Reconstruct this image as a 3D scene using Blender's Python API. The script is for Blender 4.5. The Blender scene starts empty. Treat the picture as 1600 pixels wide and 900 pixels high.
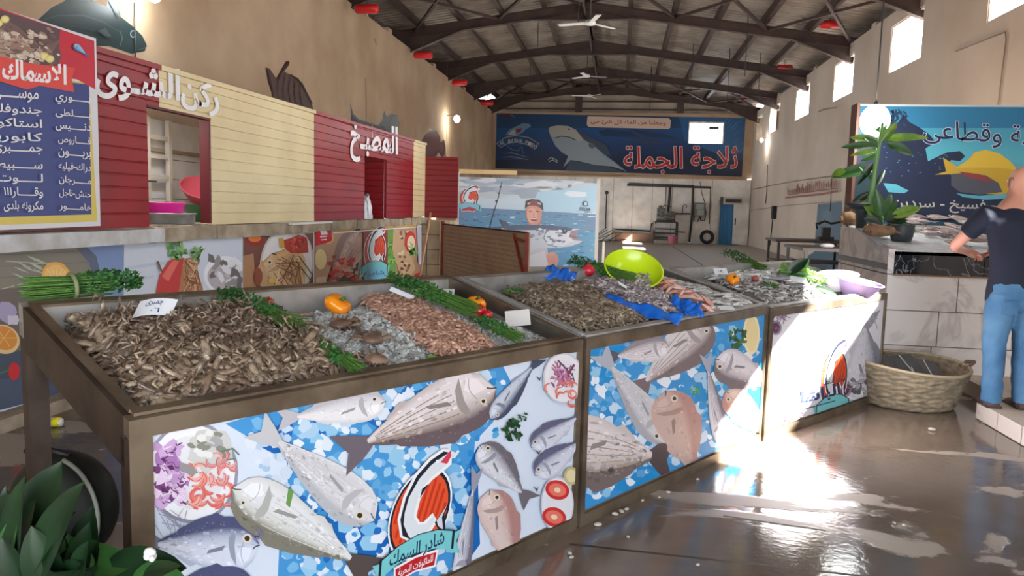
import bpy, bmesh, math, random
from math import sin, cos, pi, radians, hypot, atan2, sqrt
from mathutils import Vector, Matrix, noise
from mathutils.geometry import tessellate_polygon
random.seed(7)
SC = bpy.context.scene
COL = SC.collection

# ------------------------------------------------------------------ camera, world, sun, exposure
F, PIT, ROL, YAW, H = 1198.0, radians(6.015), radians(1.491), radians(-7.863), 1.5
FW = Vector((sin(YAW)*cos(PIT), cos(YAW)*cos(PIT), -sin(PIT)))
_r0 = Vector((cos(YAW), -sin(YAW), 0)); _u0 = _r0.cross(FW)
RT = cos(ROL)*_r0 + sin(ROL)*_u0
UP = -sin(ROL)*_r0 + cos(ROL)*_u0
CAM = Vector((0, 0, H))
cd = bpy.data.cameras.new('camera'); cam = bpy.data.objects.new('camera', cd); COL.objects.link(cam)
cd.sensor_width = 36.0; cd.lens = F*36.0/1600.0; cd.clip_end = 300; cd.clip_start = .05
m = Matrix.Identity(4)
for i in range(3):
    m[i][0] = RT[i]; m[i][1] = UP[i]; m[i][2] = -FW[i]; m[i][3] = CAM[i]
cam.matrix_world = m
SC.camera = cam

w = bpy.data.worlds.new('world'); SC.world = w; w.use_nodes = True
wn = w.node_tree.nodes; wl = w.node_tree.links
bg = wn['Background']; bg.inputs[0].default_value = (0.86, 0.93, 1.0, 1); bg.inputs[1].default_value = 10.0

SUN_DIR = Vector((-1.04, .60, -1.0)).normalized()
sd = bpy.data.lights.new('sun', 'SUN'); sd.energy = 110.0; sd.angle = radians(0.6); sd.color = (1.0, .95, .88)
so = bpy.data.objects.new('sun', sd); COL.objects.link(so)
so.rotation_euler = SUN_DIR.to_track_quat('-Z', 'Y').to_euler()
so.location = (12, -4, 12)

SC.view_settings.view_transform = 'Standard'
SC.view_settings.look = 'None'
SC.view_settings.gamma = 1.0
SC.view_settings.use_curve_mapping = False
SC.view_settings.exposure = 0.0
SC.cycles.max_bounces = 10; SC.cycles.diffuse_bounces = 6; SC.cycles.glossy_bounces = 4
SC.cycles.transparent_max_bounces = 12
SC.cycles.sample_clamp_indirect = 8

# ------------------------------------------------------------------ measuring helpers (a sight line meets a real surface)
def ray(x, y): return FW + RT*((x-800)/F) - UP*((y-450)/F)
def onz(x, y, z=0.0): d = ray(x, y); return CAM + d*((z-H)/d.z)
def onx(x, y, X): d = ray(x, y); return CAM + d*(X/d.x)
def ony(x, y, Y): d = ray(x, y); return CAM + d*(Y/d.y)
def onpl(x, y, p, n): d = ray(x, y); return CAM + d*((Vector(p)-CAM).dot(n)/d.dot(n))
def proj(P):
    v = Vector(P)-CAM; z = v.dot(FW)
    return 800+F*v.dot(RT)/z, 450-F*v.dot(UP)/z

# ------------------------------------------------------------------ materials
def lin(c):
    c = c/255.0
    return c/12.92 if c <= .04045 else ((c+.055)/1.055)**2.4
def rgb(c): return (lin(c[0]), lin(c[1]), lin(c[2]), 1.0)
_M = {}
def mat(name, c, rough=.6, metal=0.0, c2=None, scale=8.0, bump=0.0, bscale=None, detail=4, spec=.5, emis=0, trans=0, stretch=None, alpha=None, sss=0, lo=.35, hi=.65):
    if name in _M: return _M[name]
    M = bpy.data.materials.new(name); M.use_nodes = True
    N = M.node_tree.nodes; L = M.node_tree.links; b = N['Principled BSDF']
    b.inputs['Base Color'].default_value = rgb(c); b.inputs['Roughness'].default_value = rough
    b.inputs['Metallic'].default_value = metal; b.inputs['Specular IOR Level'].default_value = spec
    tc = None
    if c2 or bump:
        tc = N.new('ShaderNodeTexCoord'); mp = N.new('ShaderNodeMapping'); L.new(tc.outputs['Object'], mp.inputs[0])
        if stretch: mp.inputs['Scale'].default_value = stretch
    if c2:
        n = N.new('ShaderNodeTexNoise'); n.inputs['Scale'].default_value = scale; n.inputs['Detail'].default_value = detail
        L.new(mp.outputs[0], n.inputs['Vector'])
        r = N.new('ShaderNodeValToRGB'); r.color_ramp.elements[0].color = rgb(c); r.color_ramp.elements[1].color = rgb(c2)
        r.color_ramp.elements[0].position = lo; r.color_ramp.elements[1].position = hi
        L.new(n.outputs['Fac'], r.inputs[0]); L.new(r.outputs[0], b.inputs['Base Color'])
    if bump:
        n2 = N.new('ShaderNodeTexNoise'); n2.inputs['Scale'].default_value = bscale or scale*3; n2.inputs['Detail'].default_value = 5
        L.new(mp.outputs[0], n2.inputs['Vector'])
        bp = N.new('ShaderNodeBump'); bp.inputs['Strength'].default_value = bump; bp.inputs['Distance'].default_value = .01
        L.new(n2.outputs['Fac'], bp.inputs['Height']); L.new(bp.outputs[0], b.inputs['Normal'])
    if emis:
        b.inputs['Emission Color'].default_value = rgb(c); b.inputs['Emission Strength'].default_value = emis
    if trans: b.inputs['Transmission Weight'].default_value = trans
    if alpha is not None: b.inputs['Alpha'].default_value = alpha
    if sss: b.inputs['Subsurface Weight'].default_value = sss
    _M[name] = M
    return M
def mat_print(v=.74):  # higher v: brighter copies of the print, offsetting weaker light at the kiosk
    k_ = 'print_%d' % (v*100)
    if k_ in _M: return _M[k_]
    M = bpy.data.materials.new(k_); M.use_nodes = True
    N = M.node_tree.nodes; L = M.node_tree.links; b = N['Principled BSDF']
    a = N.new('ShaderNodeVertexColor'); a.layer_name = 'Col'
    hs = N.new('ShaderNodeHueSaturation'); hs.inputs['Value'].default_value = v
    L.new(a.outputs[0], hs.inputs['Color']); L.new(hs.outputs[0], b.inputs['Base Color']); b.inputs['Roughness'].default_value = .42
    b.inputs['Specular IOR Level'].default_value = .35
    _M[k_] = M
    return M

# ------------------------------------------------------------------ mesh helpers
class MB:
    def __init__(s): s.v = []; s.f = []; s.mi = []; s.sm = []
    def add(s, vs, fs, mi=0, smooth=False):
        o = len(s.v); s.v += [tuple(v) for v in vs]
        for f in fs: s.f.append(tuple(i+o for i in f)); s.mi.append(mi); s.sm.append(smooth)
    def box(s, lo, hi, mi=0):
        x0, y0, z0 = lo; x1, y1, z1 = hi
        s.add([(x0,y0,z0),(x1,y0,z0),(x1,y1,z0),(x0,y1,z0),(x0,y0,z1),(x1,y0,z1),(x1,y1,z1),(x0,y1,z1)],
              [(0,3,2,1),(4,5,6,7),(0,1,5,4),(1,2,6,5),(2,3,7,6),(3,0,4,7)], mi)
    def obox(s, o, ax, ay, az, mi=0):   # box from corner o with edge vectors
        o, ax, ay, az = Vector(o), Vector(ax), Vector(ay), Vector(az)
        s.add([o, o+ax, o+ax+ay, o+ay, o+az, o+ax+az, o+ax+ay+az, o+ay+az],
              [(0,3,2,1),(4,5,6,7),(0,1,5,4),(1,2,6,5),(2,3,7,6),(3,0,4,7)], mi)
    def bar(s, a, b, w_, h_, up=(0,0,1), mi=0):
        a, b = Vector(a), Vector(b); d = (b-a)
        if d.length < 1e-6: return
        dn = d.normalized(); u = Vector(up)
        if abs(dn.dot(u)) > .99: u = Vector((1,0,0))
        sx = dn.cross(u).normalized(); u = sx.cross(dn)
        s.obox(a - sx*w_/2 - u*h_/2, d, sx*w_, u*h_, mi)
    def tube(s, pts, rad, n=8, mi=0, cap=True, smooth=True):
        pts = [Vector(p) for p in pts]; k = len(pts)
        rs = rad if isinstance(rad, (list, tuple)) else [rad]*k
        vs = []; prev = None
        for i, p in enumerate(pts):
            d = (pts[min(i+1, k-1)]-pts[max(i-1, 0)])
            d = d.normalized() if d.length > 1e-9 else Vector((0,0,1))
            if prev is None:
                a = Vector((0,0,1)) if abs(d.z) < .9 else Vector((1,0,0))
                u = d.cross(a).normalized()
            else:
                u = (prev - d*prev.dot(d)); u = u.normalized() if u.length > 1e-6 else d.orthogonal().normalized()
            prev = u; vv = d.cross(u)
            for j in range(n):
                t = 2*pi*j/n; vs.append(p + (u*cos(t)+vv*sin(t))*rs[i])
        fs = [(i*n+j, i*n+(j+1) % n, (i+1)*n+(j+1) % n, (i+1)*n+j) for i in range(k-1) for j in range(n)]
        if cap:
            fs += [tuple(range(n-1, -1, -1)), tuple((k-1)*n+j for j in range(n))]
        s.add(vs, fs, mi, smooth)
    def lathe(s, prof, n=24, c=(0,0,0), mi=0, M=None, smooth=True, mod=None):
        vs = []
        for (r, z) in prof:
            for j in range(n):
                t = 2*pi*j/n; q = r*(mod(t, z) if mod else 1)
                v = Vector((q*cos(t), q*sin(t), z))
                if M: v = M @ v
                vs.append(v+Vector(c))
        k = len(prof)
        fs = [(i*n+j, i*n+(j+1) % n, (i+1)*n+(j+1) % n, (i+1)*n+j) for i in range(k-1) for j in range(n)]
        s.add(vs, fs, mi, smooth)
    def ball(s, c, r, n=12, m_=8, mi=0, sc=(1,1,1)):
        vs = []; 
        for i in range(m_+1):
            ph = pi*i/m_
            for j in range(n):
                t = 2*pi*j/n
                vs.append((c[0]+r*sc[0]*sin(ph)*cos(t), c[1]+r*sc[1]*sin(ph)*sin(t), c[2]+r*sc[2]*cos(ph)))
        s.add(vs, [(i*n+j, (i+1)*n+j, (i+1)*n+(j+1) % n, i*n+(j+1) % n) for i in range(m_) for j in range(n)], mi, True)
    def mesh(s, name, mats):
        me = bpy.data.meshes.new(name); me.from_pydata(s.v, [], s.f)
        for q in (mats if isinstance(mats, (list, tuple)) else [mats]): me.materials.append(q)
        me.polygons.foreach_set('material_index', s.mi); me.polygons.foreach_set('use_smooth', s.sm)
        me.update(); return me
    def build(s, name, mats, parent=None, **kw):
        o = bpy.data.objects.new(name, s.mesh(name, mats)); COL.objects.link(o)
        if parent: o.parent = parent
        return tag(o, **kw)
def tag(o, label=None, cat=None, group=None, kind=None):
    if label: o['label'] = label
    if cat: o['category'] = cat
    if group: o['group'] = group
    if kind: o['kind'] = kind
    return o
def empty(name, loc=(0,0,0), rz=0, **kw):
    o = bpy.data.objects.new(name, None); COL.objects.link(o); o.location = loc; o.rotation_euler = (0,0,rz)
    o.empty_display_size = .1
    return tag(o, **kw)
def obj(name, me, parent=None, loc=None, rot=None, scale=None, **kw):
    o = bpy.data.objects.new(name, me); COL.objects.link(o)
    if parent: o.parent = parent
    if loc is not None: o.location = loc
    if rot is not None: o.rotation_euler = rot
    if scale is not None: o.scale = scale if hasattr(scale, '__len__') else (scale,)*3
    return tag(o, **kw)
def frame_M(o, x, z):  # matrix with local X along x, Z near z, at o
    x = Vector(x).normalized(); z = Vector(z); y = z.cross(x).normalized(); z = x.cross(y)
    M = Matrix.Identity(4)
    for i in range(3): M[i][0] = x[i]; M[i][1] = y[i]; M[i][2] = z[i]; M[i][3] = o[i]
    return M

# ------------------------------------------------------------------ Arabic lettering (joined letter forms, right to left)
_AR = {'ا':(0xFE8D,2),'أ':(0xFE83,2),'ب':(0xFE8F,4),'ة':(0xFE93,2),'ت':(0xFE95,4),'ث':(0xFE99,4),'ج':(0xFE9D,4),'ح':(0xFEA1,4),'خ':(0xFEA5,4),
 'د':(0xFEA9,2),'ذ':(0xFEAB,2),'ر':(0xFEAD,2),'ز':(0xFEAF,2),'س':(0xFEB1,4),'ش':(0xFEB5,4),'ص':(0xFEB9,4),'ض':(0xFEBD,4),'ط':(0xFEC1,4),
 'ع':(0xFEC9,4),'غ':(0xFECD,4),'ف':(0xFED1,4),'ق':(0xFED5,4),'ك':(0xFED9,4),'ل':(0xFEDD,4),'م':(0xFEE1,4),'ن':(0xFEE5,4),'ه':(0xFEE9,4),
 'و':(0xFEED,2),'ى':(0xFEEF,2),'ي':(0xFEF1,4),'ء':(0xFE80,1),'ئ':(0xFE89,4)}
def shape_ar(t):
    t = t.replace('لا', '\u0001'); out = []
    def joins_next(c): return c == 'ـ' or (c in _AR and _AR[c][1] == 4)
    def joins_prev(c): return c in 'ـ\u0001' or (c in _AR and _AR[c][1] >= 2)
    for i, c in enumerate(t):
        p = i > 0 and joins_next(t[i-1]) and joins_prev(c)
        n = i+1 < len(t) and joins_next(c) and joins_prev(t[i+1])
        if c == '\u0001': out.append(chr(0xFEFC if p else 0xFEFB))
        elif c in _AR:
            b, k = _AR[c]
            out.append(chr(b + (0 if k == 1 else (3 if p and n else 2 if n else 1 if p else 0))))
        else: out.append(c)
    return ''.join(reversed(out))
_TX = {}
def text_geo(s, off=0.0, raw=False):
    key = (s, off)
    if key in _TX: return _TX[key]
    c = bpy.data.curves.new('t', 'FONT'); c.body = s if raw or s.isascii() else shape_ar(s)
    c.resolution_u = 2; c.offset = off
    o = bpy.data.objects.new('t', c); COL.objects.link(o)
    dg = bpy.context.evaluated_depsgraph_get(); dg.update()
    me = bpy.data.meshes.new_from_object(o.evaluated_get(dg))
    vs = [(v.co.x, v.co.y) for v in me.vertices]; fs = [tuple(p.vertices) for p in me.polygons]
    bpy.data.objects.remove(o); bpy.data.curves.remove(c); bpy.data.meshes.remove(me)
    _TX[key] = (vs, fs)
    return vs, fs

# ------------------------------------------------------------------ printed artwork on a flat panel
class Art:
    """One mesh of flat colour fields lying on a plane p, n (outward normal); coordinates are read off the photograph."""
    def __init__(s, p, n, dl=.00005, inv=None):
        s.p = Vector(p); s.n = Vector(n).normalized(); s.k = 0; s.dl = dl; s.v = []; s.f = []; s.c = []; s.clip = None
    def at(s, q, k=None):
        P = onpl(q[0], q[1], s.p, s.n); return P + s.n*(s.dl*(s.k if k is None else k))
    def tris(s, vs, fs, cols):
        """vs photo coords, cols: one colour or one per vertex"""
        o = len(s.v)
        for q in vs: s.v.append(tuple(s.at(q)))
        for f in fs:
            P = [Vector(s.v[o+i]) for i in f]
            nn = (P[1]-P[0]).cross(P[2]-P[0])
            ff = f if nn.dot(s.n) > 0 else tuple(reversed(f))
            s.f.append(tuple(o+i for i in ff))
            s.c.append([cols] * len(ff) if isinstance(cols[0], (int, float)) else [cols[i] for i in ff])
    def poly(s, pts, col, up=True):
        if up: s.k += 1
        if s.clip:
            pts = clip_poly(pts, s.clip)
        if len(pts) < 3: return
        t = tessellate_polygon([[Vector((a, b, 0)) for a, b in pts]])
        s.tris(pts, [tuple(x) for x in t], col)
    def ell(s, c, rx, ry, col, rot=0, n=28, up=True, a0=0, a1=2*pi):
        full = abs(a1-a0-2*pi) < 1e-6
        pts = []
        for i in range(n if full else n+1):
            t = a0+(a1-a0)*i/n; x, y = rx*cos(t), ry*sin(t)
            pts.append((c[0]+x*cos(rot)-y*sin(rot), c[1]+x*sin(rot)+y*cos(rot)))
        s.poly(pts, col, up)
    def line(s, pts, w_, col, up=True):
        if up: s.k += 1
        L = []; R_ = []
        for i, p in enumerate(pts):
            a = pts[max(i-1, 0)]; b = pts[min(i+1, len(pts)-1)]
            dx, dy = b[0]-a[0], b[1]-a[1]; l = hypot(dx, dy) or 1
            ww = (w_[i] if isinstance(w_, (list, tuple)) else w_)/2
            L.append((p[0]-dy/l*ww, p[1]+dx/l*ww)); R_.append((p[0]+dy/l*ww, p[1]-dx/l*ww))
        for i in range(len(pts)-1):
            q = [L[i], L[i+1], R_[i+1], R_[i]]
            if s.clip: q = clip_poly(q, s.clip)
            if len(q) >= 3: s.tris(q, [tuple(range(len(q)))], col)
    def grad(s, rows):
        """rows: list of (list of points, colour) joined into a smooth colour strip"""
        s.k += 1
        for (A, ca), (B, cb) in zip(rows[:-1], rows[1:]):
            n = len(A)
            for i in range(n-1):
                q = [A[i], A[i+1], B[i+1], B[i]]; cc = [ca, ca, cb, cb]
                if s.clip:
                    if any(not inside(z, s.clip) for z in q):
                        q = clip_poly(q, s.clip); cc = [ca if z < .5 else cb for z in ([0]*len(q))]
                if len(q) >= 3: s.tris(q, [tuple(range(len(q)))], cc if len(cc) == len(q) else ca)
    def quad(s, pts, cols, n=1):
        s.k += 1; s.tris(pts, [(0,1,2,3)], cols)
    def text(s, t, bl, br, tl, col, out=None, ow=.03, fat=.012, raw=False):
        """fit the lettering into the parallelogram bl, br, tl"""
        v0, _ = text_geo(t, 0.0, raw)
        xs = [a for a, b in v0]; ys = [b for a, b in v0]; x0, x1, y0, y1 = min(xs), max(xs), min(ys), max(ys)
        def put(off, c):
            vs, fs = text_geo(t, off, raw); s.k += 1
            P = []
            for a, b in vs:
                u = (a-x0)/(x1-x0); v = (b-y0)/(y1-y0)
                P.append((bl[0]+(br[0]-bl[0])*u+(tl[0]-bl[0])*v, bl[1]+(br[1]-bl[1])*u+(tl[1]-bl[1])*v))
            s.tris(P, fs, c)
        if out: put(ow, out)
        put(fat, col)
    def blob(s, c, r, col, jag=.25, n=9, up=True, sx=1, sy=1, rot=0):
        pts = []
        for i in range(n):
            t = 2*pi*i/n; q = r*(1+random.uniform(-jag, jag)); x, y = q*cos(t)*sx, q*sin(t)*sy
            pts.append((c[0]+x*cos(rot)-y*sin(rot), c[1]+x*sin(rot)+y*cos(rot)))
        s.poly(pts, col, up)
    def ice(s, poly, n, r0, r1, cols, layers=6):
        xs = [p[0] for p in poly]; ys = [p[1] for p in poly]
        old = s.clip; s.clip = None
        per = max(1, n//layers)
        for L_ in range(layers):
            s.k += 1; done = []
            for _ in range(per*8):
                if len(done) >= per: break
                c = (random.uniform(min(xs), max(xs)), random.uniform(min(ys), max(ys)))
                if not inside(c, poly): continue
                r = random.uniform(r0, r1)
                if any(hypot(c[0]-d[0], c[1]-d[1]) < (r+d[2])*1.25 for d in done): continue
                if not all(inside((c[0]+r*1.3*cos(t), c[1]+r*1.3*sin(t)), poly) for t in (0, 1.57, 3.14, 4.71)): continue
                done.append((c[0], c[1], r))
                s.blob(c, r, random.choice(cols), .28, random.randint(5, 8), up=False)
        s.clip = old
    def leafy(s, c, r, n, cols, lw=None):
        s.k += 1
        for i in range(n):
            if i % 12 == 0: s.k += 1
            a = random.uniform(0, 2*pi); d = r*sqrt(random.random())
            s.blob((c[0]+d*cos(a), c[1]+d*sin(a)), lw or r*.25, random.choice(cols), .4, 6, up=False, sx=1.4, sy=.6, rot=random.uniform(0, 3))
    def fish(s, nose, tail, wd, top, mid, bot, flip=1, stripes=None, eye=.1, tailc=None, fin=True, scales=0, eyec=(60,50,45)):
        """a fish seen from the side: nose, tail root; flip = which side the back is"""
        dx, dy = tail[0]-nose[0], tail[1]-nose[1]; L = hypot(dx, dy); ux, uy = dx/L, dy/L; vx, vy = -uy*flip, ux*flip
        def P(a, b): return (nose[0]+ux*a*L+vx*b*wd, nose[1]+uy*a*L+vy*b*wd)
        N = 16
        ts = [i/N for i in range(N+1)]
        def hw(t): return .5*(sin(pi*min(1, t**.62*1.0))**.85)*(1-.25*t)*1.12 + .055*min(1, t*6)
        tc = tailc or top
        s.poly([P(.96, .07), P(1.08, .26), P(1.24, .42), P(1.16, .05), P(1.24, -.38), P(1.08, -.22), P(.96, -.07)], tc)
        if fin:
            s.poly([P(.32, hw(.32)-.04), P(.42, hw(.42)+.10), P(.6, hw(.6)+.09), P(.8, hw(.8)+.04), P(.82, hw(.82)-.02), P(.5, hw(.5)-.05)], top)
            s.poly([P(.6, -hw(.6)+.03), P(.68, -hw(.68)-.10), P(.8, -hw(.8)-.03), P(.82, -hw(.82)+.02)], mid)
        rows = []
        for k, c in ((1, top), (.62, top), (.3, mid), (-.15, bot), (-.7, bot), (-1, mid)):
            rows.append(([P(t, hw(t)*k) for t in ts], c))
        s.grad(rows)
        if stripes:
            for k in (.55, .3, .08, -.14, -.36, -.55):
                s.line([P(t, hw(t)*k) for t in ts[5:-1]], max(.7, wd*.018), stripes, up=(k == .55))
        if scales:
            s.k += 1
            for i in range(scales):
                t = random.uniform(.3, .95); k = random.uniform(-.2, .9)
                c = P(t, hw(t)*k); s.ell(c, wd*.016, wd*.010, tuple(int(q*.8) for q in mid), n=5, up=False)
        dk = tuple(int(q*.84) for q in mid); lt = tuple(min(255, int(q*1.07)) for q in bot)
        s.k += 1
        for i in range(int(60+scales)):      # mottled skin
            t = random.uniform(.06, .93); k = random.uniform(-.9, .9); c = P(t, hw(t)*k)
            base_ = top if k > .55 else mid if k > .1 else bot
            f_ = random.uniform(.86, 1.10); s.blob(c, wd*random.uniform(.012, .035), tuple(min(255, int(q*f_)) for q in base_), .4, 5, up=False, sx=1.8, rot=atan2(uy, ux))
        s.poly([P(.255, hw(.25)*.55), P(.30, hw(.28)*.25), P(.305, -.0), P(.28, -hw(.28)*.45), P(.22, -hw(.22)*.8), P(.245, -.02), P(.235, hw(.25)*.3)], dk)
        s.poly([P(.07, -hw(.07)*.2), P(.16, -hw(.16)*.1), P(.22, -hw(.22)*.35), P(.17, -hw(.17)*.75), P(.10, -hw(.1)*.7)], lt)
        s.line([P(.155+.025*sin(pi*i/6), hw(.17)*(.1-.8*i/6)) for i in range(7)], max(.6, wd*.014), dk)
        s.poly([P(.34, -.02), P(.50, -.12), P(.52, -.2), P(.36, -.12)], tuple(int(q*.72) for q in mid))
        e = P(.12, hw(.12)*.28)
        s.ell(e, wd*eye*.62, wd*eye*.62, (225,215,195), n=14); s.ell(e, wd*eye*.36, wd*eye*.36, eyec, n=12)
        s.line([P(-.005, -.005), P(.035, -.035), P(.06, -.075)], max(.8, wd*.028), tuple(int(q*.42) for q in mid))
    def logo(s, c, ax, ay, texts=True):
        """oval red-striped badge with a leaping fish and a ribbon; c centre, ax / ay half-size vectors"""
        def P(u, v): return (c[0]+u*ax[0]+v*ay[0], c[1]+u*ax[1]+v*ay[1])
        def E(r, u0=0, v0=0, rr=None): return [P(u0+r*cos(2*pi*i/30), v0+(rr or r)*sin(2*pi*i/30)) for i in range(30)]
        W = (238,240,242); D = (30,34,52); O = (226,84,44); O2 = (196,52,32); TQ = (120,200,205)
        s.poly(E(1.0), W); s.poly(E(.95), D); s.poly(E(.88), O)
        s.k += 1
        for k in range(-8, 9):  # oblique stripes
            q = k*.2
            pts = []
            for a in range(13):
                v = -1+a/6.0; u = q+v*.35
                if u*u+v*v < .76: pts.append(P(u, v))
            if len(pts) > 1: s.line(pts, max(.8, hypot(*ax)*.07), O2, up=False)
        body = [(.78,1.12),(.6,1.2),(.2,1.12),(-.2,.9),(-.5,.5),(-.62,.05),(-.5,-.35),(-.15,-.56),(.3,-.5),(.5,-.3),(.45,-.18),(.2,-.3),(-.02,-.24),(-.2,.0),(-.12,.35),(.05,.6),(.25,.72),(.6,.82),(.8,.88)]
        def grow(b, g): 
            cx = sum(p[0] for p in b)/len(b); cy = sum(p[1] for p in b)/len(b); return [((p[0]-cx)*g+cx, (p[1]-cy)*g+cy) for p in b]
        s.line([P(*p) for p in body+[body[0]]], hypot(*ax)*.16, W)
        s.poly([P(*p) for p in body], (220,224,230))
        back = [(.78,1.12),(.6,1.2),(.2,1.12),(-.2,.9),(-.5,.5),(-.62,.05),(-.5,-.35),(-.15,-.56),(-.3,-.42),(-.5,-.1),(-.5,.15),(-.4,.48),(-.12,.80),(.22,1.0),(.5,1.07)]
        s.poly([P(*p) for p in back], D)
        s.poly([P(.52,.98), P(.82,1.16), P(.86,1.02), P(.74,.88)], (214,60,84))
        s.poly([P(.5,-.35), P(.95,.0), P(.8,-.25), P(.9,-.75), P(.6,-.5)], D)
        s.poly([P(.56,-.33), P(.85,-.08), P(.72,-.3), P(.8,-.62), P(.62,-.46)], (210,214,222))
        s.poly([P(.0,.55), P(-.05,.35), P(.2,.6)], D); s.ell(P(.42,1.03), hypot(*ax)*.05, hypot(*ax)*.05, W, n=8)
        rb = [(-1.1,-.72),(-.6,-.55),(0,-.48),(.6,-.55),(1.1,-.72),(1.1,-1.12),(.6,-.95),(0,-.88),(-.6,-.95),(-1.1,-1.12)]
        s.poly([P(.95,-.8),P(1.4,-.75),P(1.25,-.98),P(1.4,-1.3),P(.95,-1.15)], TQ)
        s.poly([P(-.95,-.8),P(-1.4,-.75),P(-1.25,-.98),P(-1.4,-1.3),P(-.95,-1.15)], TQ)
        s.poly([P(*p) for p in grow(rb, 1.07)], D); s.poly([P(*p) for p in rb], TQ)
        s.poly([P(-.7,-1.0),P(0,-.93),P(.7,-1.0),P(.65,-1.38),P(0,-1.3),P(-.65,-1.38)], W)
        s.poly([P(-.64,-1.05),P(0,-.98),P(.64,-1.05),P(.6,-1.33),P(0,-1.26),P(-.6,-1.33)], (190,32,40))
        if texts:
            s.text('شادر السمك', P(-.85,-1.0), P(.85,-1.0), P(-.85,-.62), (24,60,84), fat=.02)
            s.text('للماكولات البحرية', P(-.54,-1.27), P(.54,-1.27), P(-.54,-1.07), W, fat=.01)
    def build(s, name, parent=None, back=None, thick=.006, backcol=(225,225,225), val=.74, **kw):
        """back: outline (photo coords) of the sheet itself, built with real thickness"""
        o = len(s.v)
        if back:
            A = [onpl(q[0], q[1], s.p, s.n) for q in back]; n = len(A)
            B = [a - s.n*thick for a in A]
            s.v += [tuple(a) for a in A+B]
            fs = [tuple(range(n)), tuple(range(2*n-1, n-1, -1))]+[(i, i+n, (i+1) % n+n, (i+1) % n) for i in range(n)]
            nn = (A[1]-A[0]).cross(A[2]-A[0]).dot(s.n)
            for f in fs:
                s.f.append(tuple(o+i for i in (f if nn > 0 else reversed(f)))); s.c.append([backcol]*len(f))
        me = bpy.data.meshes.new(name); me.from_pydata(s.v, [], s.f); me.materials.append(mat_print(val))
        ca = me.color_attributes.new('Col', 'FLOAT_COLOR', 'CORNER')
        buf = []
        for c in s.c:
            for q in c: buf += rgb(q)
        ca.data.foreach_set('color', buf)
        me.update()
        ob = bpy.data.objects.new(name, me); COL.objects.link(ob)
        if parent: ob.parent = parent
        return tag(ob, **kw)
def inside(p, poly):
    x, y = p; r = False; j = len(poly)-1
    for i in range(len(poly)):
        xi, yi = poly[i]; xj, yj = poly[j]
        if (yi > y) != (yj > y) and x < (xj-xi)*(y-yi)/(yj-yi)+xi: r = not r
        j = i
    return r
def clip_poly(P, C):   # Sutherland-Hodgman, C convex
    area = sum(C[i][0]*C[(i+1) % len(C)][1]-C[(i+1) % len(C)][0]*C[i][1] for i in range(len(C)))
    sg = 1 if area > 0 else -1
    for i in range(len(C)):
        a, b = C[i], C[(i+1) % len(C)]
        def side(p): return sg*((b[0]-a[0])*(p[1]-a[1])-(b[1]-a[1])*(p[0]-a[0]))
        out = []
        for j in range(len(P)):
            p, q = P[j], P[(j+1) % len(P)]; sp, sq = side(p), side(q)
            if sp >= 0: out.append(p)
            if (sp >= 0) != (sq >= 0):
                t = sp/(sp-sq); out.append((p[0]+(q[0]-p[0])*t, p[1]+(q[1]-p[1])*t))
        P = out
        if len(P) < 3: return []
    return P
# ================================================================== THE SETTING
XL, XR, YF, YB = -6.3, 6.0, -3.0, 37.3
XK = -3.95
M_plaster = mat('tan_plaster', (166,138,110), .9, c2=(186,160,132), scale=.7, bump=.25, bscale=60)
M_plaster_r = mat('pale_plaster', (180,162,144), .9, c2=(196,180,164), scale=.5, bump=.25, bscale=60)
M_steel_dark = mat('dark_brown_steel', (58,42,38), .6, c2=(72,52,44), scale=3)
M_sheet = mat('roof_sheet', (150,138,126), .55, c2=(122,110,100), scale=1.5)
M_stain = mat('stainless', (186,186,184), .36, metal=.55, c2=(150,148,144), scale=6, bump=.08, bscale=40, stretch=(1,1,1))
M_stain_old = mat('worn_stainless', (148,134,116), .34, metal=.75, c2=(108,94,80), scale=5, bump=.1, bscale=50)
M_stain_shade = mat('shaded_steel', (84,70,62), .5, metal=.55, c2=(62,50,44), scale=7, bump=.1)  # stainless with the shade of the near table's left side in its colour
M_conc = mat('rough_concrete', (176,160,138), .9, c2=(140,124,104), scale=5, bump=.5, bscale=50)
M_white = mat('white_enamel', (226,224,220), .5)
M_black = mat('black_plastic', (26,26,28), .5)
M_rust = mat('rust_red_paint', (150,58,40), .6, c2=(120,44,32), scale=9)

M_pipe0 = mat('dark_pipe0', (52,46,44), .5)
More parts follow.
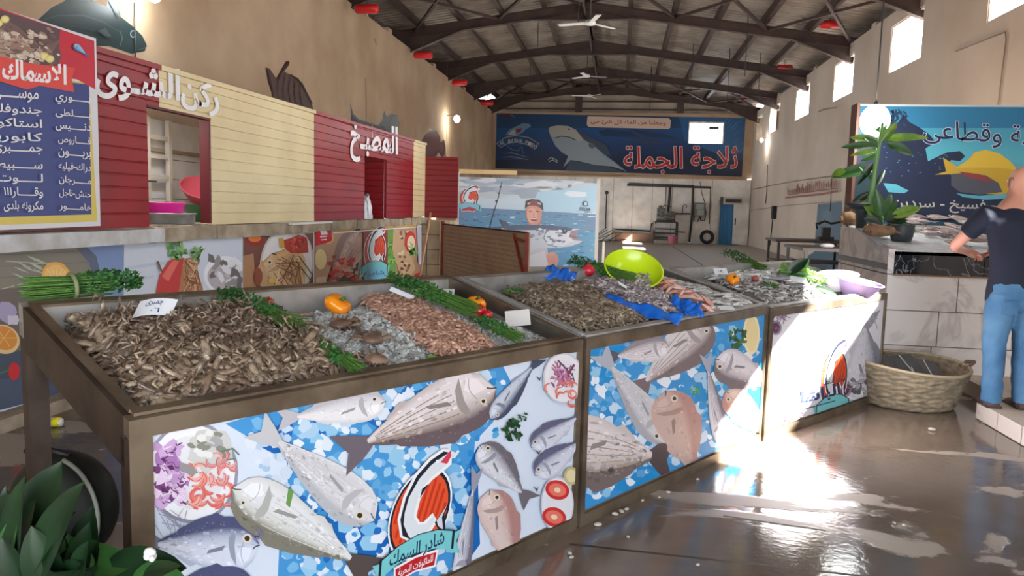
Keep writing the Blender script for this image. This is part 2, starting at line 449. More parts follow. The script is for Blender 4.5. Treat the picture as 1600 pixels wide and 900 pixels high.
# ---- wet concrete floor
def floor_mat():
    M = bpy.data.materials.new('wet_concrete'); M.use_nodes = True
    N = M.node_tree.nodes; L = M.node_tree.links; b = N['Principled BSDF']
    tc = N.new('ShaderNodeTexCoord')
    mp = N.new('ShaderNodeMapping'); mp.inputs['Scale'].default_value = (.8, 1.5, 1); mp.inputs['Rotation'].default_value = (0, 0, .5)
    L.new(tc.outputs['Object'], mp.inputs[0])
    n1 = N.new('ShaderNodeTexNoise'); n1.inputs['Scale'].default_value = 1.15; n1.inputs['Detail'].default_value = 7; n1.inputs['Distortion'].default_value = .5
    L.new(mp.outputs[0], n1.inputs['Vector'])
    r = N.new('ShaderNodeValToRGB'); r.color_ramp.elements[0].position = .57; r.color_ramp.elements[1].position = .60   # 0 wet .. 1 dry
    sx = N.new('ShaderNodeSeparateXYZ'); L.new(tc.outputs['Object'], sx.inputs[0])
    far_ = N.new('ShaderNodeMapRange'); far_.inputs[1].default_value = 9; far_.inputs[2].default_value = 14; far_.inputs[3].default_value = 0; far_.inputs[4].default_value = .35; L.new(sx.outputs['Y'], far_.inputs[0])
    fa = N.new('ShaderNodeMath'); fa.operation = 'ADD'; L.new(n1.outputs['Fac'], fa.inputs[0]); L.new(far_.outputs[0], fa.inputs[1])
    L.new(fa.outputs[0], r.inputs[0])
    n2 = N.new('ShaderNodeTexNoise'); n2.inputs['Scale'].default_value = 5; n2.inputs['Detail'].default_value = 8
    L.new(tc.outputs['Object'], n2.inputs['Vector'])
    c1 = N.new('ShaderNodeMix'); c1.data_type = 'RGBA'; c1.inputs[6].default_value = rgb((86,74,64)); c1.inputs[7].default_value = rgb((114,102,92))
    L.new(n2.outputs['Fac'], c1.inputs[0])
    c2 = N.new('ShaderNodeMix'); c2.data_type = 'RGBA'; c2.inputs[7].default_value = rgb((150,140,130))
    L.new(r.outputs[0], c2.inputs[0]); L.new(c1.outputs[2], c2.inputs[6]); L.new(c2.outputs[2], b.inputs['Base Color'])
    rr = N.new('ShaderNodeMapRange'); rr.inputs[3].default_value = .10; rr.inputs[4].default_value = .5
    L.new(r.outputs[0], rr.inputs[0]); L.new(rr.outputs[0], b.inputs['Roughness'])
    bp = N.new('ShaderNodeBump'); bp.inputs['Strength'].default_value = .25; bp.inputs['Distance'].default_value = .01
    mx = N.new('ShaderNodeMath'); mx.operation = 'MULTIPLY_ADD'; mx.inputs[1].default_value = .35
    n3 = N.new('ShaderNodeTexNoise'); n3.inputs['Scale'].default_value = 30; n3.inputs['Detail'].default_value = 5
    L.new(tc.outputs['Object'], n3.inputs['Vector']); L.new(n3.outputs['Fac'], mx.inputs[0]); L.new(r.outputs[0], mx.inputs[2])
    L.new(mx.outputs[0], bp.inputs['Height']); L.new(bp.outputs[0], b.inputs['Normal'])
    return M
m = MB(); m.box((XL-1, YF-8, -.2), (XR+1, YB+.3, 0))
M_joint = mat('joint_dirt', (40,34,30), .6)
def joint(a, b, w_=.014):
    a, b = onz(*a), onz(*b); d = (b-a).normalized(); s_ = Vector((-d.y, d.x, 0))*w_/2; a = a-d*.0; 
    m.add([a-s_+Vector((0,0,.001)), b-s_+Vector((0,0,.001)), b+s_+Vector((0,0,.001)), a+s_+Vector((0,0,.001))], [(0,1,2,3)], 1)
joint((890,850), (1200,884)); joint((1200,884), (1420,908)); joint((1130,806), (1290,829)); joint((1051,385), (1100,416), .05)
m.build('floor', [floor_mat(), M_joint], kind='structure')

# ---- left wall with the fish painted on it
m = MB(); m.box((XL-.25, YF, 0), (XL, 17.5, 6.05)); m.box((XL-.25, 17.5, 2.4), (XL, 34, 6.05)); m.box((XL-.25, 34, 0), (XL, YB+.6, 6.05)); m.box((XL-.25, 22.3, 0), (XL, 22.7, 2.4)); m.box((XL-.25, 26, 0), (XL, 30, 2.4))  # low gaps out of view, added to let daylight reach the far end

for k in range(9):   # rough crenels along the top
    y = 15.3+k*2.5; m.box((XL-.25, y, 6.05), (XL, y+.35, 6.17))
wl_ = m.build('wall_left', M_plaster, kind='structure')
def px_sheet(name, X, parts, parent, nx=1, dl=.003):
    a = Art((X, 0, 0), (nx, 0, 0), dl=dl)
    for fn in parts: fn(a)
    return a.build(name, parent)
def pf1(a):
    T_, G, L_ = (44,62,64), (70,88,88), (96,112,110)
    a.poly([(30,60),(60,30),(80,12),(100,2),(112,-14),(128,-12),(150,4),(166,10),(170,-20),(180,-22),(188,26),(206,40),(222,56),(229,70),(226,80),(205,84),(170,72),(120,72),(70,80)], T_)
    a.line([(52,36),(90,24),(130,24),(160,34),(186,50)], [1,2.5,3,2,1], G); a.line([(60,50),(110,40),(150,48),(178,66)], [1,2,2,1], (58,76,78))
    a.line([(186,48),(190,60),(186,72)], 1.6, L_); a.ell((206,53), 4.5, 6, (150,160,158)); a.ell((206,53), 3, 4.2, (40,56,60)); a.line([(212,78),(222,76),(228,72)], 1.2, L_)
    a.poly([(150,48),(162,44),(172,58),(160,56)], (84,98,92)); a.line([(172,2),(178,14),(184,26)], 2, L_)
def pf2(a):
    B, D = (96,66,58), (66,44,40)
    a.poly([(415,106),(421,107),(431,122),(437,112),(446,96),(452,95),(452,101),(444,112),(452,116),(466,122),(474,135),(482,150),(488,166),(492,180),(424,160),(424,145),(418,128)], B)
    for k in range(5): a.line([(436+k*8,118+k*3),(432+k*9,136+k*3),(436+k*9,156+k*3)], 1.2, D)
    a.line([(415,106),(422,130),(426,150)], 2.0, D); a.line([(450,97),(440,110),(434,124)], 2, D); a.line([(452,116),(470,130),(486,162)], 1.6, D)
def pf3(a):
    S, D = (84,92,98), (44,48,56)
    a.poly([(547,161),(552,178),(560,186),(572,190),(590,196),(597,188),(600,173),(604,182),(612,177),(620,180),(624,192),(622,206),(618,214),(560,200),(548,182)], S)
    a.poly([(547,161),(549,180),(560,190),(575,194),(592,198),(598,196),(606,206),(618,214),(560,202),(548,190)], D); a.line([(606,206),(608,192),(612,182),(620,180)], 1.6, D)
def pf4(a):
    B, D = (120,72,68), (74,44,44)
    a.poly([(658,222),(664,210),(671,206),(671,200),(682,204),(687,214),(688,223),(694,218),(696,228),(694,242),(690,246),(685,238),(680,245),(660,244)], D)
    a.poly([(660,222),(666,211),(673,206),(682,207),(686,216),(687,226),(692,223),(694,232),(692,240),(684,234),(678,243),(662,242)], B)
for f in (pf1, pf2, pf3, pf4): px_sheet('painted_fish', XL, [f], wl_)
a = Art((XL, 0, 0), (1, 0, 0), dl=.002)
a.line([(571,122),(572,158),(572,196)], 1.0, (86,70,60)); a.line([(585,60),(588,70)], 1.2, (120,96,76)); a.build('wall_crack', wl_)

# ---- right wall with its row of high windows
wins = [(1.4, 4.2, 4.60, 5.62), (7.3, 9.2, 4.8, 5.85), (12.4, 14.35, 4.8, 5.85), (17.24, 19.16, 4.78, 5.84), (22.0, 23.93, 4.78, 5.84), (26.85, 28.87, 4.80, 5.86), (31.63, 33.75, 4.80, 5.86), (35.3, 36.9, 4.8, 5.86)]
m = MB(); TH = .28; ys = [YF]+[q for w_ in wins for q in w_[:2]]+[YB+.6]; zt = 6.15
for i in range(len(ys)-1):
    y0, y1 = ys[i], ys[i+1]
    if i == 4: m.box((XR, y0, 2.95), (XR+TH, y1, zt)); continue      # unseen opening added to let daylight in, behind the fish stand
    if i == 3: m.box((XR, y0, 0), (XR+TH, y1, 4.8)); m.box((XR, y0, 5.85), (XR+TH, y1, zt)); continue
    if i == 5: m.box((XR, y0, 2.95), (XR+TH, y1, 4.8)); m.box((XR, y0, 5.85), (XR+TH, y1, zt)); continue  # the added daylight opening goes on below this window
    if i % 2 == 0: m.box((XR, y0, 0), (XR+TH, y1, zt))
    else:
        w_ = wins[i//2]; m.box((XR, y0, 0), (XR+TH, y1, w_[2])); m.box((XR, y0, w_[3]), (XR+TH, y1, zt))
for k in range(5): y = 20.4+k*2.9; m.box((XR, y, zt), (XR+TH, y+.3, zt+.1))
wr_ = m.build('wall_right', M_plaster_r, kind='structure')
M_reveal = mat('window_reveal', (214,204,190), .8, c2=(180,166,150), scale=9, bump=.3)
for i, (y0, y1, z0, z1) in enumerate(wins):
    m = MB(); t = .035
    m.box((XR+.02, y0, z0), (XR+.10, y0+t, z1)); m.box((XR+.02, y1-t, z0), (XR+.10, y1, z1)); m.box((XR+.02, y0+t, z1-t), (XR+.10, y1-t, z1)); m.box((XR+.01, y0, z0-.02), (XR+.16, y1, z0+.02))
    m.build('window_%d' % (i+1), M_reveal, kind='structure')
# conduits and paint on the right wall
a = Art((XR, 0, 0), (-1, 0, 0), dl=.003)
a.poly([(1278,319),(1316,315),(1316,440),(1262,440),(1262,400),(1272,394)], (92,120,140)); a.poly([(1285,330),(1300,326),(1296,392),(1280,394)], (108,132,148))
a.line([(1172,329),(1230,321),(1316,314)], 1.0, (112,98,88))
for k in range(26):   # red painted inscription, worn to strokes
    x = 1232+k*3.2; y = 302-k*.55
    a.line([(x, y+random.uniform(2,5)), (x+random.uniform(-1,1.5), y-random.uniform(4,13))], random.uniform(1.0,1.8), (160,98,84))
a.line([(1231,309),(1262,306),(1290,303),(1315,298)], 2.6, (164,104,90)); a.line([(1236,304),(1270,300),(1314,294)], 1.6, (164,104,90))
a.line([(1283,175),(1290,171),(1312,168),(1313,172)], 1.2, (128,112,98))
a.build('wall_paint', wr_)
m = MB()
P = lambda x, y: onx(x, y, XR-.03)
m.tube([P(1176,296), P(1198,291), P(1241,283), P(1300,275), P(1316,271)], .02, 6); m.tube([P(1199,258), P(1198,300), P(1196,318)], .018, 6); m.tube([P(1300,275), P(1297,330)], .012, 5)
m.tube([P(1494,80), P(1530,66), P(1571,50), P(1572,62), P(1566,110), P(1558,176)], .012, 6)
m.build('conduit', mat('grey_conduit', (120,104,92), .6), wr_)

# ---- end wall: cold room front below, steel cladding above
M_cold = mat('cold_room_panel', (222,216,208), .6, c2=(200,192,182), scale=2.0, bump=.1)
m = MB(); XC = 6.0; D0, D1, DZ = 4.62, 5.55, 2.0
m.box((XL, YB, 0), (D0, YB+.12, 3.05)); m.box((D1, YB, 0), (XC, YB+.12, 3.05)); m.box((D0, YB, DZ), (D1, YB+.12, 3.05))
for k in range(13):
    x = -5.9+k*.92
    if x < D0-.1: m.box((x, YB-.012, .1), (x+.02, YB, 3.0), 1)
m.box((XL, YB-.06, 3.03), (XC-.2, YB+.25, 3.10), 2)
m.box((XC-.02, YB-.015, 0), (XC, YB, 3.0), 3)
m.build('wall_back', [M_cold, mat('panel_joint', (150,140,130), .7), M_plaster, M_black], kind='structure')
m = MB(); BW = (3.02, 4.66, 4.72, 5.72)     # the window in the end wall
m.box((XL, YB+.25, 3.11), (BW[0], YB+.45, 6.1)); m.box((BW[1], YB+.25, 3.11), (XR, YB+.45, 6.1)); m.box((BW[0], YB+.25, 3.11), (BW[1], YB+.45, BW[2])); m.box((BW[0], YB+.25, BW[3]), (BW[1], YB+.45, 6.1))
m.build('wall_back_upper', M_plaster, kind='structure')
m = MB(); m.box((BW[0], YB+.3, BW[2]), (BW[0]+.05, YB+.36, BW[3])); m.box((BW[1]-.05, YB+.3, BW[2]), (BW[1], YB+.36, BW[3])); m.box((BW[0], YB+.3, BW[3]-.05), (BW[1], YB+.36, BW[3])); m.box((BW[0]+.95, YB+.3, BW[3]-.32), (BW[0]+1.4, YB+.34, BW[3]-.2), 1)
m.build('window_9', [M_reveal, M_pipe0], kind='structure')
m = MB(); m.box((XR+.5, 33.5, 0), (XR+1.6, 36.6, 8)); m.build('trim_13', M_plaster_r, kind='structure')   # unseen block added outside to keep the sun off the end wall
m = MB()
z0, z1 = 6.1, 7.6
for k in range(62):
    x = XL+k*.2; m.box((x, YB+.45, z0), (x+.165, YB+.50, z1)); m.box((x+.165, YB+.48, z0), (x+.2, YB+.50, z1))
m.build('wall_back_cladding', mat('pale_cladding', (176,160,142), .6, c2=(150,134,118), scale=1.2), kind='structure')
m = MB()
for z in (6.25, 6.62, 6.98): m.box((XL, YB+.36, z), (XR, YB+.45, z+.06))
for x in (-2.35, 2.45): m.box((x, YB+.2, 6.1), (x+.32, YB+.44, 7.4))
m.build('trim_1', M_steel_dark, kind='structure')
# cold room door opening: blue strips inside, the sliding leaf beside it
m = MB(); m.box((D0-.08, YB-.05, 0), (D0, YB+.12, DZ+.08)); m.box((D0, YB-.05, DZ), (D1, YB+.12, DZ+.08)); m.box((D1, YB-.05, 0), (D1+.08, YB+.12, DZ+.08))
d_ = m.build('door_1', mat('door_frame_grey', (170,164,156), .5), kind='structure')
m = MB(); m.box((5.25, YB-.10, .04), (5.95, YB-.04, DZ-.02)); lf = m.build('door_leaf', M_cold, d_)
m = MB(); m.box((5.32, YB-.14, .95), (5.37, YB-.10, 1.25)); m.build('door_handle', M_black, lf)
m = MB(); m.box((D0+.01, YB+.05, 0), (D1-.01, YB+.09, DZ)); m.build('strip_curtain', mat('blue_strip_curtain', (44,120,168), .3, c2=(34,96,142), scale=2, stretch=(6,6,.3)), d_)

# ---- front end of the hall: piers left and right of the wide open entrance
m = MB(); m.box((XL, YF-.3, 0), (-1.8, YF, 7.4)); m.box((5.3, YF-.3, 0), (XR, YF, 7.4)); m.box((-1.8, YF-.3, 3.7), (5.3, YF, 7.4))
m.build('wall_front', M_plaster_r, kind='structure')

# ---- roof: ribbed sheeting, purlins, portal frames
XRI, ZR, SL = -1.2, 7.33, .14
def zr(x): return ZR - SL*abs(x-XRI)
def roof_sheet():
    m = MB(); y = YF-.3; top = .26
    prof = []
    while y < YB+.5:
        prof += [(y, 0), (y+.15, 0), (y+.175, .035), (y+.225, .035), (y+.25, 0)]; y += .25
    xs = [XL-.9, XRI, XR+.45]
    vs = []
    for x in xs:
        for (yy, dz) in prof: vs.append((x, yy, zr(x)+top+dz))
    n = len(prof)
    fs = [(i*n+j, i*n+j+1, (i+1)*n+j+1, (i+1)*n+j) for i in range(2) for j in range(n-1)]
    m.add(vs, fs)
    return m
m = roof_sheet()
ceil_ = m.build('ceiling', M_sheet, kind='structure')
for k in range(-5, 7):
    x = XRI + k*1.22
    if x < XL or x > XR: continue
    m = MB(); z = zr(x)
    m.obox((x-.03, YF, z+.02), (.06, 0, -.06*SL*(1 if k > 0 else -1 if k < 0 else 0)), (0, YB-YF+.4, 0), (0, 0, .22)); m.obox((x-.03, YF, z+.02), (.14, 0, 0), (0, YB-YF+.4, 0), (0, 0, .015))
    m.build('purlin', M_steel_dark, ceil_)
m = MB(); m.box((XL-.95, YF, 5.4), (XL-.85, YB, 7.0)); m.box((XR+.36, YF, 6.25), (XR+.44, YB, 6.55)); 
m.box((XL-.9, YF, 6.25), (XL-.78, YB, 6.37)); m.box((XR+.30, YF, 6.3), (XR+.36, YB, 6.38))
m.box((XL-.95, YF, 5.3), (XL-.2, YB, 5.4)); m.box((XR+.25, YF, 6.16), (XR+.44, YB, 6.22))
for k in range(160):
    y = YF+k*.25; m.box((XL-.85, y, 5.45), (XL-.83, y+.05, 6.95))
m.build('wall_left_cladding', mat('dark_cladding', (112,98,88), .7, c2=(92,78,70), scale=2), kind='structure')
frames = [0.1, 6.4, 12.5, 17.5, 22.5, 27.5, 32.4, 36.9]
for i, y in enumerate(frames):
    m = MB(); h = .27
    def rafter(xa, xb, za=0, zb=0, yy=y, ww=.16, hh=h, mm=m):
        a = Vector((xa, yy, zr(xa)-hh/2+za)); b = Vector((xb, yy, zr(xb)-hh/2+zb))
        mm.bar(a-Vector((0,0,hh/2-.01)), b-Vector((0,0,hh/2-.01)), ww, .02); mm.bar(a+Vector((0,0,hh/2-.01)), b+Vector((0,0,hh/2-.01)), ww, .02); mm.bar(a, b, .02, hh)
    rafter(XL-.5, XRI); rafter(XRI, XR+.4)
    # haunches at ridge and eaves: tapered webs
    def tri(pts, mm=m, yy=y):
        vs = [(x, yy-.012, z) for x, z in pts]+[(x, yy+.012, z) for x, z in pts]; n = len(pts)
        mm.add(vs, [tuple(range(n)), tuple(range(2*n-1, n-1, -1))]+[(j, j+n, (j+1) % n+n, (j+1) % n) for j in range(n)])
        for (p, q) in zip(pts[:-1], pts[1:]): mm.bar((p[0], yy, p[1]), (q[0], yy, q[1]), .16, .02)
    for s_ in (-1, 1):
        tri([(XRI+s_*1.5, zr(XRI+1.5)-h), (XRI, ZR-h-.22), (XRI, ZR-h+.05)])
        xe = XL-.1 if s_ < 0 else XR+.1
        tri([(xe-s_*1.6, zr(xe-s_*1.6)-h), (xe, zr(xe)-h-.42), (xe, zr(xe)-h+.05)])
        x0, x1 = (XL-.42, XL-.02) if s_ < 0 else (XR+.12, XR+.55)
        xc0, xc1 = (XL-.78, XL-.3) if s_ < 0 else (XR+.29, XR+.42)
        m.box((xc0, y-.1, 5.4), (xc1, y-.08, zr(xe))); m.box((xc0, y+.08, 5.4), (xc1, y+.1, zr(xe))); m.box(((xc0+xc1)/2-.01, y-.08, 5.4), ((xc0+xc1)/2+.01, y+.08, zr(xe)))
        m.box((XL-.3 if s_ < 0 else XR+.0, y-.1, 6.16), (XL-.02 if s_ < 0 else XR+.32, y+.1, zr(xe)-.1))
    m.build('trim_%d' % (i+2), M_steel_dark, kind='structure')
m = MB()   # diagonal wind bracing and ridge strut
for (ya, yb_) in ((17.5, 22.5), (32.4, 36.9)):
    for k in (-4, -2, 0, 2, 4):
        xa, xb = XRI+k*1.25, XRI+(k+2)*1.25
        if xb > XR: xb = XR
        for (p, q) in ((xa, xb), (xb, xa)):
            m.bar((p, ya, zr(p)-.1), (q, yb_, zr(q)-.1), .07, .07)
m.bar((XRI, YF, ZR-.35), (XRI, YB, ZR-.35), .05, .09)
m.build('trim_11', M_steel_dark, kind='structure')
# light slots where the sheets meet over the left eave
# ---- thin hanging wires
M_wire = mat('thin_wire', (50,42,38), .7)
for n_, (x, y, z0) in enumerate([(-2.83, 25, 6.45), (-3.65, 30, 6.2), (3.2, 22, 5.2), (2.2, 27, 5.1), (3.4, 27, 5.1), (4.4, 27, 5.3), (1.0, 32, 5.5), (-1.25, 20, 6.2)]):
    m = MB(); m.tube([(x, y, z0), (x, y, zr(x)+.27)], .012, 5); t = m.build('hanging_wire', M_wire, label='thin dark wire hanging from the roof purlins', cat='wire', group='thin wires hanging from the roof')
# ================================================================== DISPLAY TABLES
class Frame:
    """table-local frame: t along the front, p to the back, z up"""
    def __init__(s, o, yaw, L, D, zf, tilt):
        s.o = Vector(o); s.T = Vector((sin(yaw), cos(yaw), 0)); s.P = Vector((-cos(yaw), sin(yaw), 0)); s.L = L; s.D = D; s.zf = zf; s.k = math.tan(tilt)
    def w(s, t, p, z): return s.o+s.T*t+s.P*p+Vector((0,0,z))
    def rim(s, p): return s.zf+p*s.k
    def loc(s, P): d = Vector(P)-s.o; return d.dot(s.T), d.dot(s.P)
    def hit(s, x, y, dz=0.0):   # sight line meets the sloping bed lying dz above the bed level
        n = s.T.cross((s.P+Vector((0,0,s.kb)))); return onpl(x, y, s.w(0, 0, s.bed(0)+dz), n)
    kb = .17
    def bed(s, p): return s.zf-.035+p*s.kb
TY = radians(34.476)
A0 = Vector((-.133, 3.502, 0)); TT = Vector((sin(TY), cos(TY), 0)); PP = Vector((-cos(TY), sin(TY), 0))
TILT = radians(13.5)
TB = [Frame(A0-TT*2.02, TY, 2.0, .93, .905, TILT), Frame(A0+TT*.005, TY, 1.96, .90, .903, TILT), Frame(A0+TT*1.975+PP*(-.015), radians(39.6), 1.84, .86, .885, TILT)]
NORM = [-PP, -PP, -TB[2].P]
mats_t = [M_stain, M_stain_old, M_stain_shade, M_rust]
def table(i, label):
    f = TB[i]; e = empty('display_table', f.w(f.L/2, f.D/2, 0), label=label, cat='table')
    inv = Matrix.Translation(-e.location)
    def build(m, name, mt, parent=e):
        o = m.build(name, mt); o.parent = parent
        if parent is e: o.matrix_parent_inverse = inv
        return o
    L, D = f.L, f.D; w_ = .035
    def ob(m, t0, t1, p0, p1, za, zb, mi=0):   # box whose z follows the rim slope; za, zb are offsets from the rim line
        vs = []
        for (t, p) in ((t0,p0),(t1,p0),(t1,p1),(t0,p1)): vs.append(f.w(t, p, f.rim(p)+za))
        for (t, p) in ((t0,p0),(t1,p0),(t1,p1),(t0,p1)): vs.append(f.w(t, p, f.rim(p)+zb))
        m.add(vs, [(0,3,2,1),(4,5,6,7),(0,1,5,4),(1,2,6,5),(2,3,7,6),(3,0,4,7)], mi)
    fm = [M_stain_old, M_stain_old, M_stain_old][i]
    dk = M_stain_shade if i == 0 else M_stain
    m = MB(); ob(m, 0, L, 0, w_, -.052, 0); build(m, 'front_rail', fm)
    m = MB(); ob(m, 0, L, D-.045, D, -.11, 0); build(m, 'back_rail', M_stain)
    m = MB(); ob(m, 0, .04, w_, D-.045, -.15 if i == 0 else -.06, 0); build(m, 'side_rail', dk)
    m = MB(); ob(m, L-.04, L, w_, D-.045, -.06, 0); build(m, 'side_rail', M_stain_old)
    # posts
    def post(t, p, a, b, mt, zb=0.0):
        m = MB(); z1 = f.rim(p)-.05
        m.obox(f.w(t, p, zb), f.T*a, f.P*b, (0,0,z1-zb)); return build(m, 'leg', mt)
    lw = .062 if i == 0 else .034
    m = MB(); z1 = f.rim(0)-.052
    m.obox(f.w(0, 0, 0), f.T*lw, f.P*.005, (0,0,z1)); m.obox(f.w(0, .005, 0), f.T*lw, f.P*.055, (0,0,z1), 1)
    build(m, 'leg', [M_stain_old, M_stain_shade if i == 0 else M_stain_old])  # side faces of the near leg take the shade colour
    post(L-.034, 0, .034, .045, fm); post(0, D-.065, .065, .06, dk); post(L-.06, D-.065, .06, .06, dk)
    # kick rail and inner step
    m = MB(); m.obox(f.w(lw, .0, 0), f.T*(L-lw-.034), f.P*.035, (0,0,.058)); m.obox(f.w(lw, .018, .058), f.T*(L-lw-.034), f.P*.02, (0,0,.03)); build(m, 'kick_rail', fm)
    # tray: rolled lip, inner walls, floor of the tray
    m = MB(); a = .04
    def q(pts): m.add([f.w(*x) for x in pts], [(0,1,2,3)])
    b = lambda p: f.bed(p)-.05
    r = lambda p: f.rim(p)+.006
    t0, t1, p0, p1 = a, L-a, a, D-.06
    q([(t0,p0,b(p0)),(t1,p0,b(p0)),(t1,p1,b(p1)),(t0,p1,b(p1))])
    q([(t0,p1,b(p1)),(t1,p1,b(p1)),(t1,p1,r(p1)),(t0,p1,r(p1))]); q([(t1,p0,b(p0)),(t0,p0,b(p0)),(t0,p0,r(p0)),(t1,p0,r(p0))])
    q([(t0,p0,b(p0)),(t0,p1,b(p1)),(t0,p1,r(p1)),(t0,p0,r(p0))]); q([(t1,p1,b(p1)),(t1,p0,b(p0)),(t1,p0,r(p0)),(t1,p1,r(p1))])
    o = build(m, 'tray', [M_stain]); 
    m = MB()
    for (ta, tb_, pa, pb) in ((t0-.02, t1+.02, p0-.024, p0+.006), (t0-.02, t1+.02, p1-.006, p1+.035), (t0-.024, t0+.006, p0, p1), (t1-.006, t1+.024, p0, p1)):
        ob(m, ta, tb_, pa, pb, .002, .011)
    build(m, 'tray_lip', M_stain if i else M_stain_old, o)
    return e
tabs = [table(0, 'nearest stainless fish display table, dark left side, mantis shrimp and ice in its tray'),
        table(1, 'middle stainless fish display table with a tray of grey shrimp and blue bags'),
        table(2, 'far stainless fish display table in the sunlight beside the woven basket')]

# ------------------------------------------------------------------ printed fronts
ICEC = [(222,232,244),(198,220,240),(172,206,234),(232,238,246),(120,184,228),(150,200,232),(96,166,218)]
def logo_px(a, c, rx, ry, sh=0.0, texts=True): a.logo(c, (rx, -rx*sh), (rx*.12, -ry), texts)
def shrimps(a, c, n, r, cols):
    for i in range(n):
        x, y = c[0]+random.uniform(-r, r), c[1]+random.uniform(-r, r)*.8; t = random.uniform(0, 6.28); q = r*.32
        pts = [(x+q*cos(t+k*.42), y+q*sin(t+k*.42)) for k in range(8)]
        a.line(pts, [q*.25, q*.55, q*.7, q*.7, q*.6, q*.5, q*.35, q*.2], random.choice(cols))
        a.line([(x+q*1.1*cos(t+k*.42), y+q*1.1*sin(t+k*.42)) for k in range(8)], q*.12, (200,90,80))
def plate(a, c, rx, ry, col=(236,236,240), rim=(196,198,210), rot=0):
    a.ell(c, rx, ry, rim, rot); a.ell(c, rx*.93, ry*.93, col, rot); a.ell(c, rx*.72, ry*.72, (226,226,232), rot)
SIL, SILB, SILD = (196,192,196), (232,230,232), (120,112,124)
def front(i, quad_, fn):
    f = TB[i]; a = Art(f.w(0, .012 , 0), NORM[i], dl=.00005)
    a.clip = quad_; fn(a); a.clip = None
    o = a.build('front_panel', tabs[i], back=quad_, thick=.008, backcol=(196,206,220)); o.matrix_parent_inverse = Matrix.Translation(-tabs[i].location)
def panel_quad(i, z0=.07):
    f = TB[i]; lw = .062 if i == 0 else .034
    return [proj(f.w(t, .012, z)) for t, z in ((lw, z0), (f.L-.034, z0), (f.L-.034, f.zf-.045), (lw, f.zf-.045))]
def art1(a):
    WB, BL = (214,224,240), (22,104,184)
    a.poly([(180,600),(940,500),(940,900),(180,1100)], WB)
    # ice field with deep blue gaps
    ice = [(352,662),(560,600),(780,560),(800,600),(770,660),(742,690),(738,760),(748,800),(700,900),(560,980),(430,980),(436,860),(452,800),(448,720),(400,690)]
    a.poly(ice, (70,150,212)); 
    for bl in ([(520,760),(600,790),(640,830),(600,900),(540,860),(500,800)], [(560,650),(640,600),(700,620),(640,700)], [(700,790),(745,700),(750,850),(715,900)], [(480,640),(560,620),(560,660),(500,680)], [(390,690),(460,650),(450,720)]): a.poly(bl, BL)
    a.ice(ice, 400, 4, 15, ICEC, 7); a.ice([(450,740),(600,760),(640,900),(440,980)], 60, 3, 8, [(60,150,215),(30,110,190),(180,212,238)], 2)
    a.ice([(640,580),(780,560),(790,700),(740,760),(640,720)], 70, 3, 8, [(40,140,210),(90,170,225)], 2)
    a.ice([(372,676),(440,660),(470,700),(452,800),(430,870),(400,760)], 60, 4, 11, [(206,218,234),(190,208,230),(222,230,242),(170,200,228)], 3)
    # left: seafood plate, octopus, shrimps
    plate(a, (300,738), 72, 80, (238,238,244), (150,150,168))
    a.blob((330,700), 36, (206,206,204), .25, 14); 
    for k in range(26): a.blob((330+random.uniform(-34,26), 698+random.uniform(-24,20)), 5, random.choice([(232,232,230),(170,170,172),(140,142,130),(206,204,200)]), .4, 7, sx=1.6)
    for k in range(60): a.blob((264+random.uniform(-18,24), 742+random.uniform(-46,46)), random.uniform(3,9), random.choice([(120,64,120),(206,170,214),(90,44,92),(168,120,178),(226,200,228),(190,150,196)]), .5, 8, sx=1.6, rot=random.uniform(0,3), up=(k % 6 == 0))
    for k in range(26): x = 264+random.uniform(-20,22); y = 742+random.uniform(-50,50); a.line([(x,y),(x+random.uniform(2,6),y+random.uniform(2,5)),(x+random.uniform(4,10),y+random.uniform(-2,3)),(x+random.uniform(8,14),y+random.uniform(-2,7))], random.uniform(.8,2), random.choice([(84,40,88),(236,216,238)]), up=(k % 6 == 0))
    shrimps(a, (322,760), 20, 34, [(236,150,140),(228,120,112),(240,178,166)]); shrimps(a, (345,728), 12, 26, [(232,176,172),(220,150,150)])
    a.poly([(280,722),(300,728),(308,738),(296,742),(278,732)], (150,146,148))
    a.line([(345,705),(362,700),(372,710)], 2.5, (96,130,110)); a.line([(352,718),(366,716)], 2, (96,130,110)); a.poly([(372,758),(392,756),(384,762),(380,772)], (96,120,108))
    for k in range(16): a.line([(236+random.uniform(0,60), 800+random.uniform(-10,20)), (250+random.uniform(0,60), 826+random.uniform(-8,20))], 1.0, (150,150,170))
    a.fish((403,850), (245,848), 76, (78,84,120), (178,186,208), (214,220,236), 1, None, .16, tailc=(120,126,150), scales=60)
    a.fish((398,922), (255,925), 70, (78,84,120), (178,186,208), (214,220,236), 1, None, .16, scales=40)
    # fishes on ice
    a.fish((600,626), (462,650), 46, (190,186,194), (216,212,218), SILB, 1, None, .14)
    a.fish((583,812), (432,690), 66, (186,186,192), (222,220,224), (212,210,214), -1, (198,196,200), .18, tailc=(196,196,200), fin=False, scales=120)
    a.fish((360,762), (545,872), 78, (128,124,112), (212,212,208), (226,226,230), 1, (206,204,196), .08, tailc=(84,74,72), scales=90)
    a.poly([(448,760),(456,766),(450,792),(444,786)], (106,150,80))
    a.fish((772,606), (572,690), 84, (108,92,98), (192,178,174), (226,216,218), -1, (150,126,104), .10, tailc=(110,100,110), scales=70)
    a.fish((764,655), (828,574), 26, (70,76,100), (150,158,176), (200,206,220), 1, None, .16, scales=60)
    a.fish((747,694), (812,768), 44, (110,104,112), (176,174,184), (214,214,222), -1, None, .15, scales=60)
    a.fish((762,764), (800,880), 52, (176,130,126), (206,178,172), (216,196,192), -1, None, .15, tailc=(190,150,144))
    a.fish((712,920), (736,764), 24, (110,108,124), (186,186,200), (214,214,224), 1, (140,138,150), .1, tailc=(150,152,170), fin=False)
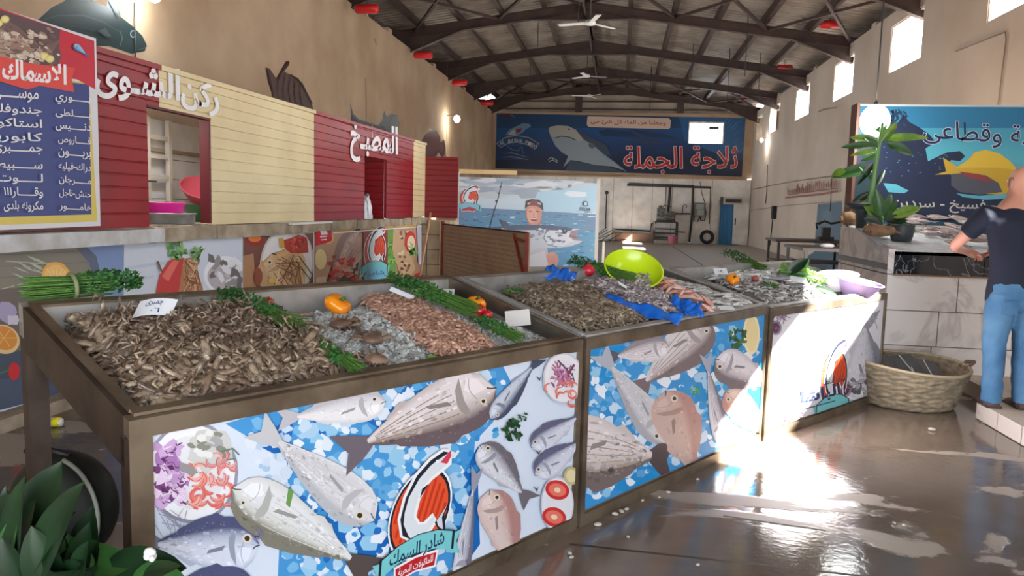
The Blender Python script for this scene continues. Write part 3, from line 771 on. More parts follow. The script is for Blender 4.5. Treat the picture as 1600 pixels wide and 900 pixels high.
    a.leafy((800,672), 16, 34, [(38,78,48),(54,98,60),(28,60,40)]); a.leafy((812,650), 8, 12, [(60,98,70),(44,80,54)])
    # right: white table-cloth print
    a.fish((826,698), (896,652), 32, (96,96,124), (186,188,206), (212,214,228), -1, None, .16, scales=16); a.fish((832,742), (900,690), 36, (96,96,124), (186,188,206), (212,214,228), -1, None, .16, scales=16)
    plate(a, (876,590), 32, 40, (234,228,234)); 
    for k in range(26): a.line([(862+random.uniform(-8,32), 575+random.uniform(-16,30)) for _ in range(3)], random.uniform(1.5,3.5), random.choice([(150,80,130),(214,160,190),(110,60,90),(190,120,150)]))
    shrimps(a, (872,614), 10, 20, [(232,150,140),(222,120,110)])
    plate(a, (866,786), 26, 44, (226,226,236))
    for c in ((866,764), (861,806)): a.ell(c, 19, 15, (206,50,50), .3); a.ell(c, 14, 10, (232,120,104), .3); a.ell(c, 5, 4, (240,214,180), .3)
    a.ell((888,742), 12, 14, (196,180,130)); a.ell((888,742), 8, 10, (226,214,170))
    for c in ((836,590),(835,705),(832,762)): a.poly([(c[0]-4,c[1]-4),(c[0]+2,c[1]),(c[0]+5,c[1]-4),(c[0]+2,c[1]+5)], (70,90,88))
    a.text('د', (392,842), (404,838), (392,826), (120,120,160))
    logo_px(a, (651,800), 50, 70, .42)
def art2(a):
    a.poly([(900,500),(1220,450),(1220,900),(900,900)], (56,148,214))
    for bl in ([(915,545),(975,540),(980,580),(930,610),(918,600)], [(950,600),(1000,640),(1030,700),(1050,760),(990,770),(920,760)], [(1090,560),(1120,540),(1110,620),(1085,640)], [(1150,600),(1190,560),(1190,650),(1160,650)]): a.poly(bl, (28,140,206))
    q = panel_quad(1); a.ice(q, 330, 3, 11, ICEC, 6); a.ice(q, 90, 2, 7, [(40,150,215),(70,160,220)], 3)
    a.ell((1174,522), 13, 32, (240,228,190)); a.ell((1174,522), 10, 27, (234,214,160))
    a.leafy((1152,528), 15, 30, [(52,96,62),(70,120,72),(40,76,50)]); a.leafy((985,610), 12, 22, [(40,76,52),(60,100,66)]); a.leafy((1086,610), 7, 22, [(80,150,60),(110,170,80)])
    a.fish((1110,500), (1010,596), 60, (126,110,112), (196,184,184), (222,212,214), -1, (150,132,126), .1, tailc=(120,104,108))
    a.fish((1045,540), (965,556), 36, (150,140,146), (206,196,200), (226,218,222), 1, (186,176,178), .1, tailc=(90,84,96))
    a.fish((870,702), (1018,712), 100, (120,106,104), (206,194,190), (224,212,214), 1, (180,156,130), .07, tailc=(84,70,74), scales=80)
    a.fish((1040,692), (955,574), 44, (172,170,178), (214,212,218), (204,202,208), -1, (194,192,198), .17, tailc=(176,178,190), fin=False, scales=60)
    a.fish((1040,610), (1082,735), 62, (186,140,134), (206,170,160), (200,172,164), -1, None, .14, tailc=(190,150,144))
    a.fish((1130,700), (1106,580), 24, (120,116,126), (190,188,200), (214,212,222), 1, (150,146,156), .1, tailc=(170,172,186), fin=False)
    a.fish((1116,562), (1200,600), 50, (120,110,116), (190,182,190), (220,214,222), 1, None, .14)
    a.fish((1132,612), (1200,680), 40, (186,140,134), (206,170,160), (214,190,184), 1, None, .14)
def art3(a):
    a.poly([(1180,460),(1400,430),(1400,700),(1180,720)], (232,230,236))
    a.fish((1352,628), (1352,512), 56, (140,138,150), (196,196,206), (222,220,230), 1, None, .1, tailc=(150,150,162), scales=30)
    for k in range(14): a.line([(1332+random.uniform(-10,36), 480+random.uniform(-6,26)), (1336+random.uniform(-10,36), 490+random.uniform(-6,26))], 1.6, (170,170,176))
    for c, r in (((1320,607), 12), ((1212,512), 10)): a.ell(c, r*.9, r*1.15, (150,140,160)); a.ell(c, r*.6, r*.85, (96,60,90)); shrimps(a, c, 4, r*.5, [(170,110,130)])
    for k in range(30): a.blob((1345+random.uniform(-18,22), 596+random.uniform(-12,22)), 4, random.choice([(130,128,134),(180,178,184),(96,94,100)]), .4, 6)
    for k in range(12): a.line([(1206+random.uniform(0,26), 485+random.uniform(0,10)), (1208+random.uniform(0,26), 495+random.uniform(0,12))], 1.2, (150,110,140))
    logo_px(a, (1302,592), 22, 50, .2, False)
    a.text('شادر السمك', (1284,605), (1320,597), (1283,592), (24,60,84)); 
    a.text('الباشا', (1252,634), (1312,620), (1250,612), (52,60,104), fat=.03); a.line([(1252,640),(1304,626)], 1.6, (52,60,104))
    for k in range(26): a.line([(1240+random.uniform(-8,14)-k*1.2, 640+k*.9+random.uniform(-12,4)), (1248+random.uniform(-8,14)-k*1.2, 648+k*.9+random.uniform(-8,6))], 1.8, random.choice([(150,110,130),(190,160,176),(110,80,100)]))
    a.blob((1222,540), 5, (120,110,130), .3, 7)
for i, fn in enumerate((art1, art2, art3)): front(i, panel_quad(i), fn)

# ================================================================== FISH STAND (tiled counter on the right)
def marble(name, c, vein, sx=1.0, rough=.25, wd=.028):
    M = bpy.data.materials.new(name); M.use_nodes = True
    N = M.node_tree.nodes; L = M.node_tree.links; b = N['Principled BSDF']; b.inputs['Roughness'].default_value = rough
    tc = N.new('ShaderNodeTexCoord'); n = N.new('ShaderNodeTexNoise'); n.inputs['Scale'].default_value = 3.2*sx; n.inputs['Detail'].default_value = 6; n.inputs['Distortion'].default_value = 1.6
    L.new(tc.outputs['Object'], n.inputs['Vector'])
    s_ = N.new('ShaderNodeMath'); s_.operation = 'SUBTRACT'; s_.inputs[1].default_value = .5; ab = N.new('ShaderNodeMath'); ab.operation = 'ABSOLUTE'
    L.new(n.outputs['Fac'], s_.inputs[0]); L.new(s_.outputs[0], ab.inputs[0])
    r = N.new('ShaderNodeValToRGB'); r.color_ramp.elements[0].color = rgb(vein); r.color_ramp.elements[1].color = rgb(c); r.color_ramp.elements[0].position = 0; r.color_ramp.elements[1].position = wd
    L.new(ab.outputs[0], r.inputs[0]); L.new(r.outputs[0], b.inputs['Base Color']); return M
M_wm = marble('white_marble_tile', (206,198,192), (180,170,165), .45, wd=.06); M_bm = marble('black_marble', (26,30,36), (150,150,154), 1.0, .15, wd=.013)
M_grout = mat('dark_grout', (84,76,70), .8)
CT = empty('fish_counter', (3.4, 7.9, 0), label='tiled white marble counter with a black marble band under the aquarium sign', cat='counter')
ci = Matrix.Translation(-CT.location)
def cpart(m, name, mt, parent=CT):
    o = m.build(name, mt); o.parent = parent
    if parent is CT: o.matrix_parent_inverse = ci
    return o
CX, CY = 2.37, 7.2
m = MB()
m.box((CX+.02, CY+.02, 0), (5.9, 8.75, 1.0))
cpart(m, 'core', M_grout)
def tile(m, x0, x1, z0, z1, g=.004): m.box((x0+g, CY, z0+g), (x1-g, CY+.02, z1-g))
for r, (z0, z1) in enumerate(((0,.06),(.06,.36),(.36,.675),(.675,.995))):
    m = MB(); off = [.5, .42, .46, .6][r]; x = CX
    for x1 in (CX+off, CX+off+.62, CX+off+1.24, CX+off+1.86, 5.9): tile(m, x, x1, z0, z1); x = x1
    y = CY+.02
    for y1 in (CY+.5, CY+1.0, 8.75): m.box((CX, y+.003, z0+.004), (CX+.02, y1-.003, z1-.004)); y = y1
    cpart(m, 'tile_course', M_wm)
m = MB()
for x, x1 in ((CX+.05, CX+.8), (CX+.8, CX+1.6), (CX+1.6, CX+2.4), (CX+2.4, 5.9)): m.box((x+.003, CY, 1.0), (x1-.003, CY+.03, 1.2))
cpart(m, 'black_band', M_bm)
m = MB()   # left cheek: tiled end wall whose top steps down to the front
pts = [(CY, 1.0), (CY, 1.22), (CY+.35, 1.235), (CY+.75, 1.33), (CY+1.05, 1.38), (8.75, 1.38), (8.75, 1.0)]
vs = [(CX, y, z) for y, z in pts]+[(CX+.06, y, z) for y, z in pts]; n = len(pts)
m.add(vs, [tuple(range(n)), tuple(range(2*n-1, n-1, -1))]+[(j, j+n, (j+1) % n+n, (j+1) % n) for j in range(n)])
cpart(m, 'end_cheek', M_wm)
m = MB(); m.box((CX-.004, CY+.0, 1.03), (CX, CY+.75, 1.085)); m.box((CX-.005, CY+.36, 1.02), (CX+.0, CY+.38, 1.09)); m.box((CX-.004, CY+.75, 1.03), (CX, 8.75, 1.085)); cpart(m, 'dark_strip', mat('dark_tile_strip', (62,62,66), .3))
m = MB(); m.add([(CX+.06, CY+.0, 1.205), (5.9, CY+.0, 1.205), (5.9, 8.7, 1.40), (CX+.06, 8.7, 1.40), (CX+.06, CY, 1.17), (5.9, CY, 1.17), (5.9, 8.7, 1.0), (CX+.06, 8.7, 1.0)], [(0,1,2,3),(0,4,5,1),(1,5,6,2),(2,6,7,3),(3,7,4,0),(4,7,6,5)])
cpart(m, 'sloping_top', mat('ice_slab', (204,204,206), .3, c2=(232,234,238), scale=14, bump=.6, bscale=40))
m = MB(); m.box((CX+.05, CY-.012, .985), (5.9, CY+.01, 1.0)); cpart(m, 'ledge', mat('brown_mortar', (128,96,70), .8))

# platform the customer stands on
M_step = mat('step_tile', (196,182,166), .5, c2=(170,154,138), scale=3)
m = MB(); m.box((2.74, -1.0, 0), (5.95, 6.12, .125)); m.box((3.02, 6.12, 0), (5.95, CY, .125))
y = 6.12
while y > -1: m.box((2.725, y-.33, .006), (2.74, y-.006, .128), 1); y -= .336
m.build('trim_12', [M_step, M_wm], kind='structure')

# sign board above the counter
YS = 8.74
SG = empty('aquarium_sign', (3.6, YS, 1.4), label='blue aquarium-print shop sign with a yellow fish, standing behind the fish counter', cat='sign')
sgi = Matrix.Translation(-SG.location)
def art_sign(a):
    T1, T2, N1 = (52,150,178), (92,176,196), (22,34,66)
    a.grad([([(1330+k*40,160) for k in range(9)], (40,120,160)), ([(1330+k*40,200) for k in range(9)], (70,160,186)), ([(1330+k*40,250) for k in range(9)], (90,178,196)), ([(1330+k*40,300) for k in range(9)], T1), ([(1330+k*40,345) for k in range(9)], (30,44,70))])
    a.poly([(1330,150),(1385,170),(1400,196),(1412,178),(1420,190),(1438,200),(1452,210),(1462,222),(1446,232),(1450,252),(1462,246),(1480,238),(1500,236),(1508,244),(1500,252),(1486,250),(1480,262),(1500,300),(1560,300),(1640,296),(1640,346),(1330,346)], N1)
    a.leafy((1404,186), 14, 20, [(20,40,72),(26,52,84)]); a.poly([(1330,150),(1352,165),(1372,168),(1392,190),(1384,214),(1352,216),(1330,230)], (44,120,160))
    a.poly([(1330,262),(1372,262),(1372,346),(1330,346)], (24,54,62))
    a.poly([(1380,286),(1400,288),(1420,298),(1412,302),(1388,300)], T2); a.poly([(1494,302),(1530,306),(1580,302),(1580,310),(1540,312),(1505,308)], T2)
    for k in range(30): a.ell((1380+random.uniform(0,100), 225+random.uniform(0,50)), random.uniform(.5,2), .7, (70,140,170), n=6)
    # yellow fish with grey belly
    a.poly([(1460,273),(1478,268),(1473,246),(1498,262),(1512,252),(1522,238),(1540,234),(1562,240),(1578,252),(1592,268),(1600,285),(1590,300),(1560,304),(1520,302),(1494,296),(1486,284),(1490,272)], (206,166,48))
    a.poly([(1494,262),(1512,250),(1524,238),(1540,234),(1562,240),(1578,252),(1590,266),(1560,262),(1520,262)], (226,186,60))
    a.poly([(1486,272),(1510,270),(1540,274),(1560,286),(1566,300),(1530,304),(1500,300),(1486,290)], (84,84,96)); a.poly([(1498,268),(1530,272),(1552,282),(1540,284),(1510,276)], (150,60,60))
    a.text('جملة وقطاعى', (1442,224), (1655,238), (1442,186), (22,30,66), out=(196,206,226), ow=.03, fat=.006)
    a.text('رنجة - فسيخ - سردين', (1395,330), (1605,336), (1395,308), (206,200,190), fat=.01)
a = Art((0, YS-.03, 0), (0, -1, 0), dl=.0001)
qs = [proj((x, YS-.03, z)) for x, z in ((2.47,1.42),(4.95,1.42),(4.95,2.66),(2.47,2.66))]
a.clip = qs; art_sign(a); a.clip = None
o = a.build('printed_sheet', SG, back=qs, thick=.02, backcol=(40,90,110)); o.matrix_parent_inverse = sgi
m = MB(); m.box((2.42, YS-.04, 1.385), (2.47, YS+.02, 2.68)); m.box((2.395, YS-.2, 1.4), (2.42, YS+.02, 2.67)); o = m.build('frame_post', mat('brown_post', (96,58,44), .6), SG); o.matrix_parent_inverse = sgi
m = MB(); m.box((2.42, YS-.04, 2.66), (4.97, YS+.02, 2.68)); o = m.build('top_rail', mat('sign_edge', (170,176,176), .5), SG); o.matrix_parent_inverse = sgi
# ================================================================== KIOSK of ribbed panels along the left
KR = mat('crimson_panel', (150,22,34), .28, c2=(134,18,30), scale=2); KC = mat('cream_panel', (226,208,164), .4, c2=(214,194,150), scale=1.5)
KK = empty('grill_kiosk', (XK, 9.5, 0), label='long red and cream ribbed-panel kiosk on a block base along the left wall', cat='kiosk')
kinv = Matrix.Translation(-KK.location)
def kpart(m, name, mt, parent=KK):
    o = m.build(name, mt); o.parent = parent
    if parent is KK: o.matrix_parent_inverse = kinv
    return o
def ribbed(m, o, d, L, z0, z1, nrm, th=.04, pitch=.105, zt1=None):
    """ribbed sheet: from o along unit d for L, heights z0..z1 (zt1 at the far end), grooves every pitch"""
    o, d, nrm = Vector(o), Vector(d).normalized(), Vector(nrm).normalized(); zt1 = z1 if zt1 is None else zt1
    prof = []; z = z0
    k = 0; top = max(z1, zt1)
    grid = [(z0, 0)]
    zz = math.ceil(z0/pitch)*pitch
    while zz < top-.012:
        if zz > z0+.012: grid += [(zz-.008, 0), (zz-.004, -.006), (zz+.003, -.006), (zz+.006, .004), (zz+.012, 0)]
        zz += pitch
    grid.append((top, 0))
    vs = []
    for (z, dn) in grid:
        for q, zm in ((0, z1), (L, zt1)): vs.append(o+d*q+nrm*dn+Vector((0,0,min(z, zm)-o.z*0)))
    n = len(grid); fs = [(2*i, 2*i+1, 2*i+3, 2*i+2) for i in range(n-1)]
    m.add(vs, fs)
    a, b = o, o+d*L
    bk = [Vector((p.x, p.y, zc))-nrm*th for p, zc in ((a, z0), (b, z0), (b, zt1), (a, z1))]; fr = [Vector((p.x, p.y, zc)) for p, zc in ((a, z0), (b, z0), (b, zt1), (a, z1))]
    m.add(fr+bk, [(7,6,5,4), (0,4,5,1), (1,5,6,2), (2,6,7,3), (3,7,4,0)])
def kz(y): return 2.60+.0125*(y-5.0)      # top line
ZB = 1.255
def kp(m, y0, y1, z0, z1=None):
    if z1 is None: ribbed(m, (XK, y0, 0), (0,1,0), y1-y0, z0, kz(y0), (1,0,0), zt1=kz(y1))
    else: ribbed(m, (XK, y0, 0), (0,1,0), y1-y0, z0, z1, (1,0,0))
W1, W2 = (6.03, 7.04, 1.27, 2.255), (11.57, 12.70, 1.25, 2.24)
m = MB(); kp(m, 2.6, W1[0], ZB); kp(m, W1[0], 6.21, W1[3]); kpart(m, 'red_panel', KR)
m = MB(); kp(m, 6.21, W1[1], W1[3]); kp(m, W1[1], 9.58, ZB); kpart(m, 'cream_panel', KC)
m = MB(); kp(m, 9.58, W2[0], ZB); kp(m, W2[0], W2[1], W2[3]); kp(m, W2[1], 14.4, ZB); kpart(m, 'red_panel', KR)
m = MB(); kp(m, 14.4, 15.3, ZB); kpart(m, 'cream_panel', KC)
m = MB()
for y0, y1, c in ((2.6, 6.21, 1), (6.21, 9.58, 0), (9.58, 14.4, 1), (14.4, 15.3, 0)):
    m.add([(XK-.05, y0, kz(y0)-.03), (XK+.03, y0, kz(y0)-.03), (XK+.03, y0, kz(y0)+.012), (XK-.05, y0, kz(y0)+.012), (XK-.05, y1, kz(y1)-.03), (XK+.03, y1, kz(y1)-.03), (XK+.03, y1, kz(y1)+.012), (XK-.05, y1, kz(y1)+.012)],
          [(0,1,2,3), (7,6,5,4), (0,4,5,1), (1,5,6,2), (2,6,7,3), (3,7,4,0)], c)
kpart(m, 'top_flashing', [KC, KR])
m = MB()   # jambs of the two hatches
m.box((XK-.10, W1[1]-.03, W1[2]), (XK-.0, W1[1]+.0, W1[3])); m.box((XK-.05, W1[0], W1[3]), (XK+.004, W1[1], W1[3]+.02)); kpart(m, 'hatch_jamb', mat('dark_red_edge', (96,22,26), .5))
m = MB(); ribbed(m, (XK-.05, W2[1]+.0, 0), (-1,0,0), 1.9, 1.0, 2.35, (0,-1,0)); kpart(m, 'red_panel', KR)
m = MB(); ribbed(m, (XK+.0, 15.3, 0), (1,0,0), .68, 1.245, 2.475, (0,-1,0)); kpart(m, 'wing_panel', mat('deep_red_panel', (128,16,24), .4))
# inside: tiled partition, rack of rails
M_tile = mat('pale_glazed_tile', (224,224,222), .35, c2=(206,206,206), scale=4)
m = MB()
m.box((-5.15, 2.6, 0), (-5.05, 9.0, 2.35))
for k in range(12): m.box((-5.05, 2.6+k*.30, 1.0), (-5.046, 2.605+k*.30, 2.0), 1)
for k in range(5): m.box((-5.05, 2.6, 1.05+k*.22), (-5.045, 9.0, 1.056+k*.22), 1)
m.box((-5.05, 2.6, 2.0), (-5.0, 9.0, 2.04), 2)
kpart(m, 'inner_wall', [M_tile, M_grout, mat('worn_wood', (150,132,110), .8)])
m = MB()
for y in (7.55, 7.95): m.box((-5.0, y, 1.2), (-4.95, y+.06, 2.35))
for z in (1.42, 1.70, 1.92, 2.12): m.box((-4.99, 7.55, z), (-4.96, 8.0, z+.05))
kpart(m, 'inner_rack', mat('pale_frame', (190,182,170), .6))
m = MB(); m.box((-4.98, 6.9, 1.66), (-4.72, 7.35, 1.675)); kpart(m, 'inner_shelf', M_black)
m = MB(); m.tube([(-4.5, 6.2, 2.42), (-4.5, 7.4, 2.42)], .02, 8); lt_ = kpart(m, 'unseen_fill_tube', mat('unseen_fill_glow', (250,252,255), .3, emis=6))  # unseen tube and area light, added to brighten the hatch interior
l = bpy.data.lights.new('unseen_fill_light', 'AREA'); l.shape = 'RECTANGLE'; l.size = .08; l.size_y = 1.2; l.energy = 22; lo_ = bpy.data.objects.new('unseen_fill_light', l); COL.objects.link(lo_); lo_.location = (-4.5, 6.8, 2.38)
# block base and sills
M_block = mat('cream_block', (196,180,150), .85, c2=(172,154,124), scale=3, bump=.4)
m = MB(); m.box((XK-.25, 2.6, 0), (XK-.022, 15.1, 1.14)); m.box((XK-.25, 15.1, 0), (XK+.67, 15.45, 1.2))
for z in (.3, .6, .9): m.box((XK-.02, 15.092, z), (XK+.67, 15.1, z+.012), 1)
for x in (XK+.1, XK+.46): m.box((x, 15.092, 0), (x+.012, 15.1, 1.2), 1)
m.box((XK+.40, 14.98, 0), (XK+.60, 15.1, 1.2)); kpart(m, 'block_base', [M_block, M_grout])
m = MB()
ys = [5.95+.5*k for k in range(20)]
for k in range(19): zz = 1.195+random.uniform(-.008,.006); m.box((XK-.6 if k < 3 else XK-.2, ys[k], zz-.07), (XK+.10+random.uniform(-.015,.015), ys[k+1]+.002, zz+.055))
kpart(m, 'rough_sill', M_conc)
m = MB(); m.box((XK-.1, 3.2, 1.135), (XK+.16, 6.0, 1.245)); kpart(m, 'white_board', mat('worn_white_board', (206,206,208), .6, c2=(176,170,164), scale=5))
m = MB(); m.box((XK-.1, 8.6, 1.225), (XK+.13, 9.9, 1.25)); kpart(m, 'white_board', M_white)
m = MB(); m.box((XK-.3, 2.6, 0), (XK+.16, 15.1, .09)); kpart(m, 'plinth', M_conc)
# interior worktop behind hatch 1 and hatch 2
m = MB(); m.box((-5.0, 4.5, 1.2), (XK-.06, 9.0, 1.262)); m.box((-5.0, 10.5, 1.18), (XK-.06, 12.65, 1.245)); kpart(m, 'worktop', M_conc)
# white lettering on the kiosk
WL = (236,234,236)
for t_, q1, q2, q3 in (('ركن', (284,168), (341,184), (284,118)), ('الشـوى', (150,150), (280,170), (150,90)), ('المطبـخ', (548,250), (621,262), (548,188))):
    a = Art((XK+.013, 0, 0), (1, 0, 0), dl=.0005); a.text(t_, q1, q2, q3, WL, fat=.03); o = a.build('lettering', KK, val=1.0); o.matrix_parent_inverse = kinv

# ---- menu sign
XM = XK+.10
a = Art((XM, 0, 0), (1, 0, 0), dl=.0003)
mq = [(-60,-6), (150,60), (157,353), (-60,362)]
NV, YL, RD = (52,66,132), (226,200,92), (206,34,58)
a.clip = mq
a.poly([(-60,-60),(220,-60),(220,400),(-60,400)], (226,224,228)); a.poly([(-60,100),(139,130),(152,346),(-60,354)], YL); a.poly([(-60,110),(139,132),(143,335),(-60,341)], NV)
a.poly([(-60,-8),(147,64),(149,140),(120,124),(105,122),(60,122),(-60,110)], RD)
a.poly([(-60,-4),(94,46),(92,74),(96,88),(90,102),(60,108),(-60,96)], (96,72,76))
a.fish((-30,56), (66,80), 58, (120,92,88), (196,168,150), (176,146,128), -1, (110,80,74), .1, scales=60, fin=False)
for k in range(70): a.line([(random.uniform(10,88), random.uniform(36,92)) for _ in range(1)]*1+[(random.uniform(10,88), random.uniform(40,96))], random.uniform(.5,1.3), random.choice([(214,190,170),(92,64,60),(160,120,100),(230,214,196)])) if False else a.blob((random.uniform(4,90), random.uniform(44,98)), random.uniform(1.5,4), random.choice([(214,190,170),(112,84,80),(160,126,108),(226,210,192)]), .4, 6, sx=1.8, rot=.4, up=(k % 10 == 0))
for c in ((-4,36),(6,30),(68,88),(76,92)): a.ell(c, 7, 6, (226,200,120)); a.ell(c, 5, 4, (240,226,160))
a.poly([(-20,84),(50,100),(116,106),(110,122),(114,144),(60,134),(40,140),(-20,122)], (226,70,60))
a.text('الاسماك', (2,122), (101,132), (2,92), (246,240,244), fat=.03)
a.fish((113,70), (131,84), 9, (60,110,170), (110,176,220), (150,200,230), 1, None, .18, fin=False)
R = ['بـوري', 'بـلطى', 'دنـيس', 'قـاروص', 'بربـون', 'دراك-فيليه', 'مـرجان', 'حنش-ناجل', 'هامـور']
Lc = ['موسـى', 'جندوفلى', 'استاكوزا', 'كابوريا', 'جمـبري', 'سـبيط', 'لـوت', 'وقـار١١١', 'مكرونه بلدى']
for k in range(9):
    yb = 164+k*20.9
    s1 = 'ـ'*(5 if k in (0,1,2,3,4,6,8) else 0)
    t = R[k].replace('ـ', s1) if s1 else R[k]
    w0 = 84 if k < 3 else 87+k*.3
    a.text(t, (w0, yb-2+(.0)*k), (139, yb+3-k*.2), (w0, yb-16), WL, fat=.012)
    t = Lc[k].replace('ـ', 'ـ'*(5 if k in (0,4,5,6,7) else 1))
    x0 = [-14,-22,-24,-18,-14,-10,-8,2,2][k]
    a.text(t, (x0, yb-8+.9*k), (62+k*.2 if k else 57, yb-3+.4*k), (x0, yb-25+.9*k), WL, fat=.012)
a.clip = None
a.build('menu_sign', back=mq, thick=.04, backcol=(220,220,224), val=.9, label='big blue and red price-list sign in Arabic fixed to the kiosk at far left', cat='sign')

# ---- food posters along the kiosk base
XPm = XK+.004
def poster(q, fn, label, xo=0.0):
    a = Art((XPm+xo, 0, 0), (1, 0, 0), dl=.0002); a.clip = q; fn(a); a.clip = None
    return a.build('food_poster', back=q, thick=.02, backcol=(214,214,220), val=1.0, label=label, cat='poster')
def po1(a):
    a.poly([(-40,380),(200,360),(200,760),(-40,800)], (128,120,108))
    for k in range(9): a.line([(-40,400+k*18),(150,392+k*17)], 1.2, (108,100,90))
    a.poly([(115,376),(200,372),(200,620),(118,640),(150,560),(160,500),(150,430)], (120,142,186)); a.poly([(112,380),(125,376),(150,400),(160,440),(164,480),(160,500),(152,450),(138,410)], (90,98,120))
    for k in range(13):
        x = random.uniform(4,60); y = random.uniform(398,450); a.line([(x,y),(x+9,y+4),(x+22,y+9)], [.5,2.6,.5], (178,180,160))
    a.line([(8,408),(40,410),(74,412)], 1.6, (172,174,150)); a.line([(0,452),(30,444),(62,436)], 1.6, (172,174,150))
    a.poly([(62,440),(66,420),(74,411),(86,409),(98,412),(110,426),(122,436),(112,442)], (232,170,76)); a.poly([(66,438),(70,422),(80,414),(92,414),(102,424),(106,438)], (240,190,110)); 
    for k in range(5): a.line([(86,440),(72+k*8,420)], .7, (250,220,160))
    # below: purple onions, orange slices, tomatoes, dark band and yellow stripe
    a.poly([(-40,455),(60,448),(60,560),(-40,590)], (104,90,84)); a.poly([(-40,560),(200,520),(200,760),(-40,800)], (58,68,88)); a.poly([(-40,600),(200,556),(200,700),(-40,730)], (70,82,104))
    a.blob((10,488), 16, (168,156,188), .3, 9); a.blob((18,500), 9, (206,196,214), .3, 8)
    a.ell((4,530), 26, 22, (226,196,140), .5); a.ell((4,528), 22, 18, (216,140,50), .5)
    for k in range(6): a.line([(4,528),(4+20*cos(k*1.05),528+16*sin(k*1.05))], .8, (240,200,130))
    a.ell((20,580), 9, 14, (206,36,44)); a.ell((62,574), 7, 9, (214,40,46)); a.line([(-5,584),(12,578)], 3, (52,110,60))
    a.line([(-40,652),(60,626),(200,586)], 3, (198,206,220)); a.poly([(-40,668),(60,634),(200,590),(200,606),(60,652),(-40,690)], (226,180,60))
def po2(a):
    a.poly([(190,370),(385,355),(385,600),(190,640)], (206,210,222)); a.line([(193,420),(260,410)], 5, (190,196,212)); a.line([(193,440),(240,432)], 4, (192,198,214))
    a.ell((352,430), 34, 30, (232,232,238)); a.ell((352,432), 28, 24, (188,176,182))
    for k in range(26): a.blob((352+random.uniform(-22,22), 425+random.uniform(-22,22)), 5, random.choice([(228,226,230),(150,146,144),(112,104,104),(200,196,196)]), .4, 7, sx=1.6, rot=random.uniform(0,3))
    a.poly([(240,470),(248,430),(262,408),(278,400),(288,404),(282,430),(276,470)], (196,58,56)); a.poly([(252,432),(268,408),(282,402),(262,440)], (226,110,100))
    a.poly([(276,470),(286,404),(300,402),(306,420),(316,450),(318,480),(280,500)], (178,124,84))
    for k in range(30): a.line([(296+random.uniform(-12,16), 430+random.uniform(-26,30)) for _ in range(3)], random.uniform(.8,2), random.choice([(226,190,150),(140,84,54),(200,150,110)]))
    a.leafy((276,388), 16, 26, [(96,156,76),(70,124,60),(140,184,110)]); a.leafy((306,396), 11, 22, [(96,156,76),(70,124,60),(150,190,120)]); a.leafy((288,372), 9, 14, [(110,170,90),(150,190,120)])
    a.line([(244,408),(250,424)], 3, (110,80,60))
def po3(a):
    a.poly([(376,360),(494,350),(494,600),(376,620)], (120,76,66)); a.ell((398,376), 14, 9, (150,44,40)); a.ell((398,372), 10, 6, (226,130,60)); a.poly([(380,400),(396,396),(400,450),(380,460)], (176,130,96))
    plate(a, (448,412), 42, 58, (232,226,222), (206,196,194), .12)
    a.fish((424,396), (468,470), 74, (196,160,120), (226,190,148), (206,164,120), 1, (150,104,74), .08, scales=0, fin=False, tailc=(200,160,120))
    for k in range(18): a.line([(430+random.uniform(-4,40), 396+random.uniform(0,46)), (432+random.uniform(-4,44), 404+random.uniform(0,46))], 1.3, random.choice([(150,96,66),(240,214,176),(120,80,58)]))
    a.blob((462,382), 15, (176,62,50), .3, 9, sx=1.3); a.leafy((462,380), 12, 16, [(206,80,60),(150,44,40),(226,120,80)])
    a.line([(438,372),(440,388)], 8, (206,160,70)); a.line([(466,400),(488,430)], 1.5, (90,96,60)); a.line([(462,408),(486,440)], 1.5, (90,96,60)); a.ell((424,438), 5, 4, (226,190,90)); a.ell((402,432), 7, 14, (150,84,66))
def po4(a):
    a.poly([(488,350),(662,340),(662,620),(488,640)], (188,150,120)); a.poly([(518,352),(662,345),(662,352),(518,362)], (226,180,80))
    a.poly([(510,440),(522,400),(548,362),(562,356),(566,368),(562,400),(556,440)], (58,54,56)); a.fish((562,362), (520,440), 40, (150,120,110), (206,184,170), (190,150,130), 1, (120,90,80), .08, fin=False)
    for k in range(34): a.blob((532+random.uniform(-18,26), 418+random.uniform(-18,22)), 3.2, random.choice([(200,52,44),(226,110,80),(206,170,150),(170,60,50)]), .4, 6, sx=1.5)
    a.ell((500,405), 9, 16, (230,210,150)); a.ell((512,372), 9, 9, (226,180,110)); a.blob((500,440), 10, (226,190,170), .3, 8)
    a.poly([(492,354),(516,353),(518,376),(508,380),(492,384)], (206,30,44)); a.poly([(499,361),(509,359),(511,366),(501,367)], (240,240,240)); a.line([(499,370),(510,369)], 1.8, (240,240,240)); a.line([(500,375),(509,374)], 1.5, (240,240,240))
    a.poly([(602,360),(614,358),(620,400),(616,430),(602,432)], (110,160,70)); a.leafy((609,395), 16, 40, [(110,170,70),(80,140,60),(150,196,100)], 3)
    a.poly([(614,356),(630,362),(648,420),(640,432),(624,430),(612,390)], (206,170,130))
    for k in range(30): a.blob((630+random.uniform(-9,10)+0, 396+random.uniform(-34,34)), 2.6, random.choice([(110,70,66),(226,206,176),(150,100,80)]), .4, 6)
    a.ell((640,378), 9, 17, (216,60,60)); a.ell((641,380), 6, 12, (236,220,190)); a.leafy((645,390), 10, 22, [(110,170,80),(150,196,120)], 2.6)
    a.poly([(646,430),(657,424),(657,440),(640,440)], (214,34,44)); a.poly([(650,352),(660,351),(660,420),(652,410)], (206,206,226))
    a.poly([(566,362),(604,358),(604,440),(566,440)], (150,60,50)); a.logo((584,392), (17.5,-1.5), (1,-32), False)
    a.poly([(566,432),(576,420),(592,418),(602,428),(600,440),(568,442)], (120,190,220)); a.text('شادر', (572,432), (598,430), (572,424), (30,70,120))
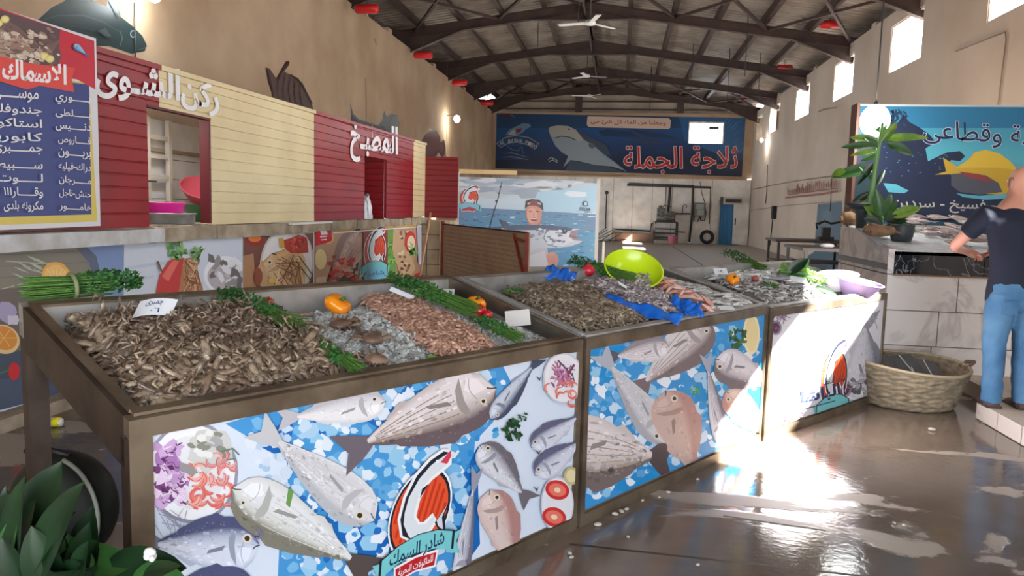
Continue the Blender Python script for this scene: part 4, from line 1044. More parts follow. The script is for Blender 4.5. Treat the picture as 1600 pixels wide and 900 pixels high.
def whiteline(a, p): a.line(p, 1.6, (228,228,234))
pq = [[(-60,397),(192.5,373),(192.5,590),(-60,676)], [(194,373),(378.5,360),(378.5,516),(194,589)], [(380,360),(489.5,353),(489.5,478),(380,515)], [(491,353),(657,347),(657,432),(491,477)]]
poster(pq[0], lambda a: (po1(a), whiteline(a, [(-60,396),(0,390),(193,377)])), 'poster of an orange slice, herbs and tomatoes below the blue price list')
poster(pq[1], lambda a: (po2(a), whiteline(a, [(193,380),(378,368)])), 'poster of red meat topped with green herbs on a pale background')
poster(pq[2], lambda a: (po3(a), whiteline(a, [(380,370),(490,363)])), 'poster of a grilled fish on a round white plate')
poster(pq[3], lambda a: (po4(a), whiteline(a, [(518,364),(657,354)])), 'red-cornered poster with baked fish and the oval fish badge, farthest along the kiosk base')

# ---- things in the hatches
def bowl_mesh(name, r0, r1, h, mt, n=32, th=.004, rim=.006, M=None):
    m = MB(); m.lathe([(.001, .002), (r0, 0), (r0+.003, .004), (r1, h-.005), (r1+rim, h), (r1+rim, h+.004), (r1, h+.006), (r1-th, h-.004), (r0-th, .008), (.001, .008)], n)
    return m.mesh(name, mt)
def thing(name, me, loc, label, cat, rot=(0,0,0), group=None, scale=None): return obj(name, me, None, loc, rot, scale, label=label, cat=cat, group=group)
P = onx(297, 345, XK-.35)
M_pk = mat('magenta_plastic', (226,40,150), .35); M_rd = mat('dark_red_plastic', (160,60,78), .4); M_gn = mat('dark_green_plastic', (34,96,60), .4)
m = MB(); m.lathe([(.001,0),(.30,0),(.31,.01),(.31,.085),(.325,.09),(.325,.10),(.30,.10),(.30,.01),(.001,.008)], 32); thing('steel_pan', m.mesh('steel_pan', M_stain), (XK-.36, onx(250,341,XK-.36).y, 1.262), 'wide steel pan on the kiosk worktop under the magenta tray', 'pan')
thing('plastic_tray', bowl_mesh('plastic_tray', .23, .25, .09, M_pk), (XK-.36, onx(245,341,XK-.36).y, 1.364), 'bright magenta plastic tray in the kiosk hatch', 'tray')
thing('plastic_tub', bowl_mesh('plastic_tub', .16, .22, .17, M_gn), (XK-.40, onx(312,341,XK-.40).y+.12, 1.262), 'dark green plastic tub in the kiosk hatch', 'tub') 
thing('plastic_bowl', bowl_mesh('plastic_bowl', .12, .21, .14, M_rd), (XK-.42, onx(304,341,XK-.42).y+.10, 1.50), 'dark red plastic bowl stacked askew on the green tub', 'bowl', (radians(22), radians(26), 0))
m = MB(); m.lathe([(.001,0),(.05,0),(.052,.13),(.04,.16),(.03,.2),(.001,.2)], 14, c=(-4.85, 6.98, 1.675)); m.build('white_bottle', mat('white_bottle', (220,216,206), .4, c2=(206,150,90), scale=12), label='small white bottle on the shelf inside the kiosk hatch', cat='bottle')
m = MB(); m.lathe([(.001,0),(.06,0),(.065,.1),(.05,.13),(.001,.13)], 14, c=(-4.85, 7.2, 1.675)); m.build('glass_jar', mat('grey_glass', (170,176,180), .15), label='round grey glass jar on the shelf inside the kiosk hatch', cat='jar')
# crumpled carrier bags in the kitchen hatch
def crumple(name, pts_fn, nu, nv, mt, th=.0015, jit=.01):
    m = MB(); vs = []
    for i in range(nu+1):
        for j in range(nv+1): vs.append(Vector(pts_fn(i/nu, j/nv))+Vector([random.uniform(-jit, jit) for _ in range(3)]))
    m.add(vs, [(i*(nv+1)+j, i*(nv+1)+j+1, (i+1)*(nv+1)+j+1, (i+1)*(nv+1)+j) for i in range(nu) for j in range(nv)], 0, True)
    return m
M_bag = mat('white_carrier_bag', (222,222,224), .35, c2=(196,196,200), scale=9)
def bagf(u, v):
    t = 2*pi*u; r = .16+.05*sin(3*t)+.02*sin(7*t); top = .26+.12*abs(sin(1.5*t+.4))
    rr = r*(1-.25*v) if v < .8 else r*.7
    return (rr*cos(t), rr*sin(t), top*v)
o = crumple('carrier_bag', bagf, 28, 8, M_bag, jit=.012).build('carrier_bag', M_bag, label='crumpled white carrier bag standing in the kitchen hatch', cat='bag'); o.location = (XK-.2, 11.95, 1.246); o.scale = (.9, 1.5, 1.1)

# ================================================================== FISHERMAN BOARD, GATE PANEL, STICK
PA, PB = ony(716, 275, 15.46), ony(933, 283, 17.0)
dn = (PB-PA); dn.z = 0; dn.normalize(); nb = Vector((dn.y, -dn.x, 0))
bq = [proj(Vector((PA.x, PA.y, .25))), proj(Vector((PB.x, PB.y, .25))), (933,283.5), (716,276)]
BD = empty('poster_board', ((PA.x+PB.x)/2, (PA.y+PB.y)/2, 0), label='large seaside board printed with a man in a cap holding a big silver fish', cat='board'); bi = Matrix.Translation(-BD.location)
a = Art(PA, nb, dl=.0004); a.clip = bq
xs = [700+k*30 for k in range(9)]
a.grad([([(x,255+.04*(x-700)) for x in xs], (150,164,180)), ([(x,285+.04*(x-700)) for x in xs], (186,194,204)), ([(x,312+.04*(x-700)) for x in xs], (196,210,222)), ([(x,325+.045*(x-700)) for x in xs], (186,206,222))])
for k in range(40): a.blob((random.uniform(715,935), random.uniform(275,305)), random.uniform(6,14), random.choice([(170,178,190),(206,210,216),(190,196,204),(156,166,180)]), .3, 9, up=(k % 8 == 0), sx=2.2, sy=.6)
a.poly([(840,300),(935,290),(935,330),(860,334),(830,325)], (170,202,222)); a.blob((900,304), 9, (214,222,230), .3, 9, sx=2.4, sy=.6)
a.grad([([(x,322+.055*(x-700)) for x in xs], (96,130,164)), ([(x,350+.055*(x-700)) for x in xs], (78,140,176)), ([(x,390+.05*(x-700)) for x in xs], (60,134,178)), ([(x,450) for x in xs], (44,110,160)), ([(x,520) for x in xs], (36,96,146))])
for k in range(300):
    y = random.uniform(330,430); x = random.uniform(716,930); a.line([(x,y),(x+random.uniform(3,9),y+random.uniform(-1,1.4))], random.uniform(.5,1.5), random.choice([(150,190,210),(40,96,146),(110,170,200),(206,226,236),(30,84,134)]), up=(k % 30 == 0))
a.line([(784,284),(778,310),(770,336),(764,358)], [1,1.4,1.8,2.2], (30,34,44))
for c in ((782,292),(779,302),(775,314),(771,328)): a.ell(c, 1.6, 1.2, (20,24,34))
SK = (206,140,122)
a.poly([(826,350),(846,350),(852,370),(860,420),(866,470),(816,470),(818,420),(822,370)], (196,186,190))
a.poly([(823,340),(846,340),(844,352),(826,352)], (190,120,104))
a.ell((834,333), 12.5, 19, SK); a.ell((831,336), 8, 12, (222,160,140))
a.poly([(820,326),(822,314),(830,311),(842,312),(848,318),(849,330),(843,324),(832,320),(825,322)], (54,40,44)); a.line([(824,319),(833,315),(845,319)], 3, (206,170,160)); a.poly([(826,321),(830,313),(838,313),(842,322)], (120,56,56))
a.line([(826,331),(830,330)], 1.4, (70,46,44)); a.line([(837,330),(842,331)], 1.4, (70,46,44)); a.ell((834,343), 5, 2.6, (120,48,48)); a.line([(830,342),(838,342)], 1.4, (240,236,232)); a.line([(834,332),(833,338)], 1, (176,108,96))
# big fish with its head to the right
a.poly([(760,356),(800,352),(840,351),(880,354),(896,357),(906,358),(903,362),(898,369),(906,374),(910,377),(902,381),(890,385),(872,387),(840,388),(820,396),(800,400),(770,390)], (196,200,210))
a.poly([(760,356),(800,352),(840,351),(880,354),(896,357),(890,361),(850,359),(800,360),(770,362)], (66,76,104))
a.poly([(850,370),(856,360),(880,360),(892,366),(900,374),(880,384),(860,384)], (216,218,226)); a.line([(853,362),(849,372),(856,382),(870,386)], 1.3, (96,100,118)); a.ell((881,361), 5, 4.6, (28,34,50)); a.ell((882,360), 2, 1.6, (110,120,140))
a.poly([(892,361),(906,358),(899,369),(910,377),(896,375),(888,370)], (150,120,130)); a.line([(890,368),(902,372)], 1.2, (60,50,60))
for k in range(60): a.blob((random.uniform(770,888), random.uniform(358,384)), 1.8, random.choice([(120,126,148),(226,228,234),(160,166,182),(96,104,130)]), .4, 6, up=(k % 15 == 0), sx=2)
a.poly([(779,342),(790,346),(796,352),(786,354)], (66,76,96)); a.ell((862,406), 10, 13, (206,140,124)); a.line([(856,398),(866,396)], 5, (214,150,134))
a.poly([(826,400),(850,392),(858,420),(862,470),(824,470)], (206,204,210))
a.logo((732.5,309), (15.5,0.5), (1.5,-16), False); a.poly([(719,322),(733,317),(746,322),(746,328),(733,324),(719,328)], (130,190,220)); a.poly([(722,326),(733,323),(743,326),(742,329),(724,329)], (180,50,60))
a.ell((914,318.5), 4.2, 4.2, (50,70,90)); a.ell((914,318.5), 2.6, 2.6, (180,206,222)); a.text('SELIM', (905.5,329), (921,330), (905.5,324), (50,70,90), fat=.02); a.line([(911,332),(918,332.5)], .8, (70,90,110))
a.clip = None
o = a.build('printed_sheet', BD, back=bq, thick=.02, backcol=(230,232,234)); o.matrix_parent_inverse = bi
m = MB(); b0 = PB; m.bar((PB.x+dn.x*.05, PB.y+dn.y*.05, 0), (PB.x+dn.x*.05, PB.y+dn.y*.05, 2.16), .06, .05); m.bar((PB.x+dn.x*.01, PB.y+dn.y*.01, .25), (PB.x+dn.x*.01, PB.y+dn.y*.01, 2.15), .02, .03)
m.bar((PB.x+dn.x*.22, PB.y+dn.y*.22, 0), (PB.x+dn.x*.22, PB.y+dn.y*.22, .8), .06, .05); o = m.build('frame_post', mat('white_frame', (214,210,204), .6), BD); o.matrix_parent_inverse = bi
m = MB(); m.bar((PA.x, PA.y, 0), (PA.x, PA.y, 2.17), .05, .05); o = m.build('frame_post', mat('white_frame', (214,210,204), .6), BD); o.matrix_parent_inverse = bi
m = MB(); ql, qr = ony(712, 272, 15.5), ony(800, 275, 16.1); m.bar((PA.x, PA.y+.04, 2.20), (PA.x+(PB.x-PA.x)*.4, PA.y+.04+(PB.y-PA.y)*.4, 2.22), .05, .09); o = m.build('top_batten', mat('tan_batten', (190,160,110), .6), BD); o.matrix_parent_inverse = bi
# beige ribbed gate in a rust-red frame
GA, GB = ony(692, 350, 12), ony(824, 362, 9)
gd = (GB-GA); gz = GA.z; gd.z = 0; gl = gd.length; gd.normalize(); gn = Vector((gd.y, -gd.x, 0))
GT = empty('gate_panel', (GA+GB)/2-Vector((0,0,GA.z)), label='beige ribbed gate panel in a rust-red frame standing behind the middle table', cat='gate'); gi = Matrix.Translation(-GT.location)
def gp(m, name, mt): o = m.build(name, mt, GT); o.matrix_parent_inverse = gi; return o
m = MB(); ribbed(m, (GA.x, GA.y, 0), gd, gl, .05, GA.z, gn, pitch=.06); gp(m, 'ribbed_sheet', mat('beige_panel', (176,154,124), .5, c2=(160,138,110), scale=2))
m = MB(); m.bar((GA.x, GA.y, 0), (GA.x, GA.y, GA.z+.05), .07, .05); gp(m, 'frame_post', M_rust)
m = MB(); m.bar((GB.x, GB.y, 0), (GB.x, GB.y, GA.z), .045, .045); gp(m, 'frame_post', M_rust)
m = MB(); m.bar((GA.x, GA.y, GA.z), (GB.x, GB.y, GA.z), .03, .02); gp(m, 'top_rail', mat('dark_trim', (50,40,38), .6))
B1 = Vector((GB.x, GB.y, 0))+gn*.03; m = MB(); m.bar(B1-gd*.35+Vector((0,0,GA.z-.03)), B1-gd*.02+Vector((0,0,.72)), .03, .03); m.bar(B1-gd*.34+Vector((0,0,GA.z-.08)), B1+Vector((0,0,GA.z-.1)), .02, .03); gp(m, 'brace', M_rust)
P1_, P2_ = ony(673, 332, 14.9), ony(655, 440, 14.6); P2_.z = 0
m = MB(); m.tube([P2_, P1_], .02, 8); m.build('wooden_stick', mat('pale_wood', (206,156,120), .6), label='thin pale wooden stick leaning on the cream block wall', cat='stick')

# ================================================================== FAR END OF THE HALL
YBn = YB+.25
a = Art((0, YBn-.02, 0), (0,-1,0), dl=.002)
bnq = [(776,177), (1165,184.5), (1159,276), (774,263)]
a.clip = bnq
xs = [770+k*50 for k in range(9)]
a.grad([([(x,172) for x in xs], (24,66,108)), ([(x,200) for x in xs], (26,82,140)), ([(x,228) for x in xs], (22,58,108)), ([(x,250) for x in xs], (18,34,66)), ([(x,280) for x in xs], (16,24,44))])
a.poly([(1060,180),(1170,182),(1170,240),(1120,240),(1070,220)], (34,96,150)); 
for k in range(18): x = 1130+random.uniform(0,30); y = 200+random.uniform(-12,50); a.line([(x,y),(x+7,y-8)], .9, (70,130,180))
# shark
SG_ = (150,160,168)
a.poly([(880,262),(888,244),(878,238),(868,228),(860,212),(857,202),(860,198),(872,196),(888,197),(900,203),(912,216),(930,228),(942,240),(956,250),(975,266),(955,260),(930,258),(905,252),(892,250)], SG_)
a.poly([(857,202),(860,198),(872,196),(888,197),(900,203),(912,218),(905,222),(892,214),(872,212),(862,214)], (178,172,162)); a.line([(868,216),(876,213),(888,214),(900,219)], 1.3, (30,34,46)); a.ell((889,202), 1.6, 1.2, (16,20,30))
a.poly([(900,203),(915,210),(930,218),(946,226),(955,244),(942,240),(928,228),(912,218)], (60,72,90)); a.line([(940,242),(958,252),(978,268)], 1.2, (110,140,170)); a.poly([(892,250),(930,258),(955,262),(975,268),(882,268)], (60,76,92)); a.blob((925,228), 6, (90,100,112), .3, 7)
a.poly([(980,200),(1010,206),(1040,210),(1060,218),(1010,214)], (34,60,96)); a.line([(990,215),(1010,220),(1030,224)], 3, (70,60,70)); a.poly([(935,205),(950,202),(985,206),(1000,214),(965,214),(940,212)], (28,56,96))
# left emblem
a.poly([(790,211),(796,203),(806,198),(818,192),(828,194),(830,198),(822,202),(816,208),(806,212),(796,212)], (110,150,180)); a.poly([(806,203),(816,200),(814,206),(808,208)], (150,50,60)); a.poly([(796,208),(804,202),(806,210),(796,211)], (196,190,190))
a.line([(777,224),(790,215),(806,212),(826,215),(843,225),(836,233),(824,226),(808,222),(794,224),(782,231),(777,224)], .9, (196,196,196))
for k, ch in enumerate('AL BASHA FISH'):
    if ch == ' ': continue
    t = k/12.0; x = 781+t*54; y = 228-9*sin(pi*(t*.82+.1))+2+t*3; sl = (0.5-t)*-.42
    a.text(ch, (x, y-sl*-0), (x+3.6, y+sl*3.6), (x-sl*-5*0, y-5.2), (206,204,200), fat=.02)
for q in ([(792,228),(800,234),(812,236)], [(788,240),(800,239),(826,246)], [(784,246),(800,245),(826,250)], [(808,236),(816,230),(818,240)], [(786,182),(800,180),(806,186)]): a.line(q, [.4,1.8,.4], (120,130,150))
for q in ([(857,250),(861,246),(868,249),(872,252)], [(858,253),(864,250),(871,254)]): a.line(q, 1.1, (190,190,190))
a.poly([(784,179),(798,178),(798,184),(786,184)], (90,40,50))
a.poly([(918,183),(920,182),(1044,185),(1048,188),(1047,200),(1044,202),(921,199),(917,196)], (224,196,176))
a.text('وجعلنا من الماء كل شئ حي', (923,196), (1040,199), (923,186), (170,30,34), fat=.01)
a.text('ثلاجة الجملة', (975,271), (1152,271), (975,229), (206,40,44), out=(230,220,220), ow=.03, fat=.006)
a.clip = None
bn_ = a.build('shark_banner', back=bnq, thick=.015, backcol=(20,50,90), label='wide blue shark banner with red Arabic lettering high on the end wall', cat='banner')
bmx = bmesh.new(); bmx.from_mesh(bn_.data)     # the banner is cut out round the end-wall window
for co, no in (((BW[0],0,0),(1,0,0)), ((BW[1],0,0),(1,0,0)), ((0,0,BW[2]),(0,0,1)), ((0,0,BW[3]),(0,0,1))): bmesh.ops.bisect_plane(bmx, geom=bmx.verts[:]+bmx.edges[:]+bmx.faces[:], plane_co=co, plane_no=no)
dead = [f_ for f_ in bmx.faces if BW[0] < f_.calc_center_median().x < BW[1] and BW[2] < f_.calc_center_median().z < BW[3]]
bmesh.ops.delete(bmx, geom=dead, context='FACES'); bmx.to_mesh(bn_.data); bmx.free()
YC = YB-.08
M_pipe = mat('dark_pipe', (52,46,44), .5); M_grey = mat('machine_grey', (120,116,110), .5, c2=(70,66,62), scale=9); M_pinkb = mat('pink_bucket', (214,120,136), .5)
def far(x, y, d=0.0): return ony(x, y, YC-d)
m = MB(); m.tube([far(980,289), far(1050,291), far(1111,293)], .05, 8); m.tube([far(982,286,.0), far(1082,290)], .02, 6); o = m.build('pipe_run', M_pipe, label='dark pipework running across and down the cold room wall', cat='pipe')
def sub(name, pts, r, mt): mm = MB(); mm.tube([far(*q) for q in pts], r, 7); mm.build(name, mt, o)
sub('drop_pipe', [(1047,291),(1046,310),(1044,332)], .055, M_pipe); sub('drop_pipe', [(1041,291),(1040,312),(1039,334)], .02, M_pipe); sub('drop_pipe', [(1083,289),(1082,330),(1077,378)], .05, M_pipe); sub('drop_pipe', [(1110,293),(1109,330),(1108,350)], .02, M_pipe)
sub('level_pipe', [(1044,333),(1062,334),(1078,334)], .035, M_pipe); sub('level_pipe', [(961,358),(1016,361),(1018,350),(1026,348)], .035, M_pipe); sub('level_pipe', [(961,364),(1020,367)], .04, M_pipe); sub('level_pipe', [(1054,362),(1070,363)], .03, M_pipe)
sub('cable_loop', [(1066,334),(1067,322),(1070,319),(1073,321),(1072,325)], .018, M_pipe); sub('cable_loop', [(1094,284),(1096,300),(1101,316)], .02, M_grey)
m = MB(); m.tube([far(946,358), far(948,300)], .03, 6); m.ball(far(948,301), .09); m.build('hose_pole', M_pipe, label='thin dark pole with a knob at its top against the cold room wall, left', cat='pole')
def fbox(x0, y0, x1, y1, d0, d1, m, mi=0):
    a_, b_ = far(x0, y1), far(x1, y0); m.box((min(a_.x,b_.x), YC-d1, min(a_.z,b_.z)), (max(a_.x,b_.x), YC-d0, max(a_.z,b_.z)), mi)
# electrical box with cable loops
eb = empty('switch_box', far(1101,328), label='grey electrical switch box with looped cables on the cold room wall', cat='switch box'); ebi = Matrix.Translation(-eb.location)
def put(m, name, mt, par, inv): oo = m.build(name, mt, par); oo.matrix_parent_inverse = inv; return oo
m = MB(); fbox(1084,317,1102,338,.0,.25,m); fbox(1087,319,1099,327,.25,.27,m,1); fbox(1088,328,1099,336,.25,.27,m,1); put(m, 'housing', [mat('box_grey', (96,96,92), .5), mat('box_face', (140,142,140), .4)], eb, ebi)
m = MB(); m.tube([far(1085,338,.1), far(1084,345,.1), far(1090,346,.1), far(1094,338,.1)], .03, 6); m.tube([far(1101,318,.1), far(1103,332,.1), far(1101,345,.1), far(1095,344,.1), far(1094,338,.1)], .03, 6); put(m, 'cable', M_pipe, eb, ebi)
# air curtain above the cold door
m = MB(); fbox(1129,309,1159,319,.02,.28,m); ac = empty('air_curtain', far(1144,314), label='long air curtain unit above the blue cold room doorway', cat='air curtain'); aci = Matrix.Translation(-ac.location); put(m, 'housing', mat('pale_metal', (176,168,156), .5), ac, aci)
m = MB(); fbox(1132,311.5,1157,316.5,.28,.30,m); put(m, 'grille', M_pipe, ac, aci)
m = MB(); fbox(1125,308,1129,316,.02,.3,m); put(m, 'end_cap', M_pipe, ac, aci)
# compressor on a stand
cp = empty('compressor_unit', (far(1038,382).x, YC-.6, 0), label='grey compressor machine on a slatted stand before the cold room wall', cat='machine'); cpi = Matrix.Translation(-cp.location)
sx0, sx1 = far(1020,380).x, far(1055,380).x
m = MB()
for x in (sx0, sx1): 
    for y in (YC-.9, YC-.25): m.bar((x, y, 0), (x, y, 1.0), .07, .07)
for z in (.25, .45, .65, .97): m.box((sx0, YC-.92, z), (sx1, YC-.25, z+.05))
m.box((sx0, YC-.94, 0), (sx1, YC-.2, .16), 1); put(m, 'stand', [M_pipe, mat('pale_plinth', (150,140,130), .8)], cp, cpi)
m = MB(); zc = 1.02
m.tube([(sx0+.1, YC-.6, zc+.18), (sx1-.1, YC-.6, zc+.18)], .17, 12); put(m, 'tank', M_grey, cp, cpi)
m = MB()
m.box((sx0+.12, YC-.75, zc+.3), (sx0+.5, YC-.45, zc+.62))
for q in range(5): m.box((sx0+.08, YC-.78, zc+.34+q*.055), (sx0+.54, YC-.42, zc+.36+q*.055))
m.ball((sx0+.25, YC-.6, zc+.66), .09); m.tube([(sx0+.35, YC-.6, zc+.6), (sx0+.4, YC-.6, zc+.75), (sx1-.3, YC-.6, zc+.7)], .03, 6); put(m, 'pump_head', M_grey, cp, cpi)
m = MB(); m.tube([(sx1-.45, YC-.6, zc+.35), (sx1-.1, YC-.6, zc+.35)], .13, 12); put(m, 'motor', M_grey, cp, cpi)
m = MB(); m.lathe([(.001,0),(.16,0),(.21,.36),(.22,.37),(.2,.36),(.15,.01),(.001,.01)], 20, c=(far(1048,370).x, YC-1.25, 0.02)); m.build('pink_bucket', M_pinkb, label='pink plastic bucket standing in front of the compressor stand', cat='bucket')
# tyre leaning
def torus(R_, r, n=28, k=10):
    m = MB(); vs = []
    for i in range(n):
        t = 2*pi*i/n
        for j in range(k): p = 2*pi*j/k; vs.append(((R_+r*cos(p)*.8)*cos(t), r*sin(p)*1.2, (R_+r*cos(p)*.8)*sin(t)))
    m.add(vs, [(i*k+j, ((i+1) % n)*k+j, ((i+1) % n)*k+(j+1) % k, i*k+(j+1) % k) for i in range(n) for j in range(k)], 0, True); return m
o = torus(.26, .10).build('car_tyre', mat('tyre_rubber', (34,32,32), .8), label='black car tyre leaning against the cold room wall', cat='tyre'); o.location = (far(1103,380).x, YC-.3, .345); o.rotation_euler = (radians(-12), 0, 0)
m = MB(); 
for k in range(7): m.ball((far(1078,380).x+random.uniform(-.25,.25), YC-.7+random.uniform(-.2,.2), .06), random.uniform(.05,.09), 8, 6, sc=(1.5,1,.7))
m.build('white_rag', mat('white_rag', (214,206,206), .8), label='bundled pale rag on the floor left of the tyre', cat='rag')
m = MB()
for k in range(9):
    p0 = Vector((far(930,372).x+random.uniform(-.3,.7), YC-1.2+random.uniform(-.3,.3), .03)); m.bar(p0, p0+Vector((random.uniform(.4,1.2), random.uniform(-.2,.2), random.uniform(.1,.75))), .05, .03)
m.build('scrap_pile', mat('scrap_dark', (60,50,44), .8), label='tangled heap of dark scrap bars at the left end of the cold room wall', cat='scrap', kind='stuff')
m = MB(); fbox(956,356,961,379,.5,.9,m); m.build('pale_block', M_conc, label='small pale upright block beside the dark scrap heap', cat='block')
m = MB(); m.box((far(957,378).x, YC-.35, .0), (far(1020,378).x, YC-.02, .42)); m.build('brown_ledge', mat('brown_ledge', (120,92,76), .8), label='low brown ledge at the foot of the cold room wall', cat='ledge')

# work tables and gear along the right wall (in shade)
M_dkwood = mat('dark_bench_top', (74,64,62), .6, c2=(54,46,46), scale=3); 
def bench(x0, x1, y0, y1, h, label):
    e = empty('work_bench', ((x0+x1)/2, (y0+y1)/2, 0), label=label, cat='bench'); iv = Matrix.Translation(-e.location)
    m = MB(); m.box((x0, y0, h-.06), (x1, y1, h)); put(m, 'bench_top', M_dkwood, e, iv)
    for x in (x0+.05, x1-.1):
        for y in (y0+.05, y1-.1): m = MB(); m.box((x, y, 0), (x+.06, y+.06, h-.06)); put(m, 'leg', M_pipe, e, iv)
    m = MB(); m.box((x0+.05, y0+.05, .25), (x1-.05, y1-.05, .29)); put(m, 'lower_shelf', M_dkwood, e, iv)
bench(4.0, 5.9, 20.5, 22.0, .85, 'long dark work bench farther along the right wall')
bench(3.6, 5.0, 15.8, 17.6, .85, 'near dark work bench with a pale rag on it by the right wall')
sc_ = empty('weighing_scale', (5.3, 20.9, .85), label='dark bench scale with a curved arm on the far work bench', cat='scale')
m = MB(); m.box((-.18,-.14,0), (.18,.14,.10)); m.box((-.1,-.08,.1), (.1,.08,.34)); m.build('body', M_black, sc_)
m = MB(); m.tube([(-.2,0,.42), (-.05,0,.5), (.12,0,.44), (.5,0,.52)], .03, 8); m.tube([(-.22,0,.3), (-.25,0,.42), (-.1,0,.48)], .025, 8); m.build('arm', M_black, sc_)
m = MB(); m.box((-.2,-.12,0), (.2,.12,.42)); m.box((-.08,-.1,.42), (.1,.1,.62)); m.build('black_machine', M_black, label='black upright machine with a smaller top on the near work bench', cat='machine'); bpy.data.objects['black_machine'].location = (4.72, 16.6, .85)
m = MB(); m.ball((0,0,.05), .09, 10, 8, sc=(1.6,.9,.55)); o = m.build('pale_rag', mat('white_rag', (214,206,206), .8), label='small pale rag on the near work bench', cat='rag'); o.location = (4.1, 16.0, .85)
m = MB(); P = onx(1208, 332, XR-.1); m.box((P.x-.04, P.y-.2, P.z-.25), (P.x+.1, P.y+.2, P.z+.25)); m.tube([(P.x, P.y, P.z-.25), (P.x-.03, P.y+.1, P.z-1.3)], .02, 6); m.build('wall_box', M_black, label='black box with trailing cables on the right wall', cat='wall box')

# ================================================================== THINGS UNDER THE ROOF
M_redc = mat('signal_red', (206,34,38), .35)
def cyl_red(x, y, z, label):
    e = empty('powder_extinguisher', (x, y, z), label=label, cat='fire extinguisher'); 
    m = MB(); L = .22; m.tube([(-L-.05,0,0), (-L,0,0), (L,0,0), (L+.05,0,0)], [.06,.105,.105,.06], 14); m.build('cylinder', M_redc, e)
    m = MB(); m.tube([(0,0,.10), (0,0,.7)], .012, 5); m.build('hanger_wire', M_pipe, e)
    m = MB(); m.tube([(0,0,-.14), (0,0,-.10)], .03, 8); m.build('nozzle', M_stain, e)
for (px, py, X, lb) in ((573,14,-5.75,'nearest on the left wall'), (661,86,-5.75,'second along the left wall'), (718,129,-5.75,'third along the left wall'), (761,161,-5.75,'farthest on the left wall, by the shark banner'), (1297,38,5.3,'nearest on the right side'), (1226,106,5.3,'second on the right side, above the high windows'), (1166,149,5.3,'farthest on the right side, near the end wall')):
    p = onx(px, py, X); cyl_red(p.x, p.y, p.z, 'red fire extinguisher cylinder, '+lb)
def fan(x, y, z, rz, label, drop):
    e = empty('ceiling_fan', (x, y, z), rz, label=label, cat='fan'); 
    m = MB(); m.lathe([(.001,-.05),(.10,-.04),(.13,0),(.10,.05),(.03,.08),(.001,.08)], 16); m.build('motor', M_white, e)
    m = MB(); m.tube([(0,0,.08), (0,0,drop)], .015, 6); m.build('down_rod', M_pipe, e)
    for k in range(3):
        t = 2*pi*k/3; m = MB(); d = Vector((cos(t), sin(t), 0)); s_ = Vector((-sin(t), cos(t), .12)); m.obox(d*.12-s_*.06+Vector((0,0,-.01)), d*.62, s_*.13, (0,0,.012)); m.build('blade', M_white, e)
p = ony(917,119,29); fan(p.x, p.y, p.z, .3, 'white ceiling fan nearer the camera under the ridge', ZR-p.z)
p = ony(921,150,33); fan(p.x, p.y, p.z, 1.2, 'white ceiling fan hanging lower and farther down the hall', ZR-p.z)
p = ony(922,36,17.6); fan(p.x, p.y, p.z, .8, 'pale ceiling fan highest in view under the ridge', ZR-p.z)
# lamps on the walls
def lamp(p, e_, col, label, rad=.06, stem=None, wire=None, kind='wall_lamp'):
    r = empty(kind, p, label=label, cat='lamp')
    m = MB(); m.ball((0,0,0), rad, 16, 12, sc=(1,1,1.15)); m.build('bulb', mat('bulb_%s' % kind, (255,252,240), .3, emis=e_), r)
    m = MB(); m.tube([(0,0,rad*.9), (0,0,rad*.9+.06)], .02, 8)
    if stem: m.tube([(0,0,rad*.9+.05), stem], .014, 6)
    m.build('socket', M_black, r)
    if wire: m = MB(); m.tube([(wire[0],wire[1],wire[2]), (wire[0],wire[1],wire[3])], .008, 5); m.build('flex', M_pipe, r)
    l = bpy.data.lights.new('bulb_light', 'POINT'); l.energy = col[3]; l.color = col[:3]; l.shadow_soft_size = rad; lo_ = bpy.data.objects.new('bulb_light', l); COL.objects.link(lo_); lo_.parent = r; lo_.location = (0, 0, -rad*1.4)
p = onx(714,186,XL+.4); lamp(p, 40, (1.0,.98,.86,45), 'glowing bulb on a bracket high on the left wall', .11, (-.38,0,.12), (-.38,0,.1,-1.6))
p = onx(241,-9,XL+.3); lamp(p, 40, (.85,.95,1.0,22), 'glowing tube lamp at the top edge above the painted fish', .09, (-.28,0,.12), (-.28,0,-.1,-2.0))
p = onx(1190,219,XR-.25); lamp(p, 40, (1.0,.92,.8,50), 'small glowing bulb on the right wall below the farthest windows', .07, (.2,0,.1))
p = ony(1367,189,8.2); lamp(p, 25, (.95,.98,1.0,26), 'large round glowing bulb hanging in front of the aquarium sign', .14, None, (0,0,.1,zr(p.x)-p.z+.2), 'hanging_bulb')  # ball enlarged to stand for the bloom round the bulb
